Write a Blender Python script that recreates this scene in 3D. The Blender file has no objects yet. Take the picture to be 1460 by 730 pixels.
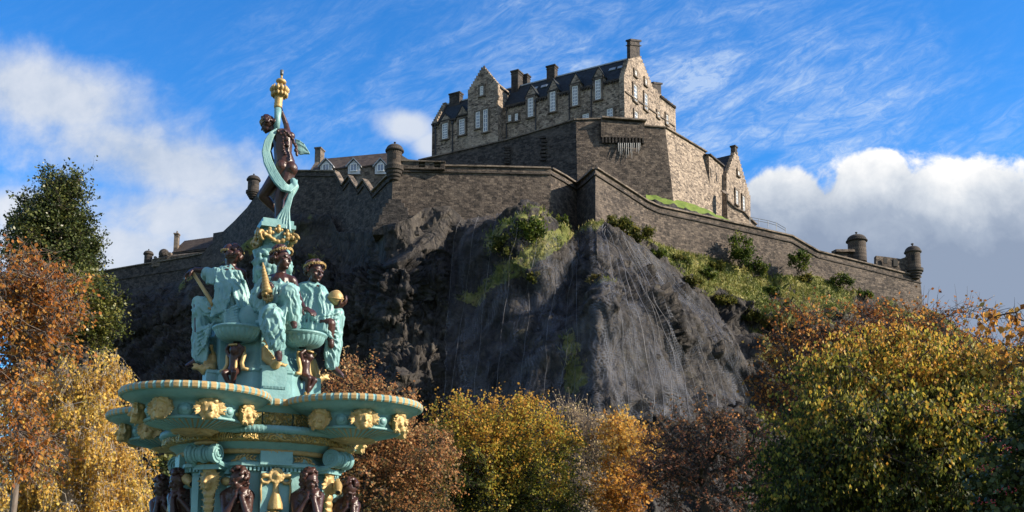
import bpy, bmesh, math, random
import numpy as np
from mathutils import Vector, Matrix, Quaternion

# ------------------------------------------------------------------ camera, sky, sun, exposure
SC = bpy.context.scene
COL = SC.collection
F, CX, HY, CAMZ, PITCH = 1500.0, 730.0, 820.0, 1.65, math.radians(9)
CY = HY - F * math.tan(PITCH)
_c, _s = math.cos(PITCH), math.sin(PITCH)
cam_d = bpy.data.cameras.new('camera')
cam_d.sensor_width = 36.0
cam_d.lens = F / 1460 * 36.0
cam_d.shift_y = (CY - 365.0) / 1460.0
cam_d.clip_start, cam_d.clip_end = 0.1, 8000
cam = bpy.data.objects.new('camera', cam_d)
COL.objects.link(cam)
cam.location = (0, 0, CAMZ)
cam.rotation_euler = (math.radians(90) + PITCH, 0, 0)
SC.camera = cam
SC.view_settings.view_transform = 'Standard'
SC.view_settings.look = 'None'
SC.view_settings.gamma = 1.0
SC.view_settings.use_curve_mapping = False
SC.view_settings.exposure = 0.82

SUN_AZ, SUN_EL = math.radians(80), math.radians(27)     # azimuth from 'towards the camera' round to the right
sun_dir = Vector((math.sin(SUN_AZ) * math.cos(SUN_EL), -math.cos(SUN_AZ) * math.cos(SUN_EL), math.sin(SUN_EL)))
sl = bpy.data.lights.new('sun', 'SUN')
sl.energy = 5.0
sl.angle = math.radians(0.53)
sl.color = (1.0, 0.86, 0.68)
sun = bpy.data.objects.new('sun', sl)
COL.objects.link(sun)
sun.rotation_euler = (-sun_dir).to_track_quat('-Z', 'Y').to_euler()
sun.location = sun_dir * 300


def P(px, py, D):
    """photo pixel (1460x730) at distance D along +Y -> world point"""
    u = (px - CX) / F
    v = (CY - py) / F
    k = D / (_c - _s * v)
    return Vector((u * k, D, (_s + _c * v) * k + CAMZ))


def Q(p):
    z = p[2] - CAMZ
    dep = p[1] * _c + z * _s
    return CX + F * p[0] / dep, CY - F * (-p[1] * _s + z * _c) / dep


class G:
    """tiny node-graph helper"""
    def __init__(s, tree):
        s.t = tree
        tree.nodes.clear()

    def n(s, typ, props=None, **ins):
        nd = s.t.nodes.new('ShaderNode' + typ)
        for k, v in (props or {}).items():
            setattr(nd, k, v)
        for k, v in ins.items():
            key = k.replace('_', ' ')
            if key.startswith('i') and key[1:].isdigit():
                key = int(key[1:])
            s.set(nd.inputs[key], v)
        return nd

    def set(s, sock, v):
        if isinstance(v, bpy.types.NodeSocket):
            s.t.links.new(v, sock)
        else:
            if sock.type == 'RGBA' and len(v) == 3:
                v = (*v, 1)
            sock.default_value = v

    def m(s, op, a, b=0.0, c=0.0, clamp=False):
        nd = s.t.nodes.new('ShaderNodeMath')
        nd.operation = op
        nd.use_clamp = clamp
        for i, v in enumerate((a, b, c)):
            s.set(nd.inputs[i], v)
        return nd.outputs[0]

    def mix(s, f, a, b, mode='MIX'):
        nd = s.t.nodes.new('ShaderNodeMix')
        nd.data_type = 'RGBA'
        nd.blend_type = mode
        s.set(nd.inputs[0], f)
        s.set(nd.inputs[6], a)
        s.set(nd.inputs[7], b)
        return nd.outputs[2]

    def ss(s, x, lo, hi):
        nd = s.t.nodes.new('ShaderNodeMapRange')
        nd.interpolation_type = 'SMOOTHSTEP'
        s.set(nd.inputs[0], x)
        nd.inputs[1].default_value = lo
        nd.inputs[2].default_value = hi
        return nd.outputs[0]

    def ramp(s, f, stops, interp='LINEAR'):
        nd = s.t.nodes.new('ShaderNodeValToRGB')
        cr = nd.color_ramp
        cr.interpolation = interp
        while len(cr.elements) < len(stops):
            cr.elements.new(0.5)
        for e, (p, c) in zip(cr.elements, stops):
            e.position = p
            e.color = (*c, 1) if len(c) == 3 else c
        s.set(nd.inputs[0], f)
        return nd.outputs[0]

    def noise(s, vec, scale, detail=4.0, rough=0.55, dist=0.0, out=0):
        nd = s.n('TexNoise', None, Vector=vec, Scale=scale, Detail=detail, Roughness=rough, Distortion=dist)
        return nd.outputs[out]

    def vmul(s, vec, k):
        nd = s.t.nodes.new('ShaderNodeVectorMath')
        nd.operation = 'MULTIPLY'
        s.set(nd.inputs[0], vec)
        nd.inputs[1].default_value = k
        return nd.outputs[0]

    def vadd(s, a, b):
        nd = s.t.nodes.new('ShaderNodeVectorMath')
        nd.operation = 'ADD'
        s.set(nd.inputs[0], a)
        s.set(nd.inputs[1], b)
        return nd.outputs[0]

    def bump(s, h, strength=0.4, dist=0.05):
        nd = s.n('Bump', None, Height=h, Strength=strength, Distance=dist)
        return nd.outputs[0]


def build_world():
    w = bpy.data.worlds.new('World')
    SC.world = w
    w.use_nodes = True
    g = G(w.node_tree)
    sky = g.n('TexSky', {'sky_type': 'NISHITA', 'sun_disc': False, 'sun_elevation': SUN_EL,
                         'sun_rotation': math.pi - SUN_AZ, 'altitude': 100.0, 'air_density': 1.0,
                         'dust_density': 0.35, 'ozone_density': 2.2})
    hs = g.mix(1.0, g.n('HueSaturation', None, Saturation=1.30, Value=1.0, Color=sky.outputs[0]).outputs[0], (0.52, 0.97, 1.26), 'MULTIPLY')
    d = g.n('TexCoord').outputs['Generated']
    xyz = g.n('SeparateXYZ', None, Vector=d)
    x, y, z = xyz.outputs
    ys = g.m('MAXIMUM', y, 0.04)
    U = g.m('DIVIDE', x, ys)          # bearing and rise over the +Y heading: plain compass directions
    V = g.m('DIVIDE', z, ys)
    uv = g.n('CombineXYZ', None, X=U, Y=V, Z=0.0).outputs[0]

    def deg(px, py):
        p = P(px, py, 1.0)
        return p.x, p.z - CAMZ

    n1 = g.noise(uv, 5.0, 7.0, 0.6, 0.25)                                  # billows
    n2 = g.noise(uv, 13.0, 6.0, 0.6, 0.3)
    n3 = g.noise(uv, 34.0, 6.0, 0.62, 0.4)
    nb = g.m('ADD', g.m('MULTIPLY', g.m('SUBTRACT', n1, 0.5), 1.0), g.m('MULTIPLY', g.m('SUBTRACT', n2, 0.5), 0.5))
    nb = g.m('ADD', nb, g.m('MULTIPLY', g.m('SUBTRACT', n3, 0.5), 0.30))

    def blob(px, py, rx, ry, rot=0.0, wob=0.55):
        """soft ellipse on the sky, its edge broken up by the billow noise"""
        cu, cv = deg(px, py)
        a = g.m('SUBTRACT', U, cu)
        b = g.m('SUBTRACT', V, cv)
        ca, sa = math.cos(rot), math.sin(rot)
        p = g.m('ADD', g.m('MULTIPLY', a, ca), g.m('MULTIPLY', b, sa))
        q = g.m('SUBTRACT', g.m('MULTIPLY', b, ca), g.m('MULTIPLY', a, sa))
        p = g.m('DIVIDE', p, rx / F)
        q = g.m('DIVIDE', q, ry / F)
        r = g.m('SQRT', g.m('ADD', g.m('MULTIPLY', p, p), g.m('MULTIPLY', q, q)))
        return g.m('ADD', g.m('SUBTRACT', 1.0, r), g.m('MULTIPLY', nb, wob))

    def mx(*l):
        o = l[0]
        for k in l[1:]:
            o = g.m('MAXIMUM', o, k)
        return o

    # the big cumulus on the right: a bank with a lumpy white top edge
    cum = mx(blob(1290, 420, 250, 215, 0.0, 1.0), blob(1420, 400, 240, 190, 0.0, 1.0), blob(1120, 330, 95, 105, 0, 1.0), blob(1560, 420, 260, 215, 0, 1.0),
             blob(1250, 270, 70, 66, 0, 1.0), blob(1190, 470, 220, 190, 0, 0.8))
    cumA = g.ss(cum, -0.02, 0.13)
    # the soft bank on the left
    lef = mx(blob(60, 135, 250, 85, -0.25, 1.6), blob(230, 230, 320, 85, -0.30, 1.7), blob(330, 320, 330, 85, -0.1, 1.7), blob(40, 300, 90, 40, 0, 1.4),
             blob(150, 360, 300, 70, 0.0, 1.2))
    lefA = g.m('MULTIPLY', g.ss(lef, -0.18, 0.75), 0.93)
    sm = mx(blob(580, 180, 62, 34, -0.15, 1.3), blob(620, 205, 45, 30, 0, 1.2))
    smA = g.m('MULTIPLY', g.ss(sm, -0.1, 0.7), 0.85)
    # cirrus: long streaks running up to the right
    ang = math.radians(28)
    ca, sa = math.cos(ang), math.sin(ang)
    sp = g.m('ADD', g.m('MULTIPLY', U, ca), g.m('MULTIPLY', V, sa))
    sq = g.m('SUBTRACT', g.m('MULTIPLY', V, ca), g.m('MULTIPLY', U, sa))
    st = g.n('CombineXYZ', None, X=g.m('MULTIPLY', sp, 3.2), Y=g.m('MULTIPLY', sq, 9.0), Z=3.3).outputs[0]
    c1 = g.noise(st, 1.7, 9.0, 0.66, 1.6)
    st2 = g.n('CombineXYZ', None, X=g.m('MULTIPLY', sp, 13.0), Y=g.m('MULTIPLY', sq, 34.0), Z=7.1).outputs[0]
    c2 = g.noise(st2, 2.4, 8.0, 0.72, 1.2)
    big = g.noise(uv, 2.2, 3.0, 0.5)
    cir = g.m('MULTIPLY', g.ss(c1, 0.30, 0.95), g.m('ADD', 0.25, g.m('MULTIPLY', g.ss(c2, 0.30, 0.72), 1.15)))
    reg = g.ss(blob(1060, 190, 520, 260, -0.25, 0.5), -0.35, 0.75)
    reg2 = g.m('MULTIPLY', g.ss(blob(520, 130, 260, 160, 0, 0.8), -0.3, 0.8), 0.45)
    cirA = g.m('MULTIPLY', g.m('MULTIPLY', cir, g.m('ADD', g.m('MAXIMUM', reg, reg2), 0.05)), g.m('ADD', 0.45, big))
    cirA = g.m('MINIMUM', cirA, 0.55)

    # colours (sunlit tops white, undersides blue grey)
    vtop = deg(0, 205)[1]
    vbot = deg(0, 345)[1]
    hgt = g.m('DIVIDE', g.m('SUBTRACT', V, vbot), vtop - vbot)
    hgt = g.m('ADD', hgt, g.m('MULTIPLY', nb, 1.3))
    cumC = g.ramp(hgt, [(0.0, (1.45, 1.80, 2.45)), (0.25, (2.0, 2.35, 2.95)), (0.55, (3.4, 3.65, 4.0)), (0.85, (5.0, 5.0, 5.0)), (1.0, (5.4, 5.35, 5.2))])
    lefC = g.ramp(g.m('ADD', 0.5, g.m('MULTIPLY', nb, 1.2)), [(0.15, (2.0, 2.5, 3.3)), (0.5, (3.2, 3.5, 4.0)), (0.85, (4.3, 4.4, 4.6))])
    c = g.mix(cirA, hs, (3.6, 4.2, 4.9))
    c = g.mix(lefA, c, lefC)
    c = g.mix(smA, c, (3.8, 4.0, 4.3))
    c = g.mix(cumA, c, cumC)
    # unseen broken cloud added behind and beside the camera for neutral fill light
    oc = g.m('MULTIPLY', g.ss(g.noise(d, 2.6, 6.0, 0.6, 0.4), 0.40, 0.60), g.ss(y, 0.22, -0.05))
    c = g.mix(g.m('MULTIPLY', oc, 0.9), c, (3.0, 2.85, 2.65))
    bg = g.n('Background', None, Color=c, Strength=0.115)
    out = g.n('OutputWorld')
    w.node_tree.links.new(bg.outputs[0], out.inputs[0])


build_world()

# ------------------------------------------------------------------ helpers
rng = np.random.default_rng(7)
random.seed(7)


def wloc(o):
    v = Vector((0, 0, 0))
    while o is not None:
        v += o.location
        o = o.parent
    return v


def tag(o, label=None, cat=None, group=None, kind=None):
    if label: o['label'] = label
    if cat: o['category'] = cat
    if group: o['group'] = group
    if kind: o['kind'] = kind
    return o


def thing(name, loc, label, cat, group=None):
    o = bpy.data.objects.new(name, None)
    o.empty_display_size = 0.2
    COL.objects.link(o)
    o.location = loc
    return tag(o, label, cat, group)


def copy_tree(o, parent=None):
    c = o.copy()
    COL.objects.link(c)
    if parent is not None:
        c.parent = parent
    for ch in list(o.children):
        copy_tree(ch, c)
    return c


def uv_metres(me):
    """UVs in metres along each face: u horizontally, v up - for masonry"""
    nv = len(me.vertices)
    co = np.empty(nv * 3); me.vertices.foreach_get('co', co); co = co.reshape(-1, 3)
    nl = len(me.loops)
    li = np.empty(nl, dtype=np.int32); me.loops.foreach_get('vertex_index', li)
    nf = len(me.polygons)
    nr = np.empty(nf * 3); me.polygons.foreach_get('normal', nr); nr = nr.reshape(-1, 3)
    lt = np.empty(nf, dtype=np.int32); me.polygons.foreach_get('loop_total', lt)
    fn = np.repeat(nr, lt, axis=0)
    p = co[li]
    hl = np.hypot(fn[:, 0], fn[:, 1])
    flat = hl < 0.3
    t = np.stack([-fn[:, 1], fn[:, 0]], 1) / np.maximum(hl, 1e-6)[:, None]
    u = np.where(flat, p[:, 0], p[:, 0] * t[:, 0] + p[:, 1] * t[:, 1])
    v = np.where(flat, p[:, 1], p[:, 2])
    uv = np.stack([u, v], 1)
    lay = me.uv_layers.new(name='UVMap')
    lay.data.foreach_set('uv', uv.ravel())


class MB:
    """collects shapes into one mesh"""
    def __init__(s):
        s.v, s.f, s.mi = [], [], []

    def add(s, vs, fs, mi=0):
        o = len(s.v)
        s.v.extend([tuple(v) for v in vs])
        for f in fs:
            s.f.append([i + o for i in f]); s.mi.append(mi)
        return s

    def box(s, c, size, ax=None, mi=0):
        ax = ax or (Vector((1, 0, 0)), Vector((0, 1, 0)), Vector((0, 0, 1)))
        c = Vector(c)
        vs = [c + ax[0] * (i * size[0] / 2) + ax[1] * (j * size[1] / 2) + ax[2] * (k * size[2] / 2)
              for k in (-1, 1) for j in (-1, 1) for i in (-1, 1)]
        return s.add(vs, [(0, 2, 3, 1), (4, 5, 7, 6), (0, 1, 5, 4), (2, 6, 7, 3), (0, 4, 6, 2), (1, 3, 7, 5)], mi)

    def beam(s, a, b, w, h, off=0.0, mi=0, up=Vector((0, 0, 1))):
        """box of section w (sideways) x h (up) running a->b, pushed sideways by off"""
        a, b = Vector(a), Vector(b)
        t = (b - a).normalized()
        n = t.cross(up).normalized()
        u = n.cross(t)
        vs = []
        for p in (a, b):
            for i, j in ((-1, -1), (1, -1), (1, 1), (-1, 1)):
                vs.append(p + n * (i * w / 2 + off) + u * (j * h / 2))
        return s.add(vs, [(3, 2, 1, 0), (4, 5, 6, 7), (0, 1, 5, 4), (1, 2, 6, 5), (2, 3, 7, 6), (3, 0, 4, 7)], mi)

    def slab(s, pts, vec, mi=0):
        """polygon extruded by vec"""
        n = len(pts)
        pts = [Vector(p) for p in pts]
        vec = Vector(vec)
        nr = Vector((0, 0, 0))
        for i in range(n):
            nr += pts[i].cross(pts[(i + 1) % n])
        if nr.dot(vec) > 0:
            pts = pts[::-1]
        vs = pts + [p + vec for p in pts]
        fs = [tuple(range(n)), tuple(range(2 * n - 1, n - 1, -1))]
        fs += [(i, i + n, (i + 1) % n + n, (i + 1) % n) for i in range(n)]
        return s.add(vs, fs, mi)

    def tube(s, pts, rad, seg=8, cap=True, mi=0, flat=None):
        pts = [Vector(p) for p in pts]
        n = len(pts)
        if not hasattr(rad, '__len__'):
            rad = [rad] * n
        vs, fs = [], []
        prev = None
        for i, p in enumerate(pts):
            t = (pts[min(i + 1, n - 1)] - pts[max(i - 1, 0)])
            t = t.normalized() if t.length > 1e-9 else Vector((0, 0, 1))
            if prev is None:
                a = Vector((0, 0, 1)) if abs(t.z) < 0.9 else Vector((1, 0, 0))
                u = t.cross(a).normalized()
            else:
                u = (prev - t * prev.dot(t))
                u = u.normalized() if u.length > 1e-6 else t.orthogonal().normalized()
            prev = u
            w = t.cross(u)
            for k in range(seg):
                a = 2 * math.pi * k / seg
                vs.append(p + (u * math.cos(a) + w * math.sin(a) * (flat or 1.0)) * rad[i])
        for i in range(n - 1):
            for k in range(seg):
                a, b = i * seg + k, i * seg + (k + 1) % seg
                fs.append((a, b, b + seg, a + seg))
        if cap:
            fs.append(tuple(range(seg - 1, -1, -1)))
            fs.append(tuple((n - 1) * seg + k for k in range(seg)))
        return s.add(vs, fs, mi)

    def capsule(s, a, b, ra, rb, seg=10, mi=0):
        a, b = Vector(a), Vector(b)
        L = (b - a).length
        t = (b - a) / L if L > 1e-6 else Vector((0, 0, 1))
        pts, rad = [], []
        for k in range(4):
            q = math.radians(80 - 80 * k / 3.0)
            pts.append(a - t * ra * math.sin(q)); rad.append(ra * math.cos(q))
        for k in range(4):
            q = math.radians(80 * k / 3.0)
            pts.append(b + t * rb * math.sin(q)); rad.append(rb * math.cos(q))
        return s.tube(pts, rad, seg, True, mi)

    def ell(s, c, r, ax=None, seg=14, rings=9, mi=0):
        c = Vector(c)
        if not hasattr(r, '__len__'):
            r = (r, r, r)
        ax = ax or (Vector((1, 0, 0)), Vector((0, 1, 0)), Vector((0, 0, 1)))
        vs = [c - ax[2] * r[2]]
        for i in range(1, rings):
            ph = math.pi * i / rings - math.pi / 2
            for k in range(seg):
                a = 2 * math.pi * k / seg
                vs.append(c + ax[0] * (r[0] * math.cos(ph) * math.cos(a)) + ax[1] * (r[1] * math.cos(ph) * math.sin(a)) + ax[2] * (r[2] * math.sin(ph)))
        vs.append(c + ax[2] * r[2])
        fs = [(0, 1 + (k + 1) % seg, 1 + k) for k in range(seg)]
        for i in range(rings - 2):
            for k in range(seg):
                a, b = 1 + i * seg + k, 1 + i * seg + (k + 1) % seg
                fs.append((a, b, b + seg, a + seg))
        l = 1 + (rings - 2) * seg
        fs += [(l + k, l + (k + 1) % seg, len(vs) - 1) for k in range(seg)]
        return s.add(vs, fs, mi)

    def lathe(s, c, prof, seg=32, mi=0, a0=0.0, a1=2 * math.pi, mfun=None, rfun=None, cap=False):
        """profile [(r, z)] turned round the vertical through c (z in prof is relative to c.z)"""
        c = Vector(c)
        full = abs(a1 - a0 - 2 * math.pi) < 1e-6
        nk = seg if full else seg + 1
        o = len(s.v)
        for i, (r, z) in enumerate(prof):
            for k in range(nk):
                a = a0 + (a1 - a0) * k / seg
                rr = r if rfun is None else rfun(r, z, a, i)
                s.v.append((c.x + rr * math.sin(a), c.y - rr * math.cos(a), c.z + z))
        for i in range(len(prof) - 1):
            for k in range(seg):
                k2 = (k + 1) % nk
                s.f.append([o + i * nk + k, o + i * nk + k2, o + (i + 1) * nk + k2, o + (i + 1) * nk + k])
                s.mi.append(mi if mfun is None else mfun(i, k))
        if cap and full:
            s.f.append([o + k for k in range(nk - 1, -1, -1)]); s.mi.append(mi)
            s.f.append([o + (len(prof) - 1) * nk + k for k in range(nk)]); s.mi.append(mi)
        return s

    def mesh(s, name='m'):
        me = bpy.data.meshes.new(name)
        me.from_pydata(s.v, [], s.f)
        return me

    def build(s, name, mat, parent=None, smooth=False, uv=False, fix=True, base=None, bevel=0.0):
        off = wloc(parent) if parent is not None else Vector((0, 0, 0))
        vs = np.array(s.v, dtype=float)
        loc = Vector((0, 0, 0))
        if parent is None:
            if base is None:
                mn, mxx = vs.min(0), vs.max(0)
                base = ((mn[0] + mxx[0]) / 2, (mn[1] + mxx[1]) / 2, mn[2])
            off = Vector(base); loc = off
        vs = vs - np.array(off)
        me = bpy.data.meshes.new(name)
        me.from_pydata([tuple(v) for v in vs], [], s.f)
        mats = mat if isinstance(mat, (list, tuple)) else [mat]
        for m in mats:
            me.materials.append(m)
        if len(mats) > 1:
            me.polygons.foreach_set('material_index', s.mi)
        if fix:
            bm = bmesh.new(); bm.from_mesh(me)
            bmesh.ops.recalc_face_normals(bm, faces=bm.faces)
            bm.to_mesh(me); bm.free()
        if smooth:
            me.polygons.foreach_set('use_smooth', [True] * len(me.polygons))
        if uv:
            uv_metres(me)
        o = bpy.data.objects.new(name, me)
        COL.objects.link(o)
        o.location = loc
        if parent is not None:
            o.parent = parent
        if smooth == 'auto' or bevel:
            m = None
        if bevel:
            md = o.modifiers.new('bevel', 'BEVEL'); md.width = bevel; md.segments = 2; md.limit_method = 'ANGLE'
        return o


def smooth_by_angle(o, deg=35):
    me = o.data
    bm = bmesh.new(); bm.from_mesh(me)
    for e in bm.edges:
        e.smooth = not (len(e.link_faces) == 2 and e.calc_face_angle(0) > math.radians(deg))
    bm.to_mesh(me); bm.free()
    me.polygons.foreach_set('use_smooth', [True] * len(me.polygons))
    return o


def fuse(mb, name, mat, parent, voxel=0.012, smooth=4, fac=0.5, wr=None):
    """overlapping primitives -> one continuous smooth surface"""
    me = mb.mesh('tmp')
    bm = bmesh.new(); bm.from_mesh(me)
    bmesh.ops.recalc_face_normals(bm, faces=bm.faces)
    bm.to_mesh(me); bm.free()
    t = bpy.data.objects.new('tmp', me)
    COL.objects.link(t)
    r = t.modifiers.new('r', 'REMESH'); r.mode = 'VOXEL'; r.voxel_size = voxel
    if smooth:
        sm = t.modifiers.new('s', 'SMOOTH'); sm.iterations = smooth; sm.factor = fac
    dg = bpy.context.evaluated_depsgraph_get()
    dg.update()
    ev = t.evaluated_get(dg)
    out = bpy.data.meshes.new_from_object(ev)
    bpy.data.objects.remove(t)
    bpy.data.meshes.remove(me)
    out.name = name
    off = wloc(parent) if parent is not None else Vector((0, 0, 0))
    n = len(out.vertices)
    co = np.empty(n * 3); out.vertices.foreach_get('co', co)
    co = co.reshape(-1, 3)
    if wr:
        amp, fr, dirn, sd = wr
        nr = np.empty(n * 3); out.vertices.foreach_get('normal', nr); nr = nr.reshape(-1, 3)
        dv = np.array(Vector(dirn).normalized()); e1 = np.array(Vector(dirn).orthogonal().normalized()); e2 = np.cross(dv, e1)
        wp = np.stack([fbm(co * 1.7 + sd, 2), fbm(co * 1.7 + sd + 40, 2), fbm(co * 1.7 + sd + 80, 2)], 1) * 0.15
        p_ = co + wp
        q_ = np.stack([p_ @ e1 * fr, p_ @ e2 * fr, p_ @ dv * fr * 0.13], 1) + sd
        f1 = np.clip(1 - np.abs(perlin(q_)) * 1.7, 0, 1) ** 2.2
        f2 = np.clip(1 - np.abs(perlin(q_ * 1.9 + 9)) * 1.7, 0, 1) ** 1.6
        co = co + nr * (amp * (f1 - 0.35) + amp * 0.45 * (f2 - 0.35))[:, None]
    loc = Vector((0, 0, 0))
    if parent is None:
        mn, mxx = co.min(0), co.max(0)
        off = Vector(((mn[0] + mxx[0]) / 2, (mn[1] + mxx[1]) / 2, mn[2])); loc = off
    out.vertices.foreach_set('co', (co - np.array(off)).ravel())
    out.materials.clear()
    out.materials.append(mat)
    out.polygons.foreach_set('use_smooth', [True] * len(out.polygons))
    o = bpy.data.objects.new(name, out)
    COL.objects.link(o)
    o.location = loc
    if parent is not None:
        o.parent = parent
    return o


# vectorised gradient noise
_perm = rng.permutation(256)
_perm = np.concatenate([_perm, _perm])
_grad = rng.normal(size=(256, 3))
_grad /= np.linalg.norm(_grad, axis=1)[:, None]


def perlin(p):
    p = np.asarray(p, dtype=float)
    i = np.floor(p).astype(int)
    f = p - i
    w = f * f * f * (f * (f * 6 - 15) + 10)
    i &= 255
    r = 0
    for dx in (0, 1):
        wx = w[:, 0] if dx else 1 - w[:, 0]
        for dy in (0, 1):
            wy = w[:, 1] if dy else 1 - w[:, 1]
            for dz in (0, 1):
                wz = w[:, 2] if dz else 1 - w[:, 2]
                h = _perm[(_perm[(_perm[(i[:, 0] + dx) & 255] + i[:, 1] + dy) & 255] + i[:, 2] + dz) & 255]
                gr = _grad[h]
                d = gr[:, 0] * (f[:, 0] - dx) + gr[:, 1] * (f[:, 1] - dy) + gr[:, 2] * (f[:, 2] - dz)
                r = r + wx * wy * wz * d
    return r * 1.6


def fbm(p, oct=5, lac=2.07, gain=0.5):
    p = np.asarray(p, dtype=float)
    a, r = 1.0, 0
    for k in range(oct):
        r = r + a * perlin(p + 17.3 * k)
        p = p * lac
        a *= gain
    return r


def ridged(p, oct=4, gain=0.5):
    p = np.asarray(p, dtype=float)
    a, r = 1.0, 0
    for k in range(oct):
        r = r + a * (1 - np.abs(perlin(p + 31.7 * k)) * 2)
        p = p * 2.1
        a *= gain
    return r


def cells(p, seed=0):
    """worley: per-cell random value and F2-F1"""
    p = np.asarray(p, dtype=float)
    i = np.floor(p).astype(int)
    best = np.full(len(p), 9e9); sec = np.full(len(p), 9e9); val = np.zeros(len(p))
    for dx in (-1, 0, 1):
        for dy in (-1, 0, 1):
            for dz in (-1, 0, 1):
                c = i + np.array([dx, dy, dz])
                h = _perm[(_perm[(_perm[(c[:, 0] + seed) & 255] + c[:, 1]) & 255] + c[:, 2]) & 255]
                q = c + 0.5 + _grad[h] * 0.45
                d = ((q - p) ** 2).sum(1)
                nb = d < best
                sec = np.where(nb, best, np.minimum(sec, d))
                val = np.where(nb, h / 255.0, val)
                best = np.where(nb, d, best)
    return val, np.sqrt(sec) - np.sqrt(best)


def facets(p, seed=0):
    """worley cells, each with its own level and its own tilted face"""
    p = np.asarray(p, dtype=float)
    i = np.floor(p).astype(int)
    best = np.full(len(p), 9e9); sec = np.full(len(p), 9e9); out = np.zeros(len(p))
    for dx in (-1, 0, 1):
        for dy in (-1, 0, 1):
            for dz in (-1, 0, 1):
                c = i + np.array([dx, dy, dz])
                h = _perm[(_perm[(_perm[(c[:, 0] + seed) & 255] + c[:, 1]) & 255] + c[:, 2]) & 255]
                v = p - (c + 0.5 + _grad[h] * 0.45)
                d = (v ** 2).sum(1)
                nb = d < best
                sec = np.where(nb, best, np.minimum(sec, d))
                out = np.where(nb, h / 255.0 - 0.5 + (v * _grad[(h * 7 + 13) & 255]).sum(1) * 1.3, out)
                best = np.where(nb, d, best)
    return out, np.sqrt(sec) - np.sqrt(best)


def grid_mesh(name, X, mat, parent=None, smooth=True, kind=None, attrs=None):
    """X: (rows, cols, 3) -> sheet"""
    nr, nc = X.shape[:2]
    me = bpy.data.meshes.new(name)
    off = np.array(wloc(parent)) if parent is not None else np.array([X[..., 0].mean(), X[..., 1].mean(), X[..., 2].min()])
    co = (X.reshape(-1, 3) - off)
    idx = np.arange(nr * nc).reshape(nr, nc)
    q = np.stack([idx[1:, :-1], idx[1:, 1:], idx[:-1, 1:], idx[:-1, :-1]], -1).reshape(-1, 4)
    set_quads(me, co, q)
    me.materials.append(mat)
    if smooth:
        me.polygons.foreach_set('use_smooth', [True] * len(me.polygons))
    for k, a in (attrs or {}).items():
        at = me.attributes.new(k, 'FLOAT', 'POINT')
        at.data.foreach_set('value', np.asarray(a, dtype=np.float32).ravel())
    o = bpy.data.objects.new(name, me)
    COL.objects.link(o)
    if parent is not None:
        o.parent = parent
    else:
        o.location = off
    if kind: o['kind'] = kind
    return o


def set_quads(me, co, q):
    n, m, k = len(co), len(q), q.shape[1]
    me.vertices.add(n)
    me.vertices.foreach_set('co', np.ascontiguousarray(co, dtype=np.float32).ravel())
    me.loops.add(m * k)
    me.loops.foreach_set('vertex_index', np.ascontiguousarray(q, dtype=np.int32).ravel())
    me.polygons.add(m)
    me.polygons.foreach_set('loop_start', np.arange(0, m * k, k, dtype=np.int32))
    me.update(calc_edges=True)


# ------------------------------------------------------------------ materials
def mat(name):
    m = bpy.data.materials.new(name)
    m.use_nodes = True
    g = G(m.node_tree)
    out = g.n('OutputMaterial')
    b = g.n('BsdfPrincipled')
    g.t.links.new(b.outputs[0], out.inputs[0])
    g.b, g.out = b, out
    return m, g


def stone(name, ca, cb, dark, mortar, bw=0.62, bh=0.30, stain=0.5, bump=0.5):
    m, g = mat(name)
    uv = g.n('UVMap', {'uv_map': 'UVMap'}).outputs[0]
    ob = g.n('TexCoord').outputs['Object']
    wob = g.n('TexNoise', None, Vector=uv, Scale=1.1, Detail=3.0).outputs['Color']
    uvw = g.vadd(uv, g.vmul(g.vadd(wob, (-0.5, -0.5, -0.5)), (0.13, 0.13, 0)))
    br = g.n('TexBrick', {'offset': 0.5, 'squash': 0.7, 'squash_frequency': 3}, Vector=uvw, Color1=(0, 0, 0), Color2=(1, 1, 1), Mortar=(0.5, 0.5, 0.5), Scale=1.0,
             Mortar_Size=0.022, Mortar_Smooth=0.4, Bias=0.0, Brick_Width=bw, Row_Height=bh)
    vo = g.n('TexVoronoi', {'feature': 'F1'}, Vector=g.vmul(uvw, (2.6, 4.2, 1)), Scale=1.0, Randomness=0.95)
    vsep = g.n('SeparateColor', None, Color=vo.outputs['Color']).outputs[0]
    n1 = g.noise(uv, 0.55, 5, 0.6)
    n2 = g.noise(uv, 4.5, 4, 0.65)
    t = g.m('ADD', g.m('MULTIPLY', br.outputs['Color'], 0.50), g.m('MULTIPLY', vsep, 0.40))
    t = g.m('ADD', t, g.m('MULTIPLY', g.m('SUBTRACT', n2, 0.5), 0.7))
    c = g.ramp(t, [(0.05, dark), (0.35, ca), (0.75, cb), (1.0, tuple(min(1, k * 1.25) for k in cb))])
    c = g.mix(g.m('MULTIPLY', br.outputs['Fac'], 0.75), c, mortar)
    # rain-dark streaks and soot with shapes of their own
    sn = g.noise(g.vmul(uv, (0.55, 0.11, 1)), 1.0, 6, 0.65, 0.3)
    c = g.mix(g.m('MULTIPLY', g.ss(sn, 0.52, 0.72), stain), c, dark)
    c = g.mix(g.m('MULTIPLY', g.ss(n1, 0.55, 0.75), stain * 0.7), c, dark)
    # paler repaired patches
    n4 = g.noise(g.vmul(uv, (0.13, 0.22, 1)), 1.0, 4, 0.6, 0.6)
    c = g.mix(g.m('MULTIPLY', g.ss(n4, 0.54, 0.62), 0.38), c, tuple(min(1, k * 1.25) for k in cb))
    g.set(g.b.inputs['Base Color'], c)
    g.b.inputs['Roughness'].default_value = 0.92
    h = g.m('ADD', g.m('MULTIPLY', g.m('SUBTRACT', 1.0, br.outputs['Fac']), 0.6), g.m('MULTIPLY', vsep, 0.5))
    h = g.m('ADD', h, g.m('MULTIPLY', n2, 0.9))
    g.set(g.b.inputs['Normal'], g.bump(h, bump, 0.16))
    return m


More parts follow.
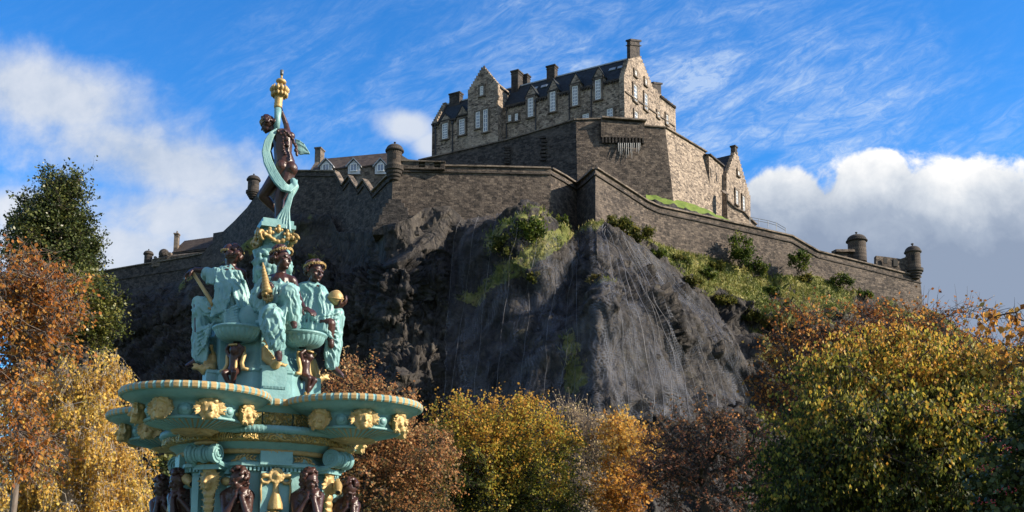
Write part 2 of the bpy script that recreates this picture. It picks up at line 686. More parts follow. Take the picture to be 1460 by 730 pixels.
def simple(name, col, rough=0.6, metal=0.0, var=0.25, scale=3.0, bump=0.15, bdist=0.02, spec=None):
    m, g = mat(name)
    ob = g.n('TexCoord').outputs['Object']
    n = g.noise(ob, scale, 6, 0.65)
    c = g.mix(g.ss(n, 0.3, 0.72), tuple(k * (1 - var) for k in col), tuple(min(1, k * (1 + var * 0.6)) for k in col))
    g.set(g.b.inputs['Base Color'], c)
    g.b.inputs['Roughness'].default_value = rough
    g.b.inputs['Metallic'].default_value = metal
    if spec is not None:
        g.b.inputs['Specular IOR Level'].default_value = spec
    if bump:
        g.set(g.b.inputs['Normal'], g.bump(g.noise(ob, scale * 4, 5, 0.6), bump, bdist))
    return m


def mat_slate(name, ca, cb, row=0.35):
    m, g = mat(name)
    uv = g.n('UVMap', {'uv_map': 'UVMap'}).outputs[0]
    br = g.n('TexBrick', {'offset': 0.5}, Vector=uv, Color1=(0, 0, 0), Color2=(1, 1, 1), Mortar=(0, 0, 0), Scale=1.0, Mortar_Size=0.02, Brick_Width=row * 1.4, Row_Height=row)
    n = g.noise(uv, 0.7, 6, 0.6)
    t = g.m('ADD', g.m('MULTIPLY', br.outputs['Color'], 0.5), g.m('MULTIPLY', n, 0.6))
    g.set(g.b.inputs['Base Color'], g.ramp(t, [(0.2, ca), (0.8, cb)]))
    g.b.inputs['Roughness'].default_value = 0.72
    g.b.inputs['Specular IOR Level'].default_value = 0.25
    g.set(g.b.inputs['Normal'], g.bump(br.outputs['Color'], 0.3, 0.05))
    return m


def mat_leaf(name, trans=0.38, rough=0.55):
    m, g = mat(name)
    a = g.n('Attribute', {'attribute_name': 'leaf_colour'}).outputs['Color']
    g.set(g.b.inputs['Base Color'], a)
    g.b.inputs['Roughness'].default_value = rough
    g.b.inputs['Specular IOR Level'].default_value = 0.25
    tr = g.n('BsdfTranslucent', None, Color=a)
    mx_ = g.n('MixShader', None, i0=trans, i1=g.b.outputs[0], i2=tr.outputs[0])
    g.t.links.new(mx_.outputs[0], g.out.inputs[0])
    return m


M = {}
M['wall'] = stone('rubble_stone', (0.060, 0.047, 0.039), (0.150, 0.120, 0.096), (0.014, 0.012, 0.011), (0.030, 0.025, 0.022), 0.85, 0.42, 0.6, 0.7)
M['wall_dark'] = stone('dark_rubble_stone', (0.040, 0.035, 0.033), (0.098, 0.083, 0.074), (0.010, 0.009, 0.009), (0.022, 0.019, 0.018), 0.85, 0.42, 0.6, 0.7)  # darker, greyer version of the rubble stone above
M['ashlar'] = stone('warm_ashlar', (0.205, 0.162, 0.126), (0.430, 0.348, 0.268), (0.032, 0.026, 0.022), (0.125, 0.098, 0.077), 0.72, 0.34, 0.6, 0.6)
M['trim'] = stone('dressed_stone', (0.120, 0.098, 0.078), (0.235, 0.190, 0.150), (0.025, 0.021, 0.019), (0.08, 0.065, 0.052), 1.6, 0.8, 0.5, 0.3)
M['soot'] = stone('blackened_stone', (0.034, 0.029, 0.026), (0.080, 0.066, 0.056), (0.011, 0.010, 0.010), (0.030, 0.026, 0.024), 0.8, 0.4, 0.5, 0.4)
M['slate'] = mat_slate('slate', (0.011, 0.015, 0.019), (0.030, 0.038, 0.046))
M['tile'] = mat_slate('brown_tile', (0.038, 0.030, 0.026), (0.095, 0.074, 0.060), 0.5)
M['lead'] = simple('lead_flashing', (0.34, 0.37, 0.40), 0.5, 0.2, 0.3, 1.0, 0.1)
M['white'] = simple('white_painted_wood', (0.80, 0.81, 0.80), 0.5, 0, 0.08, 2.0, 0.05)
M['glass'] = simple('window_glass', (0.16, 0.23, 0.33), 0.06, 0, 0.4, 0.5, 0.0, spec=1.0)
M['dark'] = simple('dark_opening', (0.010, 0.010, 0.011), 0.8, 0, 0.3, 1.0, 0.1)
M['pipe'] = simple('cast_iron_pipe', (0.018, 0.018, 0.020), 0.5, 0, 0.2, 1.0, 0.0)
M['steel'] = simple('galvanised_rail', (0.13, 0.14, 0.15), 0.5, 0.3, 0.1, 1.0, 0.0)

# ------------------------------------------------------------------ ground and crag
def mat_ground():
    m, g = mat('park_grass')
    ob = g.n('TexCoord').outputs['Object']
    n = g.noise(ob, 0.35, 8, 0.7)
    g.set(g.b.inputs['Base Color'], g.ramp(n, [(0.3, (0.035, 0.06, 0.015)), (0.6, (0.07, 0.09, 0.025)), (0.8, (0.13, 0.09, 0.03))]))
    g.b.inputs['Roughness'].default_value = 0.95
    return m


def mat_rock():
    m, g = mat('basalt_rock')
    ob = g.n('TexCoord').outputs['Object']
    n1 = g.noise(ob, 0.09, 6, 0.62, 0.4)
    n2 = g.noise(ob, 0.7, 8, 0.68, 0.2)
    cr = g.noise(g.vmul(ob, (0.55, 0.55, 0.16)), 1.2, 7, 0.7, 1.0)
    vo = g.n('TexVoronoi', {'feature': 'DISTANCE_TO_EDGE'}, Vector=g.vmul(g.vadd(ob, g.vmul(g.n('TexNoise', None, Vector=ob, Scale=0.35, Detail=4.0).outputs['Color'], (3.2, 3.2, 3.2))), (0.30, 0.30, 0.15)), Scale=1.0, Randomness=1.0).outputs['Distance']
    t = g.m('ADD', g.m('MULTIPLY', n1, 0.55), g.m('MULTIPLY', n2, 0.55))
    c = g.ramp(t, [(0.36, (0.009, 0.009, 0.010)), (0.50, (0.024, 0.0225, 0.024)), (0.62, (0.056, 0.050, 0.046)), (0.80, (0.145, 0.125, 0.098))])
    n3 = g.noise(g.vmul(ob, (1.0, 1.0, 0.55)), 1.9, 7, 0.75, 0.6)
    c = g.mix(g.m('MULTIPLY', g.ss(n3, 0.52, 0.66), 0.55), c, (0.098, 0.083, 0.066))
    c = g.mix(g.m('MULTIPLY', g.ss(g.noise(g.vmul(ob, (0.5, 0.5, 1.6)), 0.55, 7, 0.7, 0.5), 0.58, 0.70), 0.5), c, (0.100, 0.082, 0.055))
    c = g.mix(g.m('MULTIPLY', g.ss(cr, 0.54, 0.70), 0.85), c, (0.009, 0.009, 0.010))
    c = g.mix(g.m('MULTIPLY', g.ss(vo, 0.05, 0.0), 0.55), c, (0.010, 0.010, 0.011))
    moss = g.ss(g.noise(ob, 0.16, 6, 0.7), 0.56, 0.70)
    c = g.mix(g.m('MULTIPLY', moss, 0.30), c, (0.060, 0.062, 0.026))
    a = g.n('Attribute', {'attribute_name': 'grass'}).outputs['Fac']
    gn = g.noise(ob, 0.32, 7, 0.72)
    gf = g.ss(g.m('ADD', a, g.m('MULTIPLY', g.m('SUBTRACT', g.noise(ob, 0.5, 7, 0.7), 0.5), 1.1)), 0.42, 0.62)
    gc = g.ramp(gn, [(0.30, (0.055, 0.078, 0.016)), (0.46, (0.125, 0.140, 0.032)), (0.60, (0.23, 0.21, 0.070)), (0.78, (0.34, 0.285, 0.13))])
    c = g.mix(gf, c, gc)
    g.set(g.b.inputs['Base Color'], c)
    g.b.inputs['Roughness'].default_value = 0.85
    g.b.inputs['Specular IOR Level'].default_value = 0.3
    h = g.m('ADD', g.m('MULTIPLY', n2, 1.0), g.m('MULTIPLY', g.ss(vo, 0.0, 0.12), 0.5))
    h = g.m('SUBTRACT', h, g.m('MULTIPLY', g.ss(cr, 0.52, 0.72), 0.8))
    g.set(g.b.inputs['Normal'], g.bump(h, 0.8, 0.55))
    return m


M['ground'] = mat_ground()
M['rock'] = mat_rock()
gs = MB()
gs.add([(-4000, -1500, 0), (4000, -1500, 0), (4000, 6000, 0), (-4000, 6000, 0)], [(0, 1, 2, 3)])
tag(gs.build('ground', M['ground'], base=(0, 0, 0)), kind='structure')

# foot of the walls = top of the crag (photo bearing, height, distance)
RT = np.array([(20, 445, 242), (60, 430, 240), (145, 420, 236), (250, 402, 226), (310, 380, 215), (350, 345, 204), (400, 312, 192), (415, 305, 188), (470, 306, 184),
               (482, 331, 181), (528, 330, 173), (548, 321, 164.5), (566, 317, 163.5), (586, 311, 164.5), (604, 297, 167.8), (640, 293, 168), (662, 312, 169), (700, 312, 169.5), (740, 305, 170), (775, 306, 171.5), (805, 330, 174),
               (822, 332, 177), (838, 326, 172), (850, 322, 168.6), (880, 331, 171.5), (930, 345, 178.5), (992, 363, 184), (1038, 370, 187.5), (1099, 391, 191.5), (1164, 393, 196),
               (1222, 411, 201), (1314, 437, 208), (1340, 447, 209), (1384, 481, 214), (1460, 535, 222), (1560, 600, 230)], float)
RB = np.array([(20, 196), (145, 186), (300, 163), (420, 150), (500, 144), (560, 140), (640, 139), (750, 138), (850, 138), (960, 141), (1060, 145), (1150, 148), (1300, 158), (1460, 172), (1560, 184)], float)
GE = np.array([(300, 862), (330, 885), (365, 935), (400, 975), (440, 1015), (480, 1045), (520, 1066), (560, 1085), (620, 1110), (900, 1200)], float)   # right edge of the bare buttress


def crag(ncol=760, nrow=290):
    px = np.linspace(20, 1560, ncol)
    yt = np.interp(px, RT[:, 0], RT[:, 1]); dt = np.interp(px, RT[:, 0], RT[:, 2]) - np.interp(px, [600, 640], [1.3, 0.5])
    k = np.ones(9) / 9
    db = np.interp(px, RB[:, 0], RB[:, 1])
    v = (CY - yt) / F
    kk = dt / (_c - _s * v)
    zt = (_s + _c * v) * kk + CAMZ
    t = np.linspace(0, 1, nrow)[:, None]
    gexp = np.interp(px, [500, 650, 750, 900, 1000, 1100], [1.0, 0.95, 0.75, 0.75, 0.9, 1.0])[None, :]
    s = t ** gexp
    pxg = np.broadcast_to(px[None, :], (nrow, ncol))
    D = dt + (db - dt) * s
    cen = 852 + 95 * t + 22 * np.sin(t * 9.0) + 14 * np.sin(t * 23.0 + 1.0)
    wl = 40 + 330 * t ** 0.8
    wr = 22 + 250 * t ** 0.9
    w = np.where(pxg < cen, wl, wr)
    D = D - 12.0 * np.clip(t / 0.35, 0, 1) ** 0.7 * np.exp(-np.abs((pxg - cen) / w) ** 2.1 * 1.5)
    Z = zt * (1 - t) + (-1.0) * t
    # netted knob below the front wall, left of the buttress
    D = D - 7.0 * np.exp(-((pxg - 728) / 58) ** 2) * np.clip(t / 0.05, 0, 1) * np.exp(-((t - 0.10) / 0.16) ** 2)
    # ledges on the dark cliff
    D = D + 2.2 * np.tanh(np.sin(t * 19 + pxg * 0.013) * 3) * np.clip(t / 0.1, 0, 1) * np.clip((640 - pxg) / 60, 0, 1)
    # gully right of the cliff, left edge of the net
    D = D + 3.0 * np.exp(-((pxg - (648 - 18 * t)) / 12) ** 2) * np.clip(t / 0.1, 0, 1)
    # steep dark faces breaking through the grass on the right
    D = D + 2.5 * np.tanh(np.sin(t * 26 - pxg * 0.022) * 2.5) * np.clip((pxg - 1000) / 80, 0, 1) * np.clip((t - 0.10) / 0.1, 0, 1)
    depth = D * _c + (Z - CAMZ) * _s
    X = (pxg - CX) / F * depth
    P3 = np.stack([X, D, Z], -1)
    smooth = P3.copy()
    # craggy relief
    du = np.gradient(P3, axis=1); dv = np.gradient(P3, axis=0)
    n = np.cross(dv, du)
    n /= np.linalg.norm(n, axis=2)[..., None] + 1e-9
    n *= np.sign(-n[..., 1:2] + 1e-9)
    q = P3.reshape(-1, 3)
    edge = np.interp(np.clip(820 - (Z - CAMZ) / depth * F, 0, 2000), GE[:, 0], GE[:, 1])
    pyy = CY - F * (-D * _s + (Z - CAMZ) * _c) / depth
    edge = np.interp(pyy, GE[:, 0], GE[:, 1])
    cliff = np.clip((655 - pxg) / 30, 0, 1)
    net = np.clip((pxg - 640) / 30, 0, 1) * np.clip((edge - pxg) / 20, 0, 1)
    right = np.clip((pxg - edge) / 20, 0, 1)
    warp = np.stack([fbm(q * 0.11 + 5, 3), fbm(q * 0.11 + 50, 3), fbm(q * 0.11 + 90, 3)], 1) * 0.75
    qa = (q + warp) * np.array([0.26, 0.26, 0.105])
    val, f21 = facets(qa * 0.62)
    val2, f2b = facets((q + warp * 0.3) * np.array([0.34, 0.34, 0.17]), 3)
    val3, f2c = facets(q * np.array([0.75, 0.75, 0.34]) + warp * 0.1, 5)
    val4, f2d = facets(q * np.array([1.6, 1.6, 0.9]), 8)
    low = fbm(q * 0.045, 4)
    mid = ridged(q * np.array([0.16, 0.16, 0.08]), 4)
    fine = fbm(q * 0.7, 4)
    sh = (nrow, ncol)
    blocks = (val * 2.7 + val2 * 1.7 + val3 * 0.75 - np.exp(-(f2b / 0.07) ** 2) * 0.6).reshape(sh)
    big = facets((q + warp * 2.0) * np.array([0.085, 0.085, 0.06]), 11)[0].reshape(sh)
    low, mid, fine = low.reshape(sh), mid.reshape(sh), fine.reshape(sh)
    disp = cliff * (low * 1.6 + val.reshape(sh) * 1.1 + val2.reshape(sh) * 1.0 + val3.reshape(sh) * 0.75 + val4.reshape(sh) * 0.45 - np.exp(-(f2b.reshape(sh) / 0.05) ** 2) * 0.5 + fine * 0.2) \
        + net * (low * 3.4 + big * 1.5 + blocks * 0.34 + (mid - 1) * 0.6 + fine * 0.22) \
        + right * (low * 2.0 + blocks * 0.65 + (mid - 1) * 0.4 + fine * 0.3)
    fade = np.clip(t / np.where(pxg < 655, 0.06, 0.05), 0, 1) ** 0.8
    disp = np.where(t < 0.14, np.maximum(disp, -0.25), disp)
    P3 = P3 + n * (disp * fade)[..., None]
    smooth = smooth + n * ((net * (low * 3.4 + big * 1.5 + (mid - 1) * 0.5 + blocks * 0.22) + cliff * low * 2 + right * low * 2) * fade)[..., None]
    # grass cover
    dyt = pyy - yt[None, :]
    lowq = fbm(q * 0.08 + 200, 4).reshape(sh)
    g1 = right * np.clip(0.98 - dyt / 115.0 + lowq * 0.85, 0, 1)
    xl = np.interp(pyy, [318, 345, 380, 420], [846, 792, 738, 676])
    g2 = np.exp(-((pxg - xl) / 24) ** 2) * ((pyy > 316) & (pyy < 428)) * 1.6
    g3 = np.clip((500 - pxg) / 40, 0, 1) * np.clip((pxg - 270) / 60, 0, 1) * (0.52 + lowq * 0.8) * np.clip(1.1 - dyt / 190, 0, 1)
    g4 = np.exp(-((pxg - 814 - (pyy - 500) * 0.10) / 14) ** 2) * np.clip((pyy - 465) / 20, 0, 1) * np.clip((575 - pyy) / 20, 0, 1) * 1.3
    g4 = g4 + np.exp(-((pxg - 706 + (pyy - 350) * 0.15) / 20) ** 2) * np.clip((pyy - 322) / 14, 0, 1) * np.clip((412 - pyy) / 30, 0, 1) * (0.8 + lowq)
    g4 = g4 + np.exp(-((pxg - 752) / 34) ** 2 - ((pyy - 330) / 26) ** 2) * 0.75
    g5 = np.exp(-((pxg - 862) / 26) ** 2 - ((pyy - 404) / 6) ** 2) * 0.7
    g6 = np.clip(lowq * 1.1 - 0.20, 0, 0.7) * cliff * np.clip((480 - pyy) / 80, 0, 1)
    du = np.gradient(P3, axis=1); dv = np.gradient(P3, axis=0)
    nn = np.cross(dv, du); nn /= np.linalg.norm(nn, axis=2)[..., None] + 1e-9
    up = np.abs(nn[..., 2])
    gr = np.clip(g1 + g2 + np.clip(g3, 0, 1) + g4 + g5 + g6, 0, 1) * np.clip(0.45 + up * 1.1, 0, 1)
    gr = np.clip(gr, 0, 1)
    # table behind the wall foot
    back = P3[0:1].copy(); back[..., 1] += 45; back[..., 2] += 1.0
    back0 = P3[0:1].copy(); back0[..., 1] += 4.0
    ALL = np.concatenate([back, back0, P3], 0)
    GR = np.concatenate([np.zeros((2, ncol)), gr], 0)
    o = grid_mesh('crag', ALL, M['rock'], kind='structure', attrs={'grass': GR})
    return dict(px=px, P=P3, S=smooth, gr=gr, n=nn)


CRAG = crag()
_spx = np.stack([Q(CRAG['S'][i].T) for i in range(0, CRAG['S'].shape[0], 2)])   # (rows, 2, cols)
_spy = _spx[:, 1, :]
_sD = CRAG['S'][::2, :, 1]
_fpy = np.stack([Q(CRAG['P'][i].T)[1] for i in range(0, CRAG['P'].shape[0], 2)])
_fD = CRAG['P'][::2, :, 1]


def rock_at(px, py, full=False):
    """point of the (smoothed) crag seen at a photo pixel"""
    j = int(np.clip(np.searchsorted(CRAG['px'], px), 0, len(CRAG['px']) - 1))
    yy, dd = (_fpy, _fD) if full else (_spy, _sD)
    a, d = yy[:, j], dd[:, j]
    o = np.argsort(a)
    return P(px, py, float(np.interp(py, a[o], d[o])))


# grass growing on the ledges and the right-hand slope
def tufts(n=26000):
    Pp, gr = CRAG['P'], CRAG['gr']
    r, c = np.where(gr > 0.45)
    ok = (CRAG['px'][c] > 640) & (r > 1) & ((CRAG['px'][c] > 845) | (rng.random(len(c)) < 0.25))
    r, c = r[ok], c[ok]
    k = rng.integers(0, len(r), n)
    base = Pp[r[k], c[k]] + rng.normal(size=(n, 3)) * np.array([0.25, 0.1, 0.08])
    h = rng.uniform(0.22, 0.62, n)
    lean = rng.normal(size=(n, 3)) * 0.35; lean[:, 2] = 1.0; lean[:, 1] -= 0.25
    tip = base + lean * h[:, None]
    a = rng.uniform(0, math.pi, n)
    w = np.stack([np.cos(a), np.sin(a), np.zeros(n)], 1) * (0.10 * h + 0.04)[:, None]
    mid = (base + tip) / 2 + w * 0.2
    co = np.stack([base - w, base + w, mid + w * 0.8, tip], 1)
    base_c = np.array([[0.075, 0.105, 0.020], [0.145, 0.165, 0.035], [0.25, 0.23, 0.07], [0.36, 0.30, 0.13], [0.22, 0.15, 0.06]])
    nz = fbm(base * 0.12, 3)
    ci = np.clip((nz * 1.6 + 1.6 + rng.normal(size=n) * 0.5), 0, 4).astype(int)
    col = base_c[ci] * rng.uniform(0.75, 1.25, (n, 1))
    return leaf_object('rough_grass', co, col, M['leafy'], None, kind='stuff')


def leaf_object(name, quads, cols, material, parent, kind=None, base=None):
    """(n,k,3) leaf faces with a colour each -> one mesh"""
    n, k = quads.shape[:2]
    co = quads.reshape(-1, 3)
    loc = np.zeros(3)
    if parent is not None:
        off = np.array(wloc(parent))
    else:
        off = np.array(base) if base is not None else np.array([co[:, 0].mean(), co[:, 1].mean(), co[:, 2].min()])
        loc = off
    me = bpy.data.meshes.new(name)
    set_quads(me, co - off, np.arange(n * k).reshape(n, k))
    at = me.color_attributes.new('leaf_colour', 'FLOAT_COLOR', 'POINT')
    c4 = np.ones((n, k, 4), dtype=np.float32)
    c4[..., :3] = cols[:, None, :]
    at.data.foreach_set('color', c4.ravel())
    me.materials.append(material)
    o = bpy.data.objects.new(name, me)
    COL.objects.link(o)
    if parent is not None:
        o.parent = parent
    else:
        o.location = loc
    if kind: o['kind'] = kind
    return o


M['leafy'] = mat_leaf('dry_grass_blades', 0.3)
tufts()


# rockfall net hung over the buttress, with its straining cables
def mat_net():
    m, g = mat('steel_rockfall_mesh')
    uv = g.n('Attribute', {'attribute_name': 'mesh_uv'}).outputs['Vector']
    wv = g.n('TexVoronoi', {'feature': 'DISTANCE_TO_EDGE'}, Vector=g.vmul(uv, (2.2, 2.2, 1)), Scale=1.0, Randomness=0.35).outputs['Distance']
    ob = g.n('TexCoord').outputs['Object']
    n = g.noise(g.vmul(ob, (1, 1, 0.22)), 0.26, 6, 0.68, 0.7)
    dens = g.m('ADD', 0.06, g.m('MULTIPLY', g.ss(n, 0.42, 0.66), 0.34))
    f = g.m('MULTIPLY', g.ss(wv, 0.20, 0.02), g.m('MULTIPLY', dens, 1.5))
    f = g.m('ADD', f, g.m('MULTIPLY', dens, 0.30))
    g.b.inputs['Base Color'].default_value = (0.135, 0.145, 0.175, 1)
    g.b.inputs['Roughness'].default_value = 0.75
    g.b.inputs['Specular IOR Level'].default_value = 0.2
    tr = g.n('BsdfTransparent')
    mx_ = g.n('MixShader', None, i0=f, i1=tr.outputs[0], i2=g.b.outputs[0])
    g.t.links.new(mx_.outputs[0], g.out.inputs[0])
    return m


M['net'] = mat_net()
M['cable'] = simple('net_cable', (0.19, 0.19, 0.205), 0.6, 0.1, 0.5, 0.25, 0.0)


def netting():
    nu, nw = 130, 90
    topx = np.array([(0, 657, 322), (0.06, 682, 316), (0.16, 726, 309), (0.25, 764, 309), (0.33, 795, 334), (0.42, 822, 336), (0.52, 846, 326), (0.60, 856, 327), (0.72, 872, 333), (0.86, 892, 345), (1.0, 915, 360)])
    botx = np.array([(0, 622, 592), (0.5, 850, 604), (0.8, 985, 604), (1.0, 1082, 565)])
    X = np.zeros((nw, nu, 3)); UV = np.zeros((nw, nu, 3))
    for i, w in enumerate(np.linspace(0, 1, nw)):
        for j, u in enumerate(np.linspace(0, 1, nu)):
            xa, ya = np.interp(u, topx[:, 0], topx[:, 1]), np.interp(u, topx[:, 0], topx[:, 2])
            xb, yb = np.interp(u, botx[:, 0], botx[:, 1]), np.interp(u, botx[:, 0], botx[:, 2])
            bow = 26 * math.sin(math.pi * w) * (u ** 2) 
            p = rock_at(xa + (xb - xa) * w ** (1.0) + bow, ya + (yb - ya) * w)
            X[i, j] = p
    # taut: even out, then stand off the rock; vertical ruckles between the cables
    for _ in range(9):
        Y = X.copy()
        Y[1:-1, 1:-1] = (X[:-2, 1:-1] + X[2:, 1:-1] + X[1:-1, :-2] + X[1:-1, 2:]) / 4
        X = Y
    du = np.gradient(X, axis=1); dv = np.gradient(X, axis=0)
    n = np.cross(dv, du); n /= np.linalg.norm(n, axis=2)[..., None] + 1e-9
    n *= np.sign(-n[..., 1:2])
    U = np.linspace(0, 1, nu)[None, :]
    W = np.linspace(0, 1, nw)[:, None]
    ruck = 0.22 * np.sin(U * 150 + 4 * np.sin(W * 5)) + 0.15 * np.sin(U * 67 + W * 9)
    X = X + n * (0.85 + ruck * np.clip(U * 1.4, 0.2, 1))[..., None]
    UV[..., 0] = np.cumsum(np.linalg.norm(du, axis=2), axis=1)
    UV[..., 1] = np.cumsum(np.linalg.norm(dv, axis=2), axis=0)
    c = X.reshape(-1, 3).mean(0)
    root = thing('rockfall_net', (c[0], c[1], X[..., 2].min()), 'grey steel rockfall net with pale cables draped over the big bare rock buttress', 'net')
    o = grid_mesh('mesh_sheet', X, M['net'], root)
    at = o.data.attributes.new('mesh_uv', 'FLOAT_VECTOR', 'POINT')
    at.data.foreach_set('vector', UV.astype(np.float32).ravel())
    us = [0.0, 0.055, 0.125, 0.19, 0.26, 0.32, 0.385, 0.44, 0.585, 0.63, 0.665, 0.70, 0.735, 0.765, 0.79, 0.82, 0.845, 0.87, 0.90, 0.93, 0.965, 1.0]
    for k, u in enumerate(us):
        cb = MB()
        j = u * (nu - 1)
        j0, j1 = int(j), min(int(j) + 1, nu - 1)
        pts = []
        for i in range(0, nw, 2):
            jj = np.clip(j + 2.0 * math.sin(i * 0.05 + k) * 0.35, 0, nu - 1)
            j0 = int(jj); j1 = min(j0 + 1, nu - 1)
            pts.append(X[i, j0] * (1 - jj + j0) + X[i, j1] * (jj - j0) + n[i, j0] * 0.10)
        cb.tube(pts, 0.018 if u < 0.5 else 0.022 + 0.010 * (k % 3), 5)
        cb.build('cable', M['cable'], root)


netting()

# ------------------------------------------------------------------ castle walls
def rampart(name, label, cat, top, bot, material, thick=3.0, coping=True, course=1.0, batter=0.04, group=None, cop_w=None, parts=None):
    """wall whose face runs through (px, py, D) tops; bot: py (or (px,py,D)) under each top"""
    T = [P(*t) for t in top]
    Bm = []
    for t, b, q in zip(top, bot, T):
        if hasattr(b, '__len__'):
            Bm.append(P(*b))
        else:
            z = P(t[0], b, t[2]).z
            Bm.append(Vector((q.x, q.y - batter * (q.z - z), z)))
    c = sum(T, Vector()) / len(T)
    root = thing(name, (c.x, c.y, min(b.z for b in Bm)), label, cat, group)
    w = MB()
    n = len(T)
    back = Vector((0, thick, 0))
    vs = T + Bm + [t + back for t in T] + [b + back for b in Bm]
    fs = []
    for i in range(n - 1):
        fs += [(n + i, n + i + 1, i + 1, i), (2 * n + i, 2 * n + i + 1, 3 * n + i + 1, 3 * n + i), (i, i + 1, 2 * n + i + 1, 2 * n + i), (n + i, 3 * n + i, 3 * n + i + 1, n + i + 1)]
    fs += [(0, 2 * n, 3 * n, n), (n - 1, 2 * n - 1, 4 * n - 1, 3 * n - 1)]
    w.add(vs, fs)
    w.build('masonry', material, root, uv=True)
    if coping:
        k = MB()
        for i in range(n - 1):
            k.beam(T[i] + Vector((0, 0.25, 0.10 + 0.004 * i)), T[i + 1] + Vector((0, 0.25, 0.10 + 0.004 * i)), 1.1, 0.26)
        k.build('coping', M['trim'], root, uv=True)
    if course:
        k = MB()
        for i in range(n - 1):
            a, b = T[i] + Vector((0, -0.05, -course - 0.003 * i)), T[i + 1] + Vector((0, -0.05, -course - 0.003 * i))
            k.beam(a, b, 0.5, 0.24)
        k.build('string_course', M['soot'], root, uv=True)
    return root


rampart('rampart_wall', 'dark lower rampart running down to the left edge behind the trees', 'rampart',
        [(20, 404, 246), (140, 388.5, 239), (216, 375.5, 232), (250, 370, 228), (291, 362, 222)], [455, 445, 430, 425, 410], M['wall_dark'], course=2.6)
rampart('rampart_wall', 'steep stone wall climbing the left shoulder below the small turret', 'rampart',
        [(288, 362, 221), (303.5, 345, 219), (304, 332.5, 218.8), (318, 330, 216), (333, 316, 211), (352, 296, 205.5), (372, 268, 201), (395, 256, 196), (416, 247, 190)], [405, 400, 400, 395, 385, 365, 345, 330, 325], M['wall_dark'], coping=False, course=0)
rampart('rampart_wall', 'flat topped wall between the top statue and the sawtooth flank', 'rampart',
        [(413, 244, 189), (480, 244.5, 183.5)], [330, 335], M['wall_dark'], course=0.9)
# sawtooth flank going out to the corner turret
saw = [(479.5, 245), (490, 264), (499, 251), (511, 269), (520, 256), (532, 274), (553, 252), (561, 248)]
rampart('rampart_wall', 'receding flank wall with a zigzag sawtooth top', 'rampart',
        [(x, y, 183.5 + (167.5 - 183.5) * (x - 480) / 81) for x, y in saw], [352, 352, 352, 352, 352, 352, 350, 350], M['wall_dark'], course=1.0)
rampart('rampart_wall', 'long dark front wall between corner turret and the re-entrant notch', 'rampart',
        [(560, 236, 167.3), (692, 238, 169), (785, 240.5, 170.5)], [345, 340, 345], M['wall'], course=1.05)
rampart('rampart_wall', 'short shaded wall dropping into the notch beside the bright corner', 'rampart',
        [(785, 240.5, 170.6), (804, 251, 174), (822, 263, 177.5)], [350, 352, 355], M['wall'], course=1.05)
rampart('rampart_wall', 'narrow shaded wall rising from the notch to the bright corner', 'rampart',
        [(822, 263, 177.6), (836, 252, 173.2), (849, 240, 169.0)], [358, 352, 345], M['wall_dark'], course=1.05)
rampart('rampart_wall', 'sunlit rampart stepping down from the corner to the far right turret', 'rampart',
        [(849, 240, 169), (885, 263, 173.6), (922, 287, 178), (940, 295, 179.6), (1005, 309, 185), (1080, 326, 190), (1128, 337, 193.6), (1166, 359, 196.5), (1230, 375, 201), (1312, 396, 207)],
        [(849, 345, 168.0), (886, 352, 172.6), (922, 366, 177), (940, 370, 178.6), (1006, 388, 184), (1081, 404, 189), (1130, 414, 192.6), (1168, 416, 195.4), (1232, 432, 199.8), (1318, 460, 205.5)],
        M['wall'], course=1.15)
# buttress under the corner turret, widening in steps
bt = MB()
for k in range(9):
    y0, y1 = 284 + k * 5.6, 289.6 + k * 5.6
    hw = 6 + 2.3 * k + (k * 37 % 5) * 0.7
    D = 166.8 - 0.36 * k
    cxx = 566 + 0.8 * k
    a, b, c, d = P(cxx - hw - 6 - k * 1.3, y1, D), P(cxx + hw, y1, D), P(cxx + hw, y0, D), P(cxx - hw - 6 - k * 1.3, y0, D)
    bt.slab([a, b, c, d], (0, 4.5, 0))
tag(bt.build('buttress', M['wall_dark'], uv=True), 'stepped stone buttress widening downwards beneath the corner turret', 'buttress')


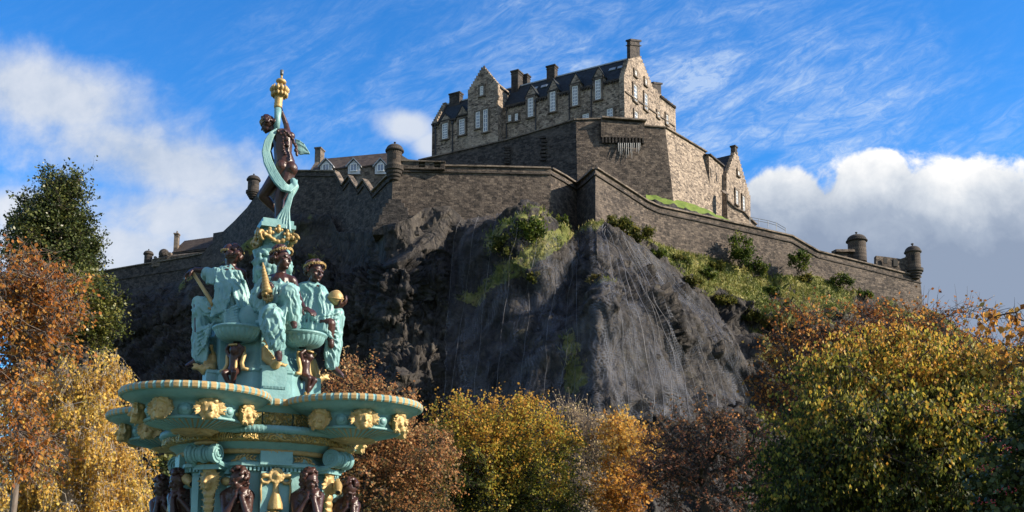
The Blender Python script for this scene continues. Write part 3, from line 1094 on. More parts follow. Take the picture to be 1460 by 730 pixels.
# ------------------------------------------------------------------ sentry turrets
def turret(label, px, ytip, yeave, ydome, ybot, ycorb, rdome, rbody, D, material, group, slit=True, loc_extra=0):
    c = P(px, ybot, D)
    sc = (D * _c + (c.z) * _s) / F
    zb = c.z
    ze, zd, zt = P(px, yeave, D).z, P(px, ydome, D).z, P(px, ytip, D).z
    zc = P(px, ycorb, D).z
    R, r = rdome * sc, rbody * sc
    root = thing('sentry_turret', (c.x, c.y, zc), label, 'turret', group)
    b = MB(); b.lathe((c.x, c.y, 0), [(0.0, zb), (r, zb), (r, ze), (0, ze)], 24)
    smooth_by_angle(b.build('body', material, root, uv=True))
    if ycorb > ybot + 1:
        b = MB()
        prof = [(0.0, zc), (r * 0.35, zc)]
        nst = 4
        for i in range(nst):
            rr = r * (0.5 + 0.78 * (i + 1) / nst)
            z0 = zc + (zb - zc) * i / nst
            z1 = zc + (zb - zc) * (i + 0.8) / nst
            prof += [(rr * 0.95, z0), (rr, z0 + 0.05), (rr, z1)]
        prof += [(r * 1.30, zb + 0.14), (r * 1.02, zb + 0.2), (0, zb + 0.2)]
        b.lathe((c.x, c.y, 0), prof, 24)
        smooth_by_angle(b.build('corbel', M['soot'], root, uv=True))
    b = MB()
    prof = [(0, ze - 0.02), (R * 0.92, ze - 0.02), (R, ze + 0.08), (R, ze + 0.28), (R * 0.93, ze + 0.36)]
    for i in range(1, 9):
        a = math.pi / 2 * i / 8
        prof.append((R * 0.9 * math.cos(a) + 0.02, ze + 0.36 + (zd - ze - 0.36) * math.sin(a)))
    b.lathe((c.x, c.y, 0), prof, 28)
    smooth_by_angle(b.build('dome', M['soot'], root, uv=True), 25)
    b = MB()
    h = zt - zd
    b.lathe((c.x, c.y, zd), [(0.05, -0.2), (h * 0.42, -0.02), (h * 0.22, h * 0.2), (h * 0.2, h * 0.4), (h * 0.42, h * 0.55), (h * 0.42, h * 0.8), (0.01, h)], 12)
    b.build('finial', M['soot'], root, smooth=True, uv=True)
    if slit:
        b = MB()
        a = Vector((-c.x - r * 2.5, -c.y, 0)).normalized()
        t = Vector((-a.y, a.x, 0))
        b.box(Vector((c.x, c.y, zb + (ze - zb) * 0.62)) + a * (r - 0.05), (r * 0.42, 0.2, (ze - zb) * 0.34), (t, a, Vector((0, 0, 1))))
        b.build('window', M['dark'], root)
    return root


GT = 'domed sentry turrets on the castle walls'
turret('small domed turret high on the left shoulder beside the top statue', 361, 247.5, 258, 250.5, 274, 284, 10, 8, 204, M['wall_dark'], GT)
turret('tiny domed turret farthest left, above the lower rampart', 211, 355, 363.5, 357.5, 376.5, 377, 7.2, 5.6, 233.5, M['wall_dark'], GT, slit=False)
turret('domed corner turret on corbels above the stepped buttress', 562.3, 202, 217, 206, 240, 258, 13.4, 10.8, 167.6, M['wall'], GT)
turret('round sunlit turret with a plain conical cap, set back behind the right rampart', 1223, 330.5, 345.2, 334.5, 374, 374.5, 15, 12.6, 207.5, M['wall'], GT, slit=False)
turret('domed turret on corbels at the far right end of the rampart', 1303, 346.5, 361, 351, 385, 398, 12, 10, 206.4, M['wall'], GT)


def simple_wall(name, label, cat, pts, thick, material, cut=None, course=None):
    """outline of (px,py,D) points extruded back"""
    b = MB()
    b.slab([P(*p) for p in pts], (0, thick, 0))
    return tag(b.build(name, material, uv=True), label, cat)


# parapet with two gun openings beside the corner turret
pr = thing('parapet', P(625, 236, 166.9), 'parapet with two square gun openings right of the corner turret', 'parapet')
b = MB()
for x0, x1, y0, y1 in ((574, 597, 229.5, 241), (606, 619, 230, 241), (628, 634, 230.5, 241)):
    b.slab([P(x0, y1, 167.2), P(x1, y1, 167.2), P(x1, y0, 167.2), P(x0, y0, 167.2)], (0, 1.6, 0))
b.slab([P(597.02, 241, 167.2), P(605.98, 241, 167.2), P(605.98, 238.5, 167.2), P(597.02, 238.5, 167.2)], (0, 1.6, 0))
b.slab([P(619.02, 241, 167.2), P(627.98, 241, 167.2), P(627.98, 238.5, 167.2), P(619.02, 238.5, 167.2)], (0, 1.6, 0))
b.build('masonry', M['wall'], pr, uv=True)
b = MB(); b.slab([P(571, 229.4, 167), P(635, 230.9, 167), P(635, 229.2, 167), P(600, 228.6, 167), P(582, 227, 167), P(574, 222, 167), P(571, 216, 167)], (0, 1.9, 0))
b.build('coping', M['trim'], pr, uv=True)

# crenellated end of the right rampart
er = thing('parapet', P(1272, 385, 204.5), 'crenellated parapet with small openings next to the far right turret', 'parapet')
b = MB()
b.slab([P(1249, 388, 204), P(1262, 390, 204.6), P(1262, 366, 204.6), P(1249, 364.5, 204)], (0, 1.2, 0))
b.slab([P(1262.1, 390, 204.6), P(1296, 394, 206), P(1296, 362, 206), P(1290, 367, 206), P(1284, 369, 205.6), P(1262.1, 366, 204.6)], (0, 1.2, 0))
b.build('masonry', M['wall'], er, uv=True)
b = MB()
b.slab([P(1260, 375, 203.9), P(1265, 376, 204.05), P(1265, 369, 204.05), P(1260, 368, 203.9)], (0, 0.2, 0))
b.build('opening', M['dark'], er)
b = MB()
b.slab([P(1274, 379, 204.9), P(1280, 380, 205.1), P(1280, 370, 205.1), P(1274, 369, 204.9)], (0, 0.2, 0))
b.build('opening', M['dark'], er)
b = MB(); b.beam(P(1189, 358.5, 205), P(1222, 358.5, 207), 1.6, 0.5)
b.slab([P(1190, 372, 205), P(1222, 376, 207), P(1222, 360, 207), P(1190, 359.5, 205)], (0, 1.0, 0))
tag(b.build('parapet', M['wall'], uv=True), 'low stone wall running into the round sunlit turret', 'parapet')

# ------------------------------------------------------------------ inner bastion under the great building
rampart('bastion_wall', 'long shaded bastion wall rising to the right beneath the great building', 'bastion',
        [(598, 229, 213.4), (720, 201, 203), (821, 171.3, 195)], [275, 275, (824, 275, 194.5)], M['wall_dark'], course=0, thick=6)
rampart('bastion_wall', 'broad front face of the bastion between its two corners', 'bastion',
        [(821, 171.3, 195.1), (857, 170, 195.6), (919, 180, 197), (948.5, 182.5, 197.6)], [(824, 290, 193.5), (857, 290, 194), (925, 300, 195), (962, 302, 195.4)], M['wall'], course=0, thick=6)
rampart('bastion_wall', 'sunlit battered side wall of the bastion facing right', 'bastion',
        [(948.5, 182.5, 197.6), (976, 199, 203), (1006, 217, 209)], [(962, 302, 195.4), (989, 306, 200.5), (1018, 312, 206)], M['ashlar'], course=0, thick=6)
ob_ = thing('box_machicolation', P(888, 205, 195.2), 'projecting stone box on a row of corbels, white streaks below it', 'machicolation')
b = MB(); b.slab([P(857, 195, 194.6), P(919, 197, 196), P(919, 175, 196), P(857, 170.2, 194.6)], (0, 2.5, 0)); b.build('masonry', M['wall'], ob_, uv=True)
b = MB(); b.beam(P(856.5, 170.0, 195.4), P(919.5, 174.6, 196.8), 2.6, 0.3); b.build('coping', M['trim'], ob_, uv=True)
b = MB()
for k in range(13):
    x = 859.5 + k * 4.75
    b.box(P(x, 201 + k * 0.1, 195.25 + k * 0.11), (0.36, 1.3, 1.15))
b.build('corbel', M['soot'], ob_, uv=True)
b = MB()
for k in range(12):
    x = 882 + k * 2.8 + random.uniform(-0.6, 0.6)
    y1 = random.uniform(214, 228)
    p0, p1 = P(x, 204, 195.15 + k * 0.05), P(x + random.uniform(-0.5, 0.5), y1, 194.62 + k * 0.05)
    b.tube([p0, (p0 + p1) / 2, p1], [0.10, 0.07, 0.02], 6)
b.build('lime_streak', simple('lime_deposit', (0.36, 0.36, 0.35), 0.8, 0, 0.3, 2.0), ob_)
# two dark vertical slots with bars on the long bastion wall
for x, y0, y1, D, lab in ((774, 196, 233, 198.2, 'taller column of dark projecting stones on the long shaded bastion wall'), (723, 210, 236, 202.4, 'shorter column of dark projecting stones, left on the long shaded bastion wall')):
    b = MB()
    for k in range(7):
        yy = y0 + (y1 - y0) * k / 7
        b.box(P(x + (k % 2) * 1.5, yy, D - 0.2), (1.15, 0.5, 0.42))
    tag(b.build('projecting_stone', M['soot'], uv=True), lab, 'stonework')


# ------------------------------------------------------------------ the great building
def on(A, B, px, py):
    """photo pixel -> point on the vertical plane through plan points A, B"""
    d = P(px, py, 1.0) - Vector((0, 0, CAMZ))
    n = Vector((-(B.y - A.y), B.x - A.x, 0))
    k = n.dot(Vector((A.x, A.y, CAMZ)) - Vector((0, 0, CAMZ))) / n.dot(d)
    return Vector((0, 0, CAMZ)) + d * k


def plan(p, z=0):
    return Vector((p.x, p.y, z))


Ah, Bh = P(616, 183, 228), P(891, 111, 205)
Ch = P(963, 153, 228)
tF = (plan(Bh) - plan(Ah)).normalized()
nF = Vector((tF.y, -tF.x, 0))            # out of the front
tG = (plan(Ch) - plan(Bh)).normalized()
nG = Vector((tG.y, -tG.x, 0))
zE = Bh.z                                 # eaves
UP = Vector((0, 0, 1))


def window(parent, A, B, cx_, yt, yb, wpx, nrm, tan, cols=2, rows=4, surround=True, proud=0.06, frame_m='white'):
    """sash window on the plane A-B: stone surround, dark pane, white bars"""
    off = nrm * proud
    a, b = on(A, B, cx_ - wpx / 2, (yt + yb) / 2), on(A, B, cx_ + wpx / 2, (yt + yb) / 2)
    ct, cb = on(A, B, cx_, yt), on(A, B, cx_, yb)
    w = (b - a).length
    h = ct.z - cb.z
    c = (ct + cb) / 2 + off
    c = Vector((c.x, c.y, (ct.z + cb.z) / 2))
    ax = (tan, nrm, UP)
    fr = MB()
    bar = 0.11
    fr.box(c - tan * (w / 2) + nrm * 0.10, (0.16, 0.14, h), ax)
    fr.box(c + tan * (w / 2) + nrm * 0.10, (0.16, 0.14, h), ax)
    fr.box(c + UP * (h / 2) + nrm * 0.103, (w + 0.16, 0.13, 0.16), ax)
    fr.box(c - UP * (h / 2) + nrm * 0.103, (w + 0.16, 0.13, 0.2), ax)
    for i in range(1, cols):
        fr.box(c + tan * (w * (i / cols - 0.5)) + nrm * 0.08, (bar, 0.10, h - 0.2), ax)
    for i in range(1, rows):
        fr.box(c + UP * (h * (i / rows - 0.5)) + nrm * 0.083, (w - 0.16, 0.10, bar if i * 2 != rows else bar * 1.5), ax)
    f = fr.build('window', M[frame_m], parent)
    p = MB()
    p.box(c + nrm * 0.035, (w - 0.1, 0.05, h - 0.1), ax)
    p.build('pane', M['glass'], f)
    if surround:
        s = MB()
        for sg in (-1, 1):
            s.box(c + tan * (sg * (w / 2 + 0.30)) + nrm * 0.10, (0.40, 0.30, h + 0.3), ax)
        s.box(c + UP * (h / 2 + 0.32) + nrm * 0.11, (w + 1.1, 0.33, 0.42), ax)
        s.box(c - UP * (h / 2 + 0.27) + nrm * 0.14, (w + 1.2, 0.42, 0.3), ax)
        s.build('surround', M['trim'], f, uv=True)
    return f


def crow(pts, n):
    """staircase between consecutive (px,py) points"""
    out = []
    for (x0, y0), (x1, y1) in zip(pts[:-1], pts[1:]):
        for k in range(n):
            xa, ya = x0 + (x1 - x0) * k / n, y0 + (y1 - y0) * k / n
            xb, yb = x0 + (x1 - x0) * (k + 1) / n, y0 + (y1 - y0) * (k + 1) / n
            if y1 < y0:
                out += [(xa, ya), (xa, yb)]
            else:
                out += [(xa, ya), (xb, ya)]
        out.append((x1, y1))
    return out


hall = thing('great_building', plan((Ah + Bh) / 2, P(760, 200, 215).z), 'tall stone castle building with crow-stepped gables, slate roof and white sash windows on the summit', 'building')
zB = min(P(616, 222, 228).z, P(891, 172, 205).z) - 4
b = MB()
b.slab([plan(Ah, zB), plan(Bh, zB), plan(Bh, zE), plan(Ah, zE)], -nF * 1.0)
b.build('front_wall', M['ashlar'], hall, uv=True)
gp = [(889.6, 111)] + crow([(889.6, 110), (897, 84)], 7) + [(912.5, 80)] + crow([(912.5, 80), (930, 124)], 9) + [(937, 128)] + crow([(939, 134), (963, 153)], 6) + [(963, 178), (961, 181), (961, 225), (891, 200)]
b = MB()
b.slab([on(Bh, Ch, x, y) + nG * 0.02 for x, y in gp], -nG * 1.1)
b.build('gable', M['ashlar'], hall, uv=True)
wdt = 9.5
zR = on(plan(Bh) - nF * wdt / 2, plan(Bh) - nF * wdt / 2 + tF, 897, 84).z
# left gable
b = MB()
L0, L1 = plan(Ah), plan(Ah) - nF * wdt
zl = zE
st = []
for k in range(9):
    f0, f1 = k / 9, (k + 1) / 9
    st += [(L0.lerp(L0.lerp(L1, 0.5), f0), zl + (zR + 0.4 - zl) * f1), (L0.lerp(L0.lerp(L1, 0.5), f1), zl + (zR + 0.4 - zl) * f1)]
st2 = [(L0.lerp(L1, 1 - (p - L0).length / wdt), z) for p, z in st[::-1]]
poly = [plan(L0, zB)] + [plan(p, z) for p, z in st] + [plan(p, z) for p, z in st2] + [plan(L1, zB)]
b.slab(poly, tF * 1.0)
b.build('gable', M['ashlar'], hall, uv=True)
# roofs
b = MB()
r0, r1 = plan(Ah) - nF * wdt / 2 + tF * 0.9, plan(Bh) - nF * wdt / 2 - tF * 0.9
e0, e1 = plan(Ah) - nF * 0.25 + tF * 0.9, plan(Bh) - nF * 0.25 - tF * 0.9
b.slab([plan(e0, zE - 0.05), plan(e1, zE - 0.05), plan(r1, zR), plan(r0, zR)], -UP * 0.3 - nF * 0.1)
k0, k1 = e0 - nF * (wdt + 0.5), e1 - nF * (wdt + 0.5)
b.slab([plan(k1, zE - 0.05), plan(k0, zE - 0.05), plan(r0, zR), plan(r1, zR)], -UP * 0.3 + nF * 0.1)
b.build('roof', M['slate'], hall, uv=True)
b = MB(); b.beam(plan(r0, zR + 0.05), plan(r1, zR + 0.05), 0.45, 0.28); b.build('ridge', M['lead'], hall, uv=True)
LF = (plan(Bh) - plan(Ah)).length
gaps = sorted([tuple((on(Ah, Bh, x + s * 8.2, 150) - plan(Ah)).dot(tF) for s in (-1, 1)) for x in (635.3, 659.4, 757.3, 788.7, 820.6, 853.2)] + [tuple((on(Ah, Bh, x, 150) - plan(Ah)).dot(tF) for x in (668.5, 721))])
s0 = 0.0
for g0, g1 in gaps + [(LF, LF)]:
    if g0 - s0 > 0.6:
        b = MB()
        pa, pb_ = plan(Ah, zE - 0.12) + tF * s0 + nF * 0.17, plan(Ah, zE - 0.12) + tF * (g0 - 0.02) + nF * 0.17
        b.beam(pa, pb_, 0.5, 0.42)
        nk = max(2, int((g0 - s0) / 0.6))
        for k in range(nk):
            p = pa.lerp(pb_, (k + 0.5) / nk) - UP * 0.36
            b.box(p, (0.3, 0.4, 0.36), (tF, nF, UP))
        b.build('cornice', M['soot'], hall, uv=True)
    s0 = g1 + 0.02
# body behind the front so the mass is closed
b = MB()
b.slab([plan(L1, zB), plan(L1, zE - 0.1), plan(L1 + tF * 44, zE - 0.1), plan(L1 + tF * 44, zB)], nF * 0.9)
b.build('rear_wall', M['ashlar'], hall, uv=True)
# rear wing along the right side
wg = on(Bh, Ch, 930, 124)
b = MB()
q0, q1 = on(Bh, Ch, 931, 131) - nG * 1.1, on(Bh, Ch, 963, 153) - nG * 1.1
b.slab([q0 - UP * 0.6, q1 - UP * 0.6, q1 - nG * 7 + UP * 0.5, q0 - nG * 7 + UP * 3], -UP * 0.3)
b.build('roof', M['slate'], hall, uv=True)
b = MB()
zt_ = on(Bh, Ch, 963, 153).z - 0.3
b.slab([plan(Ch, zB), plan(Ch - nG * 12, zB), plan(Ch - nG * 12, zt_), plan(Ch, zt_)], -tG * 0.8)
b.build('end_wall', M['ashlar'], hall, uv=True)
b = MB()
for k in range(14):
    p = on(Bh, Ch, 941 + k * 1.55, 138 + k * 1.2)
    b.box(p + nG * 0.2, (0.3, 0.5, 0.5), (tG, nG, UP))
b.build('cornice', M['soot'], hall, uv=True)
b = MB(); b.beam(on(Bh, Ch, 891, 131) + nG * 0.12, on(Bh, Ch, 961, 180) + nG * 0.12, 0.3, 0.28); b.build('string_course', M['trim'], hall, uv=True)
# corner quoin strip where front meets gable
b = MB()
for k in range(16):
    z = zB + (zE - zB) * (k + 0.5) / 16
    b.box(plan(Bh, z) + nF * 0.03 - tF * (0.5 + 0.2 * (k % 2)) , (1.0 + 0.4 * (k % 2), 0.16, 0.62), (tF, nF, UP))
b.build('quoin', M['trim'], hall, uv=True)

# projecting front bay
pb = 2.0
Ab, Bb = plan(Ah) + nF * pb, plan(Bh) + nF * pb
b = MB()
bo = [(667, 232), (667, 131.5)] + crow([(667, 131.5), (688.2, 96)], 9) + crow([(689.8, 96), (710, 120.5)], 9) + [(710, 215)]
b.slab([on(Ab, Bb, x, y) for x, y in bo], -nF * 0.9)
bay = b.build('front_bay', M['ashlar'], hall, uv=True)
pL, pR = on(Ab, Bb, 667, 131.5), on(Ab, Bb, 710, 120.5)
ap = on(Ab, Bb, 689, 98)
zbay = (pL.z + pR.z) / 2
b = MB()
for pp, sg in ((pL, 1), (pR, -1)):
    q = plan(pp, zB) + tF * (0.02 * sg) - nF * 0.9
    b.slab([q, q - nF * 4.5, plan(q - nF * 4.5, zbay + 0.5), plan(q, zbay + 0.5)], tF * (0.8 * sg))
b.build('bay_side', M['ashlar'], bay, uv=True)
b = MB()
for pp, sg in ((pL, -1), (pR, 1)):
    a0 = plan(pp, zbay - 0.1) - nF * 0.9 + tF * 0.25 * sg
    a1 = a0 - nF * 6
    m0, m1 = plan(ap, ap.z - 0.35) - nF * 0.9, plan(ap, ap.z - 0.35) - nF * 6.9
    b.slab([a0, a1, m1, m0], -UP * 0.3)
b.build('bay_roof', M['slate'], bay, uv=True)
b = MB(); b.lathe(ap - nF * 0.45, [(0.3, -0.6), (0.35, 0.1), (0.16, 0.3), (0.3, 0.55), (0.16, 0.8), (0.02, 1.05)], 10); b.build('finial', M['soot'], bay, smooth=True, uv=True)
b = MB()
q = on(Ab, Bb, 710, 150)
for k in range(5):
    b.box(q + UP * (0.5 * k) - tF * (0.55 - 0.1 * k) + nF * (0.06 + 0.003 * k), (0.5 + 0.12 * k, 0.25 + 0.05 * k, 0.48), (tF, nF, UP))
b.build('corner_corbel', M['trim'], bay, uv=True)

for cxw, a, c_, w_ in ((682, 160.5, 182.5, 5.0), (692.8, 157, 187.7, 5.2), (687.4, 124, 136, 3.8)):
    window(hall, Ab, Bb, cxw, a, c_, w_, nF, tF, 2, 5)
# tall wallhead windows with stone pediments breaking the eaves
for cxw, yt, yb, yb0, ya in ((635.3, 177, 198, 172.6, 163), (659.4, 171, 192, 165, 151.5), (757.3, 141, 166.6, 137, 123), (788.7, 132, 159, 130, 114), (820.6, 124, 150.6, 120, 105), (853.2, 115, 142, 111, 97)):
    b = MB()
    hw = 8.0
    sl_ = -72 / 275.0
    pt = [(cxw - hw, yb0 + 9 - hw * sl_), (cxw + hw, yb0 + 9 + hw * sl_), (cxw + hw, yb0 + hw * sl_), (cxw, ya), (cxw - hw, yb0 - hw * sl_)]
    b.slab([on(Ah, Bh, x, y) + nF * 0.06 for x, y in pt], -nF * 4.2)
    d = b.build('dormer', M['ashlar'], hall, uv=True)
    k = MB()
    for sx in (-1, 1):
        p0 = on(Ah, Bh, cxw + sx * (hw + 1.2), yb0 + sx * hw * sl_ + 1.0) + nF * 0.1
        p1 = on(Ah, Bh, cxw, ya - 0.8) + nF * 0.1
        k.slab([p0, p0 - nF * 4.3, p1 - nF * 4.3, p1], UP * 0.30)
    k.build('dormer_roof', M['slate'], d, uv=True)
    k = MB(); k.beam(on(Ah, Bh, cxw - hw, yb0 - hw * sl_) + nF * 0.2, on(Ah, Bh, cxw + hw, yb0 + hw * sl_) + nF * 0.2, 0.4, 0.35)
    k.build('pediment_trim', M['soot'], d, uv=True)
    window(hall, Ah, Bh, cxw, yt, yb, 6.6, nF, tF, 3, 6, proud=0.12)
for cxw, a, c_, w_ in ((727.5, 165, 173, 3.0), (737, 163, 172, 3.2), (835.7, 163.5, 171, 7.5), (870, 156, 168.7, 7.0)):
    window(hall, Ah, Bh, cxw, a, c_, w_, nF, tF, 3 if w_ > 5 else 2, 3)
for cxw, a, c_, w_ in ((904.7, 123, 144, 3.6), (919.8, 135, 156, 3.2), (905.6, 160.5, 171, 3.4), (937.6, 161, 167, 2.0), (950, 165, 177, 2.2), (905.3, 102, 108, 1.8), (919.8, 114, 121, 1.6)):
    window(hall, Bh, Ch, cxw, a, c_, w_, nG, tG, 2, 4 if c_ - a > 15 else 2)


def chimney(x0, x1, y0, y1, w, pots=3, depth=1.5, par=None):
    A_, B_ = plan(Ah) - nF * w, plan(Bh) - nF * w
    a, b2 = on(A_, B_, x0, y1), on(A_, B_, x1, y1)
    zt = on(A_, B_, (x0 + x1) / 2, y0).z
    c = (plan(a) + plan(b2)) / 2
    wd = max(0.8, abs((b2 - a).dot(tF)) - depth * 0.35)
    z0 = min(a.z, b2.z) - 3.0
    k = MB()
    k.box(plan(c, (z0 + zt) / 2), (wd, depth, zt - z0), (tF, nF, UP))
    k.box(plan(c, zt - 0.15), (wd + 0.35, depth + 0.35, 0.34), (tF, nF, UP))
    k.box(plan(c, zt - 0.75), (wd + 0.18, depth + 0.18, 0.16), (tF, nF, UP))
    ch = k.build('chimney', M['soot'], hall, uv=True)
    k = MB()
    for i in range(pots):
        k.lathe(plan(c, zt) + tF * ((i + 0.5) / pots - 0.5) * wd * 0.9, [(0.16, 0), (0.13, 0.4), (0.17, 0.45), (0.1, 0.46)], 8)
    if pots:
        k.build('chimney_pot', M['tile'], ch, uv=True)
    return ch


chimney(641.6, 658.8, 134, 149, 4.7, 2)
chimney(730, 744, 103, 126, 4.7, 2, 2.2)
chimney(744.5, 755.5, 108, 121, 7.5, 2)
chimney(780, 794.5, 95, 112, 4.7, 3)
k = MB()
k.slab([on(Bh, Ch, x, y) + nG * 0.0 for x, y in ((898.6, 86), (912.6, 82), (912.0, 58.5), (898.4, 56))], -nG * 0.75)
for dx, ya, yb in ((1.0, 55.4, 58.0), (0.5, 63.0, 64.2)):
    k.slab([on(Bh, Ch, x, y) + nG * 0.25 for x, y in ((897.8, yb), (913.2, yb + 2), (913.2, ya + 2), (897.8, ya))], -nG * 1.2)
k.build('chimney', M['soot'], hall, uv=True)
k = MB()
k.slab([on(Bh, Ch, x, y) - nG * 0.3 for x, y in ((933, 138), (944.5, 142), (944.5, 118), (933, 116.5))], -nG * 1.2)
k.slab([on(Bh, Ch, x, y) - nG * 0.05 for x, y in ((932.2, 118.8), (945.2, 120.4), (945.2, 118), (932.2, 116.2))], -nG * 1.7)
k.build('chimney', M['soot'], hall, uv=True)
for x, yt, yb in ((621, 182, 222), (645, 175, 218), (668.5, 171, 214), (722, 156, 203), (763.7, 144, 196), (811.6, 131, 184), (843, 124, 178), (885, 113, 173)):
    A_, B_ = plan(Ah) + nF * 0.22, plan(Bh) + nF * 0.22
    b = MB()
    b.tube([on(A_, B_, x, yt), on(A_, B_, x, yb)], 0.13, 8)
    b.box(on(A_, B_, x, yt), (0.5, 0.4, 0.5), (tF, nF, UP))
    b.build('drainpipe', M['pipe'], hall)
b = MB()
for x, y in ((762, 126), (776, 121), (822, 106), (873, 91), (885, 88)):
    A_, B_ = plan(Ah) - nF * 3.0, plan(Bh) - nF * 3.0
    p = on(A_, B_, x, y)
    zz = zE + (zR - zE) * (3.0 / (wdt / 2)) + 0.12
    sd = (UP * (zR - zE) - nF * (wdt / 2)).normalized()
    b.box(plan(p, zz), (1.5, 0.9, 0.16), (tF, sd, tF.cross(sd)))
b.build('rooflight', M['lead'], hall)

# ------------------------------------------------------------------ right-hand lower buildings
blk = thing('stone_block_house', P(1012, 290, 206), 'plain sunlit stone block between the battered bastion and the steep gabled house', 'building')
kA, kB, kC = P(998, 222, 212), P(1010.5, 221, 207.5), P(1031, 238, 214)
b = MB()
b.slab([kA, kB, Vector((kB.x, kB.y, kB.z - 16)), Vector((kA.x, kA.y, kA.z - 16))], (1.2, 1.6, 0))
b.slab([kB + Vector((0.02, 0, 0)), kC, Vector((kC.x, kC.y, kC.z - 16)), Vector((kB.x + 0.02, kB.y, kB.z - 16))], (-1.6, 1.8, 0))
b.build('masonry', M['ashlar'], blk, uv=True)
tK = (plan(kC) - plan(kB)).normalized(); nK = Vector((tK.y, -tK.x, 0))
b = MB(); b.beam(kA + UP * 0.1, kB + UP * 0.1, 0.9, 0.3); b.beam(kB + UP * 0.104, kC + UP * 0.104, 0.9, 0.3); b.build('coping', M['soot'], blk, uv=True)
for x, ya, yb, w in ((1013, 240, 252, 1.8), (1021, 246, 258, 1.8)):
    b = MB()
    c0 = on(kB, kC, x, (ya + yb) / 2)
    b.box(c0 + nK * 0.03, (w * 0.14, 0.2, (yb - ya) * 0.145), (tK, nK, UP))
    b.build('opening', M['dark'], blk)
b = MB(); b.slab([plan(kA, kB.z - 0.3), plan(kB, kB.z - 0.3), plan(kC, kB.z - 0.5), plan(kC + (kA - kB), kB.z - 0.5)], -UP * 0.3); b.build('roof', M['lead'], blk, uv=True)

gh = thing('gabled_house', P(1055, 310, 216), 'steep roofed sunlit gabled house at the right end of the summit', 'building')
gA, gB = P(1036, 251, 213), P(1070, 284, 224)
tH = (plan(gB) - plan(gA)).normalized(); nH = Vector((tH.y, -tH.x, 0))
b = MB()
go = [(1036, 330), (1036, 251)] + crow([(1036, 251), (1048.5, 217)], 8) + crow([(1050.5, 217), (1070, 284)], 12) + [(1070, 340)]
b.slab([on(gA, gB, x, y) for x, y in go], -nH * 0.9)
b.build('gable', M['ashlar'], gh, uv=True)
apx = on(gA, gB, 1049.5, 219)
b = MB()
e0 = on(gA, gB, 1036, 252) - nH * 0.9
r0 = apx - nH * 0.9
b.slab([e0, r0, r0 - nH * 14, e0 - nH * 14], -UP * 0.3)
e1 = on(gA, gB, 1070, 284) - nH * 0.9
b.slab([r0, e1, e1 - nH * 14, r0 - nH * 14], -UP * 0.3)
b.build('roof', M['slate'], gh, uv=True)
b = MB()
q = e0 + tH * 0.4 - UP * 0.3
b.slab([q, q - nH * 13, plan(q - nH * 13, q.z - 13), plan(q, q.z - 13)], tH * 0.8)
b.build('side_wall', M['ashlar'], gh, uv=True)
b = MB(); b.box(apx + UP * 0.7 - nH * 0.45, (1.3, 1.0, 1.7), (tH, nH, UP)); b.box(apx + UP * 1.6 - nH * 0.45, (1.6, 1.3, 0.3), (tH, nH, UP)); b.build('chimney', M['soot'], gh, uv=True)
for cxw, a, c_, w_ in ((1049.3, 273, 291, 2.2), (1059, 281, 301, 2.2), (1052, 245, 250, 1.4)):
    window(gh, gA, gB, cxw, a, c_, w_, nH, tH, 2, 4)
rampart('terrace_wall', 'stepped sunlit terrace wall below the steep gabled house', 'wall',
        [(1031, 272, 209), (1036, 277, 208), (1037, 287, 208), (1047, 297, 208.5), (1060, 303, 209.5), (1067, 311, 210), (1078, 321, 211)], [335] * 7, M['ashlar'], thick=1.0, course=0)

# ------------------------------------------------------------------ grass bank inside the right rampart
def bank():
    m, g = mat('lawn_grass')
    ob = g.n('TexCoord').outputs['Object']
    g.set(g.b.inputs['Base Color'], g.ramp(g.noise(ob, 0.8, 7, 0.7), [(0.3, (0.075, 0.125, 0.018)), (0.55, (0.14, 0.20, 0.030)), (0.8, (0.22, 0.235, 0.055))]))
    g.b.inputs['Roughness'].default_value = 0.95
    g.set(g.b.inputs['Normal'], g.bump(g.noise(ob, 5.0, 5, 0.7), 0.6, 0.15))
    prof = [('lawn_grass', [(921, 276.5, 195), (960, 283.5, 196.5), (1000, 295, 199), (1040, 314, 202), (1064, 325, 204)], [(921, 284, 192.5), (960, 293, 194), (1000, 304.5, 196.5), (1040, 319, 199.5), (1064, 327, 201.5)], m, 'upper strip of bright mown lawn below the battered bastion'),
            ('rock_ledge', [(926, 284.5, 192.6), (960, 293, 194.2), (1000, 304.5, 196.7), (1040, 319, 199.7), (1064, 327, 201.7)], [(926, 290, 190.8), (960, 299, 192.0), (1000, 308, 194.6), (1040, 319, 197.5), (1064, 328, 199.5)], M['rock'], 'dark rock ledge between the two lawn strips'),
            ('lawn_grass', [(926, 289.5, 190.9), (960, 298, 192.2), (1000, 307.5, 194.8), (1040, 318.6, 197.7), (1064, 327, 199.7)], [(926, 300, 182), (960, 308, 184), (1000, 318, 187), (1040, 328, 190), (1064, 336, 192)], m, 'lower strip of bright mown lawn behind the right rampart')]
    for nm, a, b_, mm, lab in prof:
        n = 60
        rows = []
        for v in np.linspace(0, 1, 9):
            row = []
            for u in np.linspace(0, 1, n):
                pa = [np.interp(u * (len(a) - 1), range(len(a)), [q[i] for q in a]) for i in range(3)]
                pb_ = [np.interp(u * (len(a) - 1), range(len(a)), [q[i] for q in b_]) for i in range(3)]
                row.append(P(*pa) * (1 - v) + P(*pb_) * v)
            rows.append(row)
        X = np.array(rows)
        X = X + (fbm(X.reshape(-1, 3) * 0.5, 3).reshape(9, n) * (0.28 if nm != 'rock_ledge' else 0.7))[..., None] * np.array([0, -0.6, 0.6])
        o = grid_mesh(nm, X, mm, kind='structure', attrs={'grass': np.zeros((9, n))})


bank()

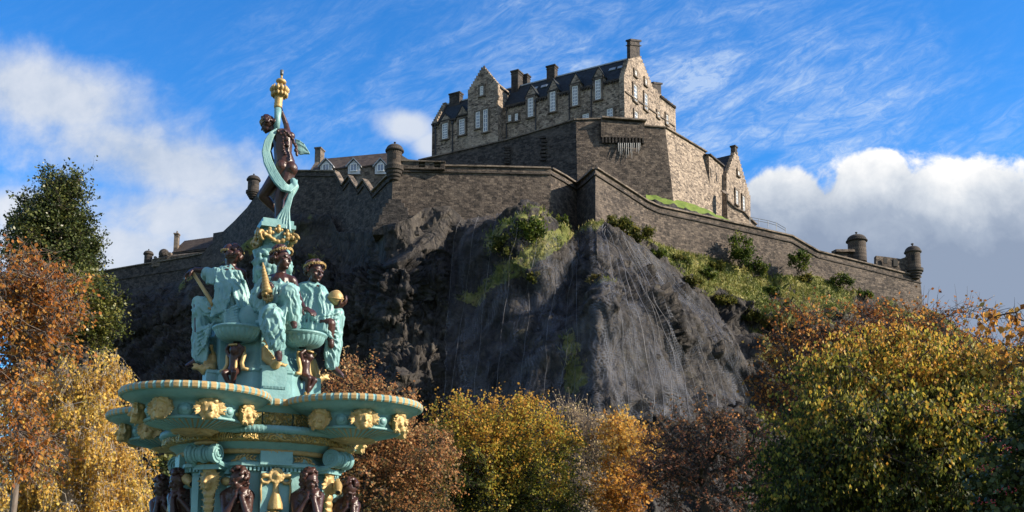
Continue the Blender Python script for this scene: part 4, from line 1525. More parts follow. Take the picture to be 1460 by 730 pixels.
# rail on the wall head and the little fence along the lawn
b = MB()
pp = [(1069, 309.5, 191), (1082, 312, 192), (1095, 314.5, 193), (1107, 318, 193.6), (1120, 325.5, 194.4)]
for k, p in enumerate(pp):
    b.tube([P(p[0], p[1] + (10 if k < 4 else 12), p[2]), P(*p)], 0.055, 6)
for dz in (0, 3.2):
    b.tube([P(x, y + dz, d) for x, y, d in pp], 0.05, 6)
tag(b.build('handrail', M['steel'], base=P(1095, 326, 193)), 'thin grey handrail on the wall head at the end of the terrace', 'railing')
b = MB()
lp = []
for k in range(15):
    u = k / 14
    x = 938 + 118 * u
    p = P(x, np.interp(x, [938, 1000, 1056], [290.5, 305.5, 318]), 186 + 9 * u)
    b.tube([p - UP * 1.4, p], 0.04, 5)
    lp.append(p)
b.tube(lp, 0.025, 5); b.tube([p - UP * 0.5 for p in lp], 0.025, 5)
tag(b.build('post_fence', M['steel'], base=lp[7] - UP * 1.4), 'thin post and wire fence along the lower lawn strip', 'fence')

# ------------------------------------------------------------------ left-hand buildings
dh = thing('dormer_house', P(497, 262, 216), 'long house with brown tiled roof and three pale gabled dormers behind the left wall', 'building')
hA, hB = P(441, 244, 214), P(556, 246, 210)
tD = (plan(hB) - plan(hA)).normalized(); nD = Vector((tD.y, -tD.x, 0))
b = MB(); b.slab([plan(hA, hA.z - 9), plan(hB, hA.z - 9), plan(hB, hA.z), plan(hA, hA.z)], -nD * 0.8)
b.slab([plan(hA, hA.z - 9), plan(hA - nD * 9, hA.z - 9), plan(hA - nD * 9, hA.z), plan(hA - nD * 4.6, hA.z + 5), plan(hA, hA.z)], tD * 0.8)
b.build('wall', M['trim'], dh, uv=True)
rz = on(plan(hA) - nD * 4.6, plan(hB) - nD * 4.6, 500, 222.8).z
b = MB()
b.slab([plan(hA, hA.z) + nD * 0.3 + tD * 0.8, plan(hB, hA.z) + nD * 0.3, plan(hB, rz) - nD * 4.6, plan(hA, rz) - nD * 4.6 + tD * 0.8], -UP * 0.25 - nD * 0.1)
b.slab([plan(hA, hA.z) - nD * 9.5 + tD * 0.8, plan(hB, hA.z) - nD * 9.5, plan(hB, rz) - nD * 4.6, plan(hA, rz) - nD * 4.6 + tD * 0.8], -UP * 0.25 + nD * 0.1)
b.build('roof', M['tile'], dh, uv=True)
b = MB(); c0 = plan(hA) - nD * 4.0 + tD * 0.5; ztop = on(plan(hA) - nD * 4, plan(hB) - nD * 4, 445, 214.5).z
b.box(plan(c0, (hA.z - 2 + ztop) / 2), (1.3, 2.2, ztop - hA.z + 2), (tD, nD, UP)); b.box(plan(c0, ztop), (1.6, 2.5, 0.3), (tD, nD, UP))
b.build('chimney', M['trim'], dh, uv=True)
M['palewall'] = simple('pale_dormer_cladding', (0.55, 0.57, 0.59), 0.6, 0, 0.15, 1.0, 0.05)
for cx_ in (465, 504.5, 543):
    b = MB()
    A_, B_ = plan(hA) + nD * 0.5, plan(hB) + nD * 0.5
    o5 = [(cx_ - 8.5, 248), (cx_ + 8.5, 248), (cx_ + 8.5, 237), (cx_, 228.5), (cx_ - 8.5, 237)]
    b.slab([on(A_, B_, x, y) for x, y in o5], -nD * 4.6)
    d = b.build('dormer', M['palewall'], dh, uv=True)
    k = MB()
    for sx in (-1, 1):
        p0, p1 = on(A_, B_, cx_ + sx * 11, 238.8) + nD * 0.35, on(A_, B_, cx_, 226.8) + nD * 0.35
        k.slab([p0, p0 - nD * 5.2, p1 - nD * 5.2, p1], UP * 0.28)
    k.build('dormer_roof', M['lead'], d, uv=True)
    window(dh, A_, B_, cx_, 234.5, 244, 8.5, nD, tD, 2, 1, False)

th = thing('tiled_house', P(276, 372, 234), 'low house with ribbed tile roof and one chimney above the far left rampart', 'building')
tA, tB = P(246, 362, 236), P(303, 357, 232)
tT = (plan(tB) - plan(tA)).normalized(); nT = Vector((tT.y, -tT.x, 0))
b = MB(); b.slab([plan(tA, tA.z - 6), plan(tB, tA.z - 6), plan(tB, tA.z), plan(tA, tA.z)], -nT * 0.8)
b.slab([plan(tA, tA.z - 6), plan(tA - nT * 7, tA.z - 6), plan(tA - nT * 7, tA.z), plan(tA - nT * 3.5, tA.z + 3.4), plan(tA, tA.z)], tT * 0.8)
b.build('wall', M['wall_dark'], th, uv=True)
b = MB()
rz2 = on(plan(tA) - nT * 4, plan(tB) - nT * 4, 275, 343).z
b.slab([plan(tA, tA.z) + nT * 0.3, plan(tB, tA.z) + nT * 0.3, plan(tB, rz2) - nT * 4, plan(tA, rz2) - nT * 4], -UP * 0.2)
for k in range(22):
    f = (k + 0.5) / 22
    p = plan(tA, tA.z + 0.12).lerp(plan(tB, tA.z + 0.12), f) + nT * 0.3
    b.beam(p, plan(p - nT * 4.3, rz2 + 0.12), 0.35, 0.26)
b.build('roof', M['tile'], th, uv=True)
b = MB(); c0 = P(251.5, 352, 237); zt2 = P(251.5, 333, 237).z
b.box(plan(c0, (c0.z - 3 + zt2) / 2), (0.95, 1.2, zt2 - c0.z + 3)); b.box(plan(c0, zt2 - 0.2), (1.2, 1.5, 0.3)); b.lathe(plan(c0, zt2), [(0.2, -0.05), (0.16, 0.6), (0.05, 0.61)], 8)
b.build('chimney', M['trim'], th, uv=True)
gt = thing('gatehouse', P(232, 372, 230), 'small battlemented gatehouse between the tiny turret and the tiled house', 'building')
b = MB()
b.slab([P(216, 380, 231), P(272, 376, 229), P(292, 362, 227), P(292, 359, 227), P(246, 363, 230), P(216, 369.5, 231)], (0, 3, 0))
for x, w in ((219, 3), (226, 3), (233, 3)):
    b.slab([P(x, 372, 231), P(x + w, 372, 231), P(x + w, 365 - (x - 219) * 0.12, 231), P(x, 365.5 - (x - 219) * 0.12, 231)], (0, 1, 0))
b.slab([P(238, 372, 229.5), P(243.5, 372, 229.5), P(243.5, 359.5, 229.5), P(238, 359.5, 229.5)], (0, 1.4, 0))
b.build('wall', M['trim'], gt, uv=True)
b = MB(); c1 = P(234, 361, 231.5); b.ell(plan(c1, c1.z - 0.3), (1.2, 1.2, 1.3)); b.build('dome', M['soot'], gt, smooth=True, uv=True)
# light mast at far left
b = MB(); q = P(110, 384, 243)
b.tube([P(107, 398, 243), P(107, 381, 243)], 0.08, 6); b.tube([P(113, 398, 243), P(113, 381, 243)], 0.08, 6)
for y in (382, 386, 390): b.tube([P(106, y, 243), P(114, y, 243)], 0.06, 6)
tag(b.build('scaffold_mast', M['steel'], base=P(110, 398, 243)), 'tiny pale scaffold mast on the far left rampart beside the evergreen', 'mast')

# ------------------------------------------------------------------ trees and shrubs
M['leaf'] = mat_leaf('autumn_leaf', 0.48)
M['leaf_glossy'] = mat_leaf('evergreen_leaf', 0.15, 0.35)


def mat_bark(name, a, b):
    m, g = mat(name)
    ob = g.n('TexCoord').outputs['Object']
    n = g.noise(g.vmul(ob, (6, 6, 1.2)), 2.0, 6, 0.7)
    g.set(g.b.inputs['Base Color'], g.ramp(n, [(0.3, a), (0.7, b)]))
    g.b.inputs['Roughness'].default_value = 0.9
    g.set(g.b.inputs['Normal'], g.bump(n, 0.5, 0.03))
    return m


M['bark'] = mat_bark('dark_bark', (0.020, 0.015, 0.012), (0.075, 0.058, 0.045))
M['bark_grey'] = mat_bark('grey_bark', (0.07, 0.055, 0.045), (0.22, 0.18, 0.15))
M['bark_birch'] = mat_bark('pale_bark', (0.16, 0.13, 0.10), (0.46, 0.42, 0.36))


def unit(v):
    return v / (np.linalg.norm(v, axis=-1, keepdims=True) + 1e-9)


def prisms(a, b, ra, rb):
    """(n,3)->(n,3) thin three-sided twigs as one vertex/quad array"""
    n = len(a)
    t = unit(b - a)
    h = np.where(np.abs(t[:, 2:3]) < 0.9, np.array([[0, 0, 1.0]]), np.array([[1.0, 0, 0]]))
    u = unit(np.cross(t, h)); w = np.cross(t, u)
    vs = []
    for p, r in ((a, ra), (b, rb)):
        for k in range(3):
            an = 2 * math.pi * k / 3
            vs.append(p + (u * math.cos(an) + w * math.sin(an)) * np.reshape(r, (-1, 1)))
    co = np.stack(vs, 1)
    base = np.arange(n)[:, None, None] * 6
    q = base + np.array([[0, 1, 4, 3], [1, 2, 5, 4], [2, 0, 3, 5]])[None]
    return co.reshape(-1, 3), q.reshape(-1, 4)


def quad_object(name, co, q, material, parent):
    me = bpy.data.meshes.new(name)
    set_quads(me, co - np.array(wloc(parent)), q)
    me.materials.append(material)
    me.polygons.foreach_set('use_smooth', [True] * len(q))
    o = bpy.data.objects.new(name, me)
    COL.objects.link(o)
    o.parent = parent
    return o


def pal(vals, colours):
    c = np.array(colours)
    v = np.clip(vals, 0, 1) * (len(c) - 1)
    i = np.clip(v.astype(int), 0, len(c) - 2)
    f = (v - i)[:, None]
    return c[i] * (1 - f) + c[i + 1] * f


def tree(name, label, cat, trunk, D, blobs, colours, nclust=220, leaves=55, L=0.09, W=0.045, spread=0.45, twigs=6, twig_len=0.55, droop=0.0, up=0.0,
         bark='bark', leafmat='leaf', seed=1, hgain=0.0, ngain=0.9, rgain=0.55, bias=0.0, hang=0.3, r0=0.011, tw_r=0.006, group=None, trunk_lean=0.0, shell=0.42, root_z=0.0, extra=None, ntop=None, straight=False):
    """blobs: (px, py, rx, ry[, dD, rz]) ellipsoids in photo pixels at distance D"""
    R = np.random.default_rng(seed)
    s = D / F
    B = []
    for b in blobs:
        px, py, rx, ry = b[:4]
        dD = b[4] if len(b) > 4 else 0.0
        rz = b[5] if len(b) > 5 else min(rx, ry) * s * 1.1 + 0.3 * max(rx, ry) * s
        c = P(px, py, D + dD)
        B.append((np.array(c), np.array([rx * s, rz, ry * s])))
    vol = np.array([b[1].prod() for b in B]) ** 0.8
    pick = R.choice(len(B), nclust, p=vol / vol.sum())
    d = unit(R.normal(size=(nclust, 3)))
    rad = R.uniform(0, 1, nclust) ** shell
    C = np.stack([B[k][0] for k in pick]) + d * rad[:, None] * np.stack([B[k][1] for k in pick])
    C[:, 2] = np.maximum(C[:, 2], 0.3 + root_z)
    base = np.array(P(trunk, 600, D)); base[2] = root_z
    cen = np.average(np.stack([b[0] for b in B]), axis=0, weights=vol)
    zmin, zmax = C[:, 2].min(), C[:, 2].max()
    top = np.array([cen[0] * 0.6 + base[0] * 0.4, cen[1], zmin + (zmax - zmin) * (ntop or 0.62)])
    nt = 12
    nodes = [base * (1 - f) + top * f + np.array([math.sin(f * 5 + seed) * 0.12, math.cos(f * 4 + seed) * 0.12, 0]) * (f > 0) * (zmax - zmin) * 0.12 for f in np.linspace(0, 1, nt)]
    parent_i = [-1] + list(range(nt - 1))
    order = np.argsort(np.linalg.norm(C - top * 0.5 - cen * 0.5, axis=1))
    N = np.array(nodes)
    tips = []
    for k in order:
        c = C[k]
        rel = c - N
        dist = np.linalg.norm(rel, axis=1)
        cost = dist + np.maximum(0, -rel[:, 2]) * (0.8 if droop < 0.3 else 0.1) + (np.arange(len(N)) < nt * 0.35) * 50
        j = int(np.argmin(cost))
        a = N[j]
        m = max(2, int(dist[j] / max(0.35, s * 14)))
        m = min(m, 6)
        side = R.normal(size=3) * dist[j] * 0.10
        sag = np.array([0, 0, 1.0]) * dist[j] * (0.16 - 0.05 * R.random())
        new = []
        for q in range(1, m + 1):
            f = q / m
            bend = math.sin(f * math.pi)
            new.append(a + (c - a) * f + (side + sag) * bend * (1 if q < m else 0))
        pj = j
        for p in new:
            parent_i.append(pj); pj = len(parent_i) - 1
        N = np.concatenate([N, np.array(new)])
        tips.append(pj)
    npar = np.array(parent_i)
    cnt = np.zeros(len(N))
    cnt[tips] += 1
    for i in range(len(N) - 1, 0, -1):
        cnt[npar[i]] += cnt[i]
    rr = r0 * np.maximum(cnt, 1) ** 0.52
    root = thing(name, (base[0], base[1], root_z), label, cat, group)
    # trunk and limbs: chains of tubes
    kids = {}
    for i in range(1, len(N)):
        kids.setdefault(npar[i], []).append(i)
    mb = MB()
    stack = [(0, None)]
    starts = [(0, i) for i in kids.get(0, [])]
    while starts:
        a, b = starts.pop()
        chain = [a, b]
        while True:
            ks = kids.get(chain[-1], [])
            if not ks: break
            ks = sorted(ks, key=lambda i: -cnt[i])
            for o_ in ks[1:]: starts.append((chain[-1], o_))
            chain.append(ks[0])
        rads = [rr[i] for i in chain]
        rads[0] = min(rads[0], rads[1] * 1.25)
        if chain[0] == 0: rads[0] = rads[1] * 1.5
        mb.tube([N[i] for i in chain], rads, 7 if rads[0] > 0.06 else 4, cap=False)
    mb.build('trunk', M[bark], root, smooth=True, fix=False)
    # twigs
    tp = N[tips]
    nt_ = len(tips) * twigs
    ta = np.repeat(tp, twigs, axis=0) + R.normal(size=(nt_, 3)) * spread * 0.25
    outw = unit(np.repeat(tp - N[npar[tips]], twigs, axis=0))
    dr = unit(outw * 0.55 + R.normal(size=(nt_, 3)) * 0.75 + np.array([0, 0, up - droop * 2.2]))
    ln = twig_len * R.uniform(0.5, 1.35, nt_)
    tm = ta + dr * (ln * 0.55)[:, None]
    tb = tm + unit(dr + np.array([0, 0, up * 0.5 - droop * 1.5]) + R.normal(size=(nt_, 3)) * 0.3) * (ln * 0.5)[:, None]
    c1, q1 = prisms(ta, tm, np.full(nt_, tw_r * 1.5), np.full(nt_, tw_r))
    c2, q2 = prisms(tm, tb, np.full(nt_, tw_r), np.full(nt_, tw_r * 0.5))
    # joining twiglets from the tip
    c3, q3 = prisms(np.repeat(tp, twigs, axis=0), ta, np.full(nt_, tw_r * 1.5), np.full(nt_, tw_r * 1.3))
    co = np.concatenate([c1, c2, c3]); q = np.concatenate([q1, q2 + len(c1), q3 + len(c1) + len(c2)])
    quad_object('twigs', co, q, M[bark], root)
    # leaves
    n = len(tips) * leaves
    if n:
        k = R.integers(0, nt_, n)
        f = R.uniform(0.05, 1.05, n)
        pos = np.where((f < 0.55)[:, None], ta[k] + (tm[k] - ta[k]) * (f / 0.55)[:, None], tm[k] + (tb[k] - tm[k]) * ((f - 0.55) / 0.5)[:, None])
        pos = pos + R.normal(size=(n, 3)) * spread * 0.16
        ax = unit(dr[k] * 0.35 + R.normal(size=(n, 3)) * (1 - hang * 0.6) + np.array([0, 0, -hang * 2.0]))
        nr = unit(R.normal(size=(n, 3)) + np.array([0.15, -0.25, 0.5]))
        sd = unit(np.cross(ax, nr))
        nr = np.cross(sd, ax)
        sc = R.uniform(0.45, 1.0, n)[:, None] ** 0.8 * 1.45
        l, w = L * sc, W * sc
        curl = nr * (L * R.uniform(-0.18, 0.18, (n, 1)))
        quads = np.stack([pos, pos + ax * l * 0.45 + sd * w + curl, pos + ax * l - curl * 0.5, pos + ax * l * 0.45 - sd * w + curl], 1)
        hn = (pos[:, 2] - zmin) / (zmax - zmin + 1e-6)
        cl = np.repeat(R.normal(size=len(tips)), twigs)[k] * 0.28
        nz = fbm(pos * (0.6 / (s * 26)) + seed * 9.1, 3)
        v = 0.5 + bias + (hn - 0.5) * hgain + nz * ngain * 0.5 + cl * ngain * 0.5 + R.normal(size=n) * rgain * 0.42
        col = pal(v, colours) * R.uniform(0.78, 1.2, (n, 1))
        leaf_object('crown', quads, col, M[leafmat], root)
    return root


GOLD = [(0.28, 0.15, 0.03), (0.50, 0.29, 0.055), (0.68, 0.43, 0.09), (0.76, 0.54, 0.14), (0.58, 0.47, 0.11)]
RUST = [(0.13, 0.048, 0.02), (0.27, 0.095, 0.026), (0.43, 0.155, 0.034), (0.54, 0.23, 0.046), (0.62, 0.36, 0.085)]
EVER = [(0.024, 0.038, 0.013), (0.048, 0.066, 0.020), (0.088, 0.104, 0.028), (0.15, 0.15, 0.04)]
YGRN = [(0.035, 0.050, 0.014), (0.075, 0.090, 0.020), (0.135, 0.135, 0.028), (0.20, 0.175, 0.040)]
REDS = [(0.10, 0.10, 0.04), (0.21, 0.155, 0.062), (0.36, 0.175, 0.075), (0.50, 0.215, 0.08), (0.56, 0.38, 0.17)]
MIXY = [(0.030, 0.048, 0.014), (0.065, 0.090, 0.018), (0.15, 0.165, 0.03), (0.36, 0.33, 0.05), (0.60, 0.44, 0.065), (0.58, 0.30, 0.05)]
PALE = [(0.26, 0.18, 0.10), (0.42, 0.30, 0.17), (0.54, 0.40, 0.22), (0.56, 0.44, 0.18)]
ORNG = [(0.32, 0.13, 0.03), (0.56, 0.25, 0.045), (0.68, 0.38, 0.07), (0.66, 0.46, 0.13)]
PURP = [(0.12, 0.06, 0.045), (0.26, 0.11, 0.07), (0.42, 0.17, 0.085), (0.58, 0.28, 0.10)]

tree('evergreen_tree', 'tall dark evergreen standing against the sky at the far left', 'tree', 88, 50,
     [(76, 272, 20, 24), (102, 282, 22, 34), (55, 298, 20, 22), (82, 322, 44, 36), (108, 350, 26, 44), (58, 355, 42, 44), (98, 395, 40, 46), (62, 425, 52, 50), (30, 322, 13, 20), (104, 440, 40, 50)], EVER, 520, 120, 0.13, 0.042, 0.55, 7, 0.8, 0.05, 0.45,
     leafmat='leaf_glossy', seed=3, hgain=0.1, ngain=0.8, bias=-0.05, r0=0.016, hang=0.0)
tree('evergreen_tree', 'paler yellow-green bushy tree beneath the tall dark evergreen', 'tree', 118, 47,
     [(125, 425, 36, 42), (105, 450, 45, 50), (135, 455, 28, 35)], YGRN, 160, 100, 0.12, 0.048, 0.65, 6, 0.7, 0.05, 0.2, leafmat='leaf_glossy', seed=4, ngain=0.8, r0=0.014, hang=0.0)
tree('autumn_tree', 'rust orange tree with bare pale twigs at the left edge', 'tree', 22, 27,
     [(30, 400, 54, 45), (78, 428, 42, 48), (12, 450, 52, 58), (52, 472, 55, 42), (20, 545, 45, 55), (28, 630, 45, 45)], RUST, 330, 24, 0.100, 0.038, 0.35, 6, 0.62, 0.1, 0.1,
     bark='bark_grey', seed=5, ngain=0.8, bias=0.12, r0=0.0045, tw_r=0.0075, hang=0.5)
tree('golden_tree', 'big weeping golden tree left of the fountain', 'tree', 110, 37,
     [(150, 530, 44, 42), (105, 545, 58, 50), (60, 575, 62, 58), (155, 605, 58, 75), (110, 650, 85, 85), (170, 690, 44, 85), (50, 690, 80, 85), (0, 590, 50, 80), (-10, 690, 50, 70), (150, 760, 70, 60)], GOLD, 620, 78, 0.085, 0.042, 0.38, 8, 0.75, 0.85, 0,
     bark='bark_birch', seed=6, ngain=0.7, bias=0.04, r0=0.008, tw_r=0.005, hang=0.6)
tree('laurel_bush', 'dark green laurel in shade just left of the fountain stem', 'shrub', 236, 40,
     [(232, 700, 36, 62), (262, 720, 30, 70), (225, 750, 40, 50)], EVER, 110, 60, 0.16, 0.07, 0.5, 5, 0.5, 0, 0.1, leafmat='leaf_glossy', seed=7, r0=0.012, hang=0.1, bias=-0.05)
tree('autumn_tree', 'russet red tree behind the right side of the fountain', 'tree', 530, 41,
     [(512, 560, 58, 52), (560, 600, 58, 50), (500, 630, 85, 75), (590, 660, 66, 62), (530, 710, 120, 75), (460, 590, 40, 60)], REDS, 480, 62, 0.095, 0.042, 0.5, 7, 0.62, 0.05, 0.15,
     seed=8, ngain=0.8, hgain=0.45, bias=0.02, r0=0.008, tw_r=0.006, hang=0.2)
tree('yellow_green_shrub', 'leafy green shrub with yellow tips in the middle below the cliff', 'shrub', 715, 46,
     [(640, 625, 42, 40), (690, 625, 60, 50), (745, 625, 55, 52), (770, 680, 75, 65), (690, 690, 80, 62), (640, 690, 45, 60), (720, 740, 120, 50), (665, 598, 18, 22), (735, 592, 20, 26)], MIXY, 460, 92, 0.092, 0.044, 0.5, 7, 0.75, 0.0, 0.9,
     seed=9, ngain=0.8, hgain=0.95, bias=0.0, r0=0.008, hang=0.1)
tree('pale_shrub', 'pale straw coloured twiggy shrub right of the yellow tipped shrub', 'shrub', 822, 52,
     [(812, 615, 24, 48), (838, 630, 34, 44), (858, 650, 30, 45), (825, 690, 50, 50)], PALE, 190, 32, 0.10, 0.04, 0.4, 9, 0.95, 0, 1.3, bark='bark_grey', seed=10, r0=0.006, tw_r=0.010, hang=0.0)
tree('orange_shrub', 'small bright orange tree between the pale shrub and the bare bush', 'shrub', 890, 45,
     [(880, 625, 24, 34), (900, 655, 40, 45), (885, 705, 46, 45)], ORNG, 160, 50, 0.105, 0.05, 0.4, 6, 0.6, 0, 0.6, bark='bark_grey', seed=11, hgain=0.6, ngain=0.7, r0=0.007, hang=0.2)
tree('bare_bush', 'dark nearly bare bush with purple brown leaves left of the big cherry', 'shrub', 1000, 36,
     [(985, 620, 62, 42), (950, 670, 60, 52), (1040, 640, 60, 60), (1000, 690, 95, 60), (1085, 690, 45, 70)], PURP, 250, 24, 0.085, 0.036, 0.4, 6, 0.7, 0.0, 0.35, bark='bark', seed=12, ngain=0.8, hgain=0.8, r0=0.0125, tw_r=0.0075, hang=0.2)
tree('hawthorn_tree', 'rusty brown twiggy thorn tree above and behind the big cherry', 'tree', 1250, 36,
     [(1160, 500, 66, 44), (1235, 478, 66, 44), (1310, 468, 52, 34), (1360, 500, 55, 34), (1250, 540, 150, 70), (1120, 560, 50, 60), (1420, 520, 50, 40), (1372, 446, 40, 14), (1150, 450, 45, 16)], RUST, 520, 22, 0.100, 0.042, 0.45, 8, 0.75, 0.0, 0.3,
     bark='bark', seed=13, ngain=0.9, bias=0.0, r0=0.0075, tw_r=0.0065, hang=0.4)
tree('cherry_tree', 'large cherry tree turning yellow and green on the right', 'tree', 1270, 25,
     [(1215, 560, 90, 60, 0.5), (1310, 545, 95, 66, 0.5), (1400, 560, 80, 60), (1170, 640, 82, 82), (1260, 630, 120, 80, -0.6), (1360, 640, 110, 85, -0.4), (1440, 620, 60, 80), (1250, 720, 170, 70), (1390, 720, 110, 70), (1130, 710, 60, 50), (1250, 495, 50, 34, 0.8)], MIXY, 900, 88, 0.088, 0.031, 0.42, 6, 0.62, 0.12, 0.1,
     seed=14, ngain=0.8, hgain=0.95, bias=-0.10, r0=0.0095, tw_r=0.005, hang=0.85, rgain=0.7)
tree('cherry_tree', 'orange leaved branches reaching in from the right edge over the big cherry', 'tree', 1540, 19,
     [(1450, 470, 26, 40), (1425, 505, 40, 24), (1470, 530, 50, 40), (1520, 500, 60, 60), (1560, 600, 70, 90), (1405, 450, 26, 14)], ORNG, 130, 9, 0.115, 0.05, 0.3, 5, 0.5, 0.1, 0.2,
     seed=15, ngain=0.6, bias=-0.12, r0=0.007, tw_r=0.004, hang=0.8)
hl = tree('holly_bush', 'dark holly with red berries at the lower right edge', 'shrub', 1510, 18,
          [(1452, 690, 46, 72), (1470, 610, 34, 34), (1520, 640, 60, 100), (1600, 600, 90, 130), (1690, 560, 100, 170), (1440, 755, 60, 50)], EVER, 420, 70, 0.085, 0.045, 0.3, 6, 0.4, 0.1, 0.0, leafmat='leaf_glossy', seed=16, bias=-0.12, r0=0.006, tw_r=0.004, hang=0.4)
M['berry'] = simple('red_berry', (0.30, 0.012, 0.016), 0.3, 0, 0.2, 3.0, 0.0)
b = MB()
Rb = np.random.default_rng(77)
for cpx, cpy in ((1418, 577), (1430, 586), (1402, 583), (1412, 625), (1436, 640), (1405, 668), (1450, 560), (1440, 700), (1410, 716)):
    c = P(cpx, cpy, 17.15)
    for k in range(16):
        b.ell(c + Vector(Rb.normal(size=3) * np.array([0.10, 0.07, 0.035])), 0.013, seg=6, rings=4)
b.build('berry_cluster', M['berry'], hl, smooth=True)


# ---- growth on the crag and walls: each bush a thing of its own
def crag_bush(label, px, py, rx, ry, colours, n=1500, L=0.55, seed=1, name='shrub', cat='shrub', D=None, group=None):
    R = np.random.default_rng(seed)
    c0 = rock_at(px, py + ry, True) if D is None else P(px, py + ry, D)
    s = c0.y / F
    c = np.array(rock_at(px, py, True)) if D is None else np.array(P(px, py, D))
    c = c + np.array([0, -0.6, 0])
    root = thing(name, c0, label, cat, group)
    nc = max(6, n // 60)
    cc = unit(R.normal(size=(nc, 3))) * R.uniform(0.2, 1, (nc, 1)) ** 0.5 * np.array([rx * s, min(rx, ry) * s * 0.7, ry * s]) + c
    b = MB()
    for q in cc[::3]:
        m_ = (np.array(c0) + q) / 2 + R.normal(size=3) * 0.3
        b.tube([np.array(c0) + R.normal(size=3) * 0.2, m_, q], [0.10, 0.07, 0.03], 4, cap=False)
    b.build('stem', M['bark'], root, fix=False)
    k = R.integers(0, nc, n)
    pos = cc[k] + R.normal(size=(n, 3)) * 0.16 * (rx + ry) * s * 0.5
    ax = unit(R.normal(size=(n, 3)) + np.array([0, -0.2, 0.5])); sd = unit(np.cross(ax, R.normal(size=(n, 3))))
    sc = R.uniform(0.6, 1.3, (n, 1)) * L
    quads = np.stack([pos, pos + ax * sc * 0.45 + sd * sc * 0.3, pos + ax * sc, pos + ax * sc * 0.45 - sd * sc * 0.3], 1)
    v = 0.5 + R.normal(size=nc)[k] * 0.22 + R.normal(size=n) * 0.2
    leaf_object('foliage', quads, pal(v, colours) * R.uniform(0.8, 1.2, (n, 1)), M['leaf'], root)
    return root


GRNB = [(0.020, 0.036, 0.009), (0.045, 0.075, 0.014), (0.085, 0.125, 0.020), (0.16, 0.17, 0.035)]
STRW = [(0.08, 0.07, 0.02), (0.17, 0.14, 0.045), (0.27, 0.22, 0.085)]
HB = 'bushes on the slope below the right rampart'
crag_bush('green leafy bush on the buttress crest under the bright rampart corner', 880, 322, 20, 13, YGRN, 1500, 0.5, 21, D=167.5)
crag_bush('low green bush trailing right from the buttress crest', 912, 336, 24, 10, YGRN, 1100, 0.5, 22, D=172.5)
crag_bush('tall green ivy climbing the middle of the right rampart', 1055, 358, 17, 24, GRNB, 1700, 0.5, 23, 'ivy', 'ivy', D=185.4)
crag_bush('dark round bush at the foot of the tall ivy', 1075, 384, 20, 12, GRNB, 1300, 0.5, 24, group=None)
crag_bush('green ivy patch on the rampart right of the tall ivy', 1138, 373, 15, 17, GRNB, 1100, 0.45, 25, 'ivy', 'ivy', D=190.0)
crag_bush('low green creeper at the rampart foot below the round sunlit turret', 1197, 400, 20, 7, GRNB, 900, 0.42, 26, 'ivy', 'ivy', D=196.5)
crag_bush('thick green bush on the netted knob left of the notch', 752, 330, 25, 20, GRNB, 1900, 0.5, 27)
crag_bush('olive green growth on the netted knob, left of the thick bush', 718, 352, 15, 20, YGRN, 800, 0.45, 28)
crag_bush('dark bush tucked under the notch in the walls', 800, 322, 15, 10, GRNB, 900, 0.45, 29)
crag_bush('small straw coloured bush on the buttress ledge', 846, 400, 10, 7, STRW, 500, 0.4, 30)
crag_bush('small green bush on the left flank of the buttress', 762, 397, 10, 7, YGRN, 500, 0.4, 31)
for k, (x, y, rx, ry, lab) in enumerate(((938, 362, 13, 6, 'flat green bush just below the rampart near the bright corner'), (968, 372, 15, 7, 'green bush high on the grass slope, second from the corner'),
                                       (985, 402, 16, 8, 'dark green bush where the grass meets the net edge'), (1010, 392, 15, 8, 'green bush in the middle of the grass slope'),
                                       (1035, 432, 18, 9, 'wide green bush low on the grass slope'), (1022, 380, 12, 6, 'small olive bush beside the path of bare grass'),
                                       (1100, 416, 14, 8, 'green bush on the slope below the wall ivy'), (1150, 398, 16, 6, 'low green bush at the foot of the rampart ivy patch'),
                                       (1068, 450, 16, 10, 'dark bush among rocks on the lower slope'), (1230, 422, 16, 6, 'low bush on the slope below the far turrets'))):
    crag_bush(lab, x, y, rx, ry, YGRN if k % 3 else GRNB, 800, 0.42, 40 + k, group=HB)

# ------------------------------------------------------------------ the fountain
def mat_paint(name, a, b, rough=0.35, folds=0.0):
    m, g = mat(name)
    ob = g.n('TexCoord').outputs['Object']
    n = g.noise(ob, 2.2, 6, 0.65)
    n2 = g.noise(g.vmul(ob, (9, 9, 2.0)), 1.0, 6, 0.7)
    c = g.mix(g.ss(n, 0.3, 0.7), a, b)
    c = g.mix(g.m('MULTIPLY', g.ss(n2, 0.54, 0.76), 0.55), c, tuple(k * 0.42 for k in a))
    run = g.noise(g.vmul(ob, (17, 17, 1.3)), 1.0, 5, 0.65)
    c = g.mix(g.m('MULTIPLY', g.ss(run, 0.60, 0.74), 0.35), c, tuple(k * 0.5 + 0.12 for k in b))
    spot = g.noise(ob, 9.0, 7, 0.75)
    c = g.mix(g.m('MULTIPLY', g.ss(spot, 0.60, 0.70), 0.4), c, tuple(k * 0.38 for k in a))
    g.set(g.b.inputs['Base Color'], c)
    g.set(g.b.inputs['Roughness'], g.m('ADD', rough, g.m('MULTIPLY', n, 0.2)))
    h = g.noise(ob, 14.0, 5, 0.6)
    if folds:
        fw = g.noise(g.vmul(ob, (1, 1, 0.35)), 16.0, 3, 0.5, 0.8)
        h = g.m('ADD', g.m('MULTIPLY', h, 0.25), g.m('MULTIPLY', fw, folds))
    g.set(g.b.inputs['Normal'], g.bump(h, 0.28, 0.03))
    return m


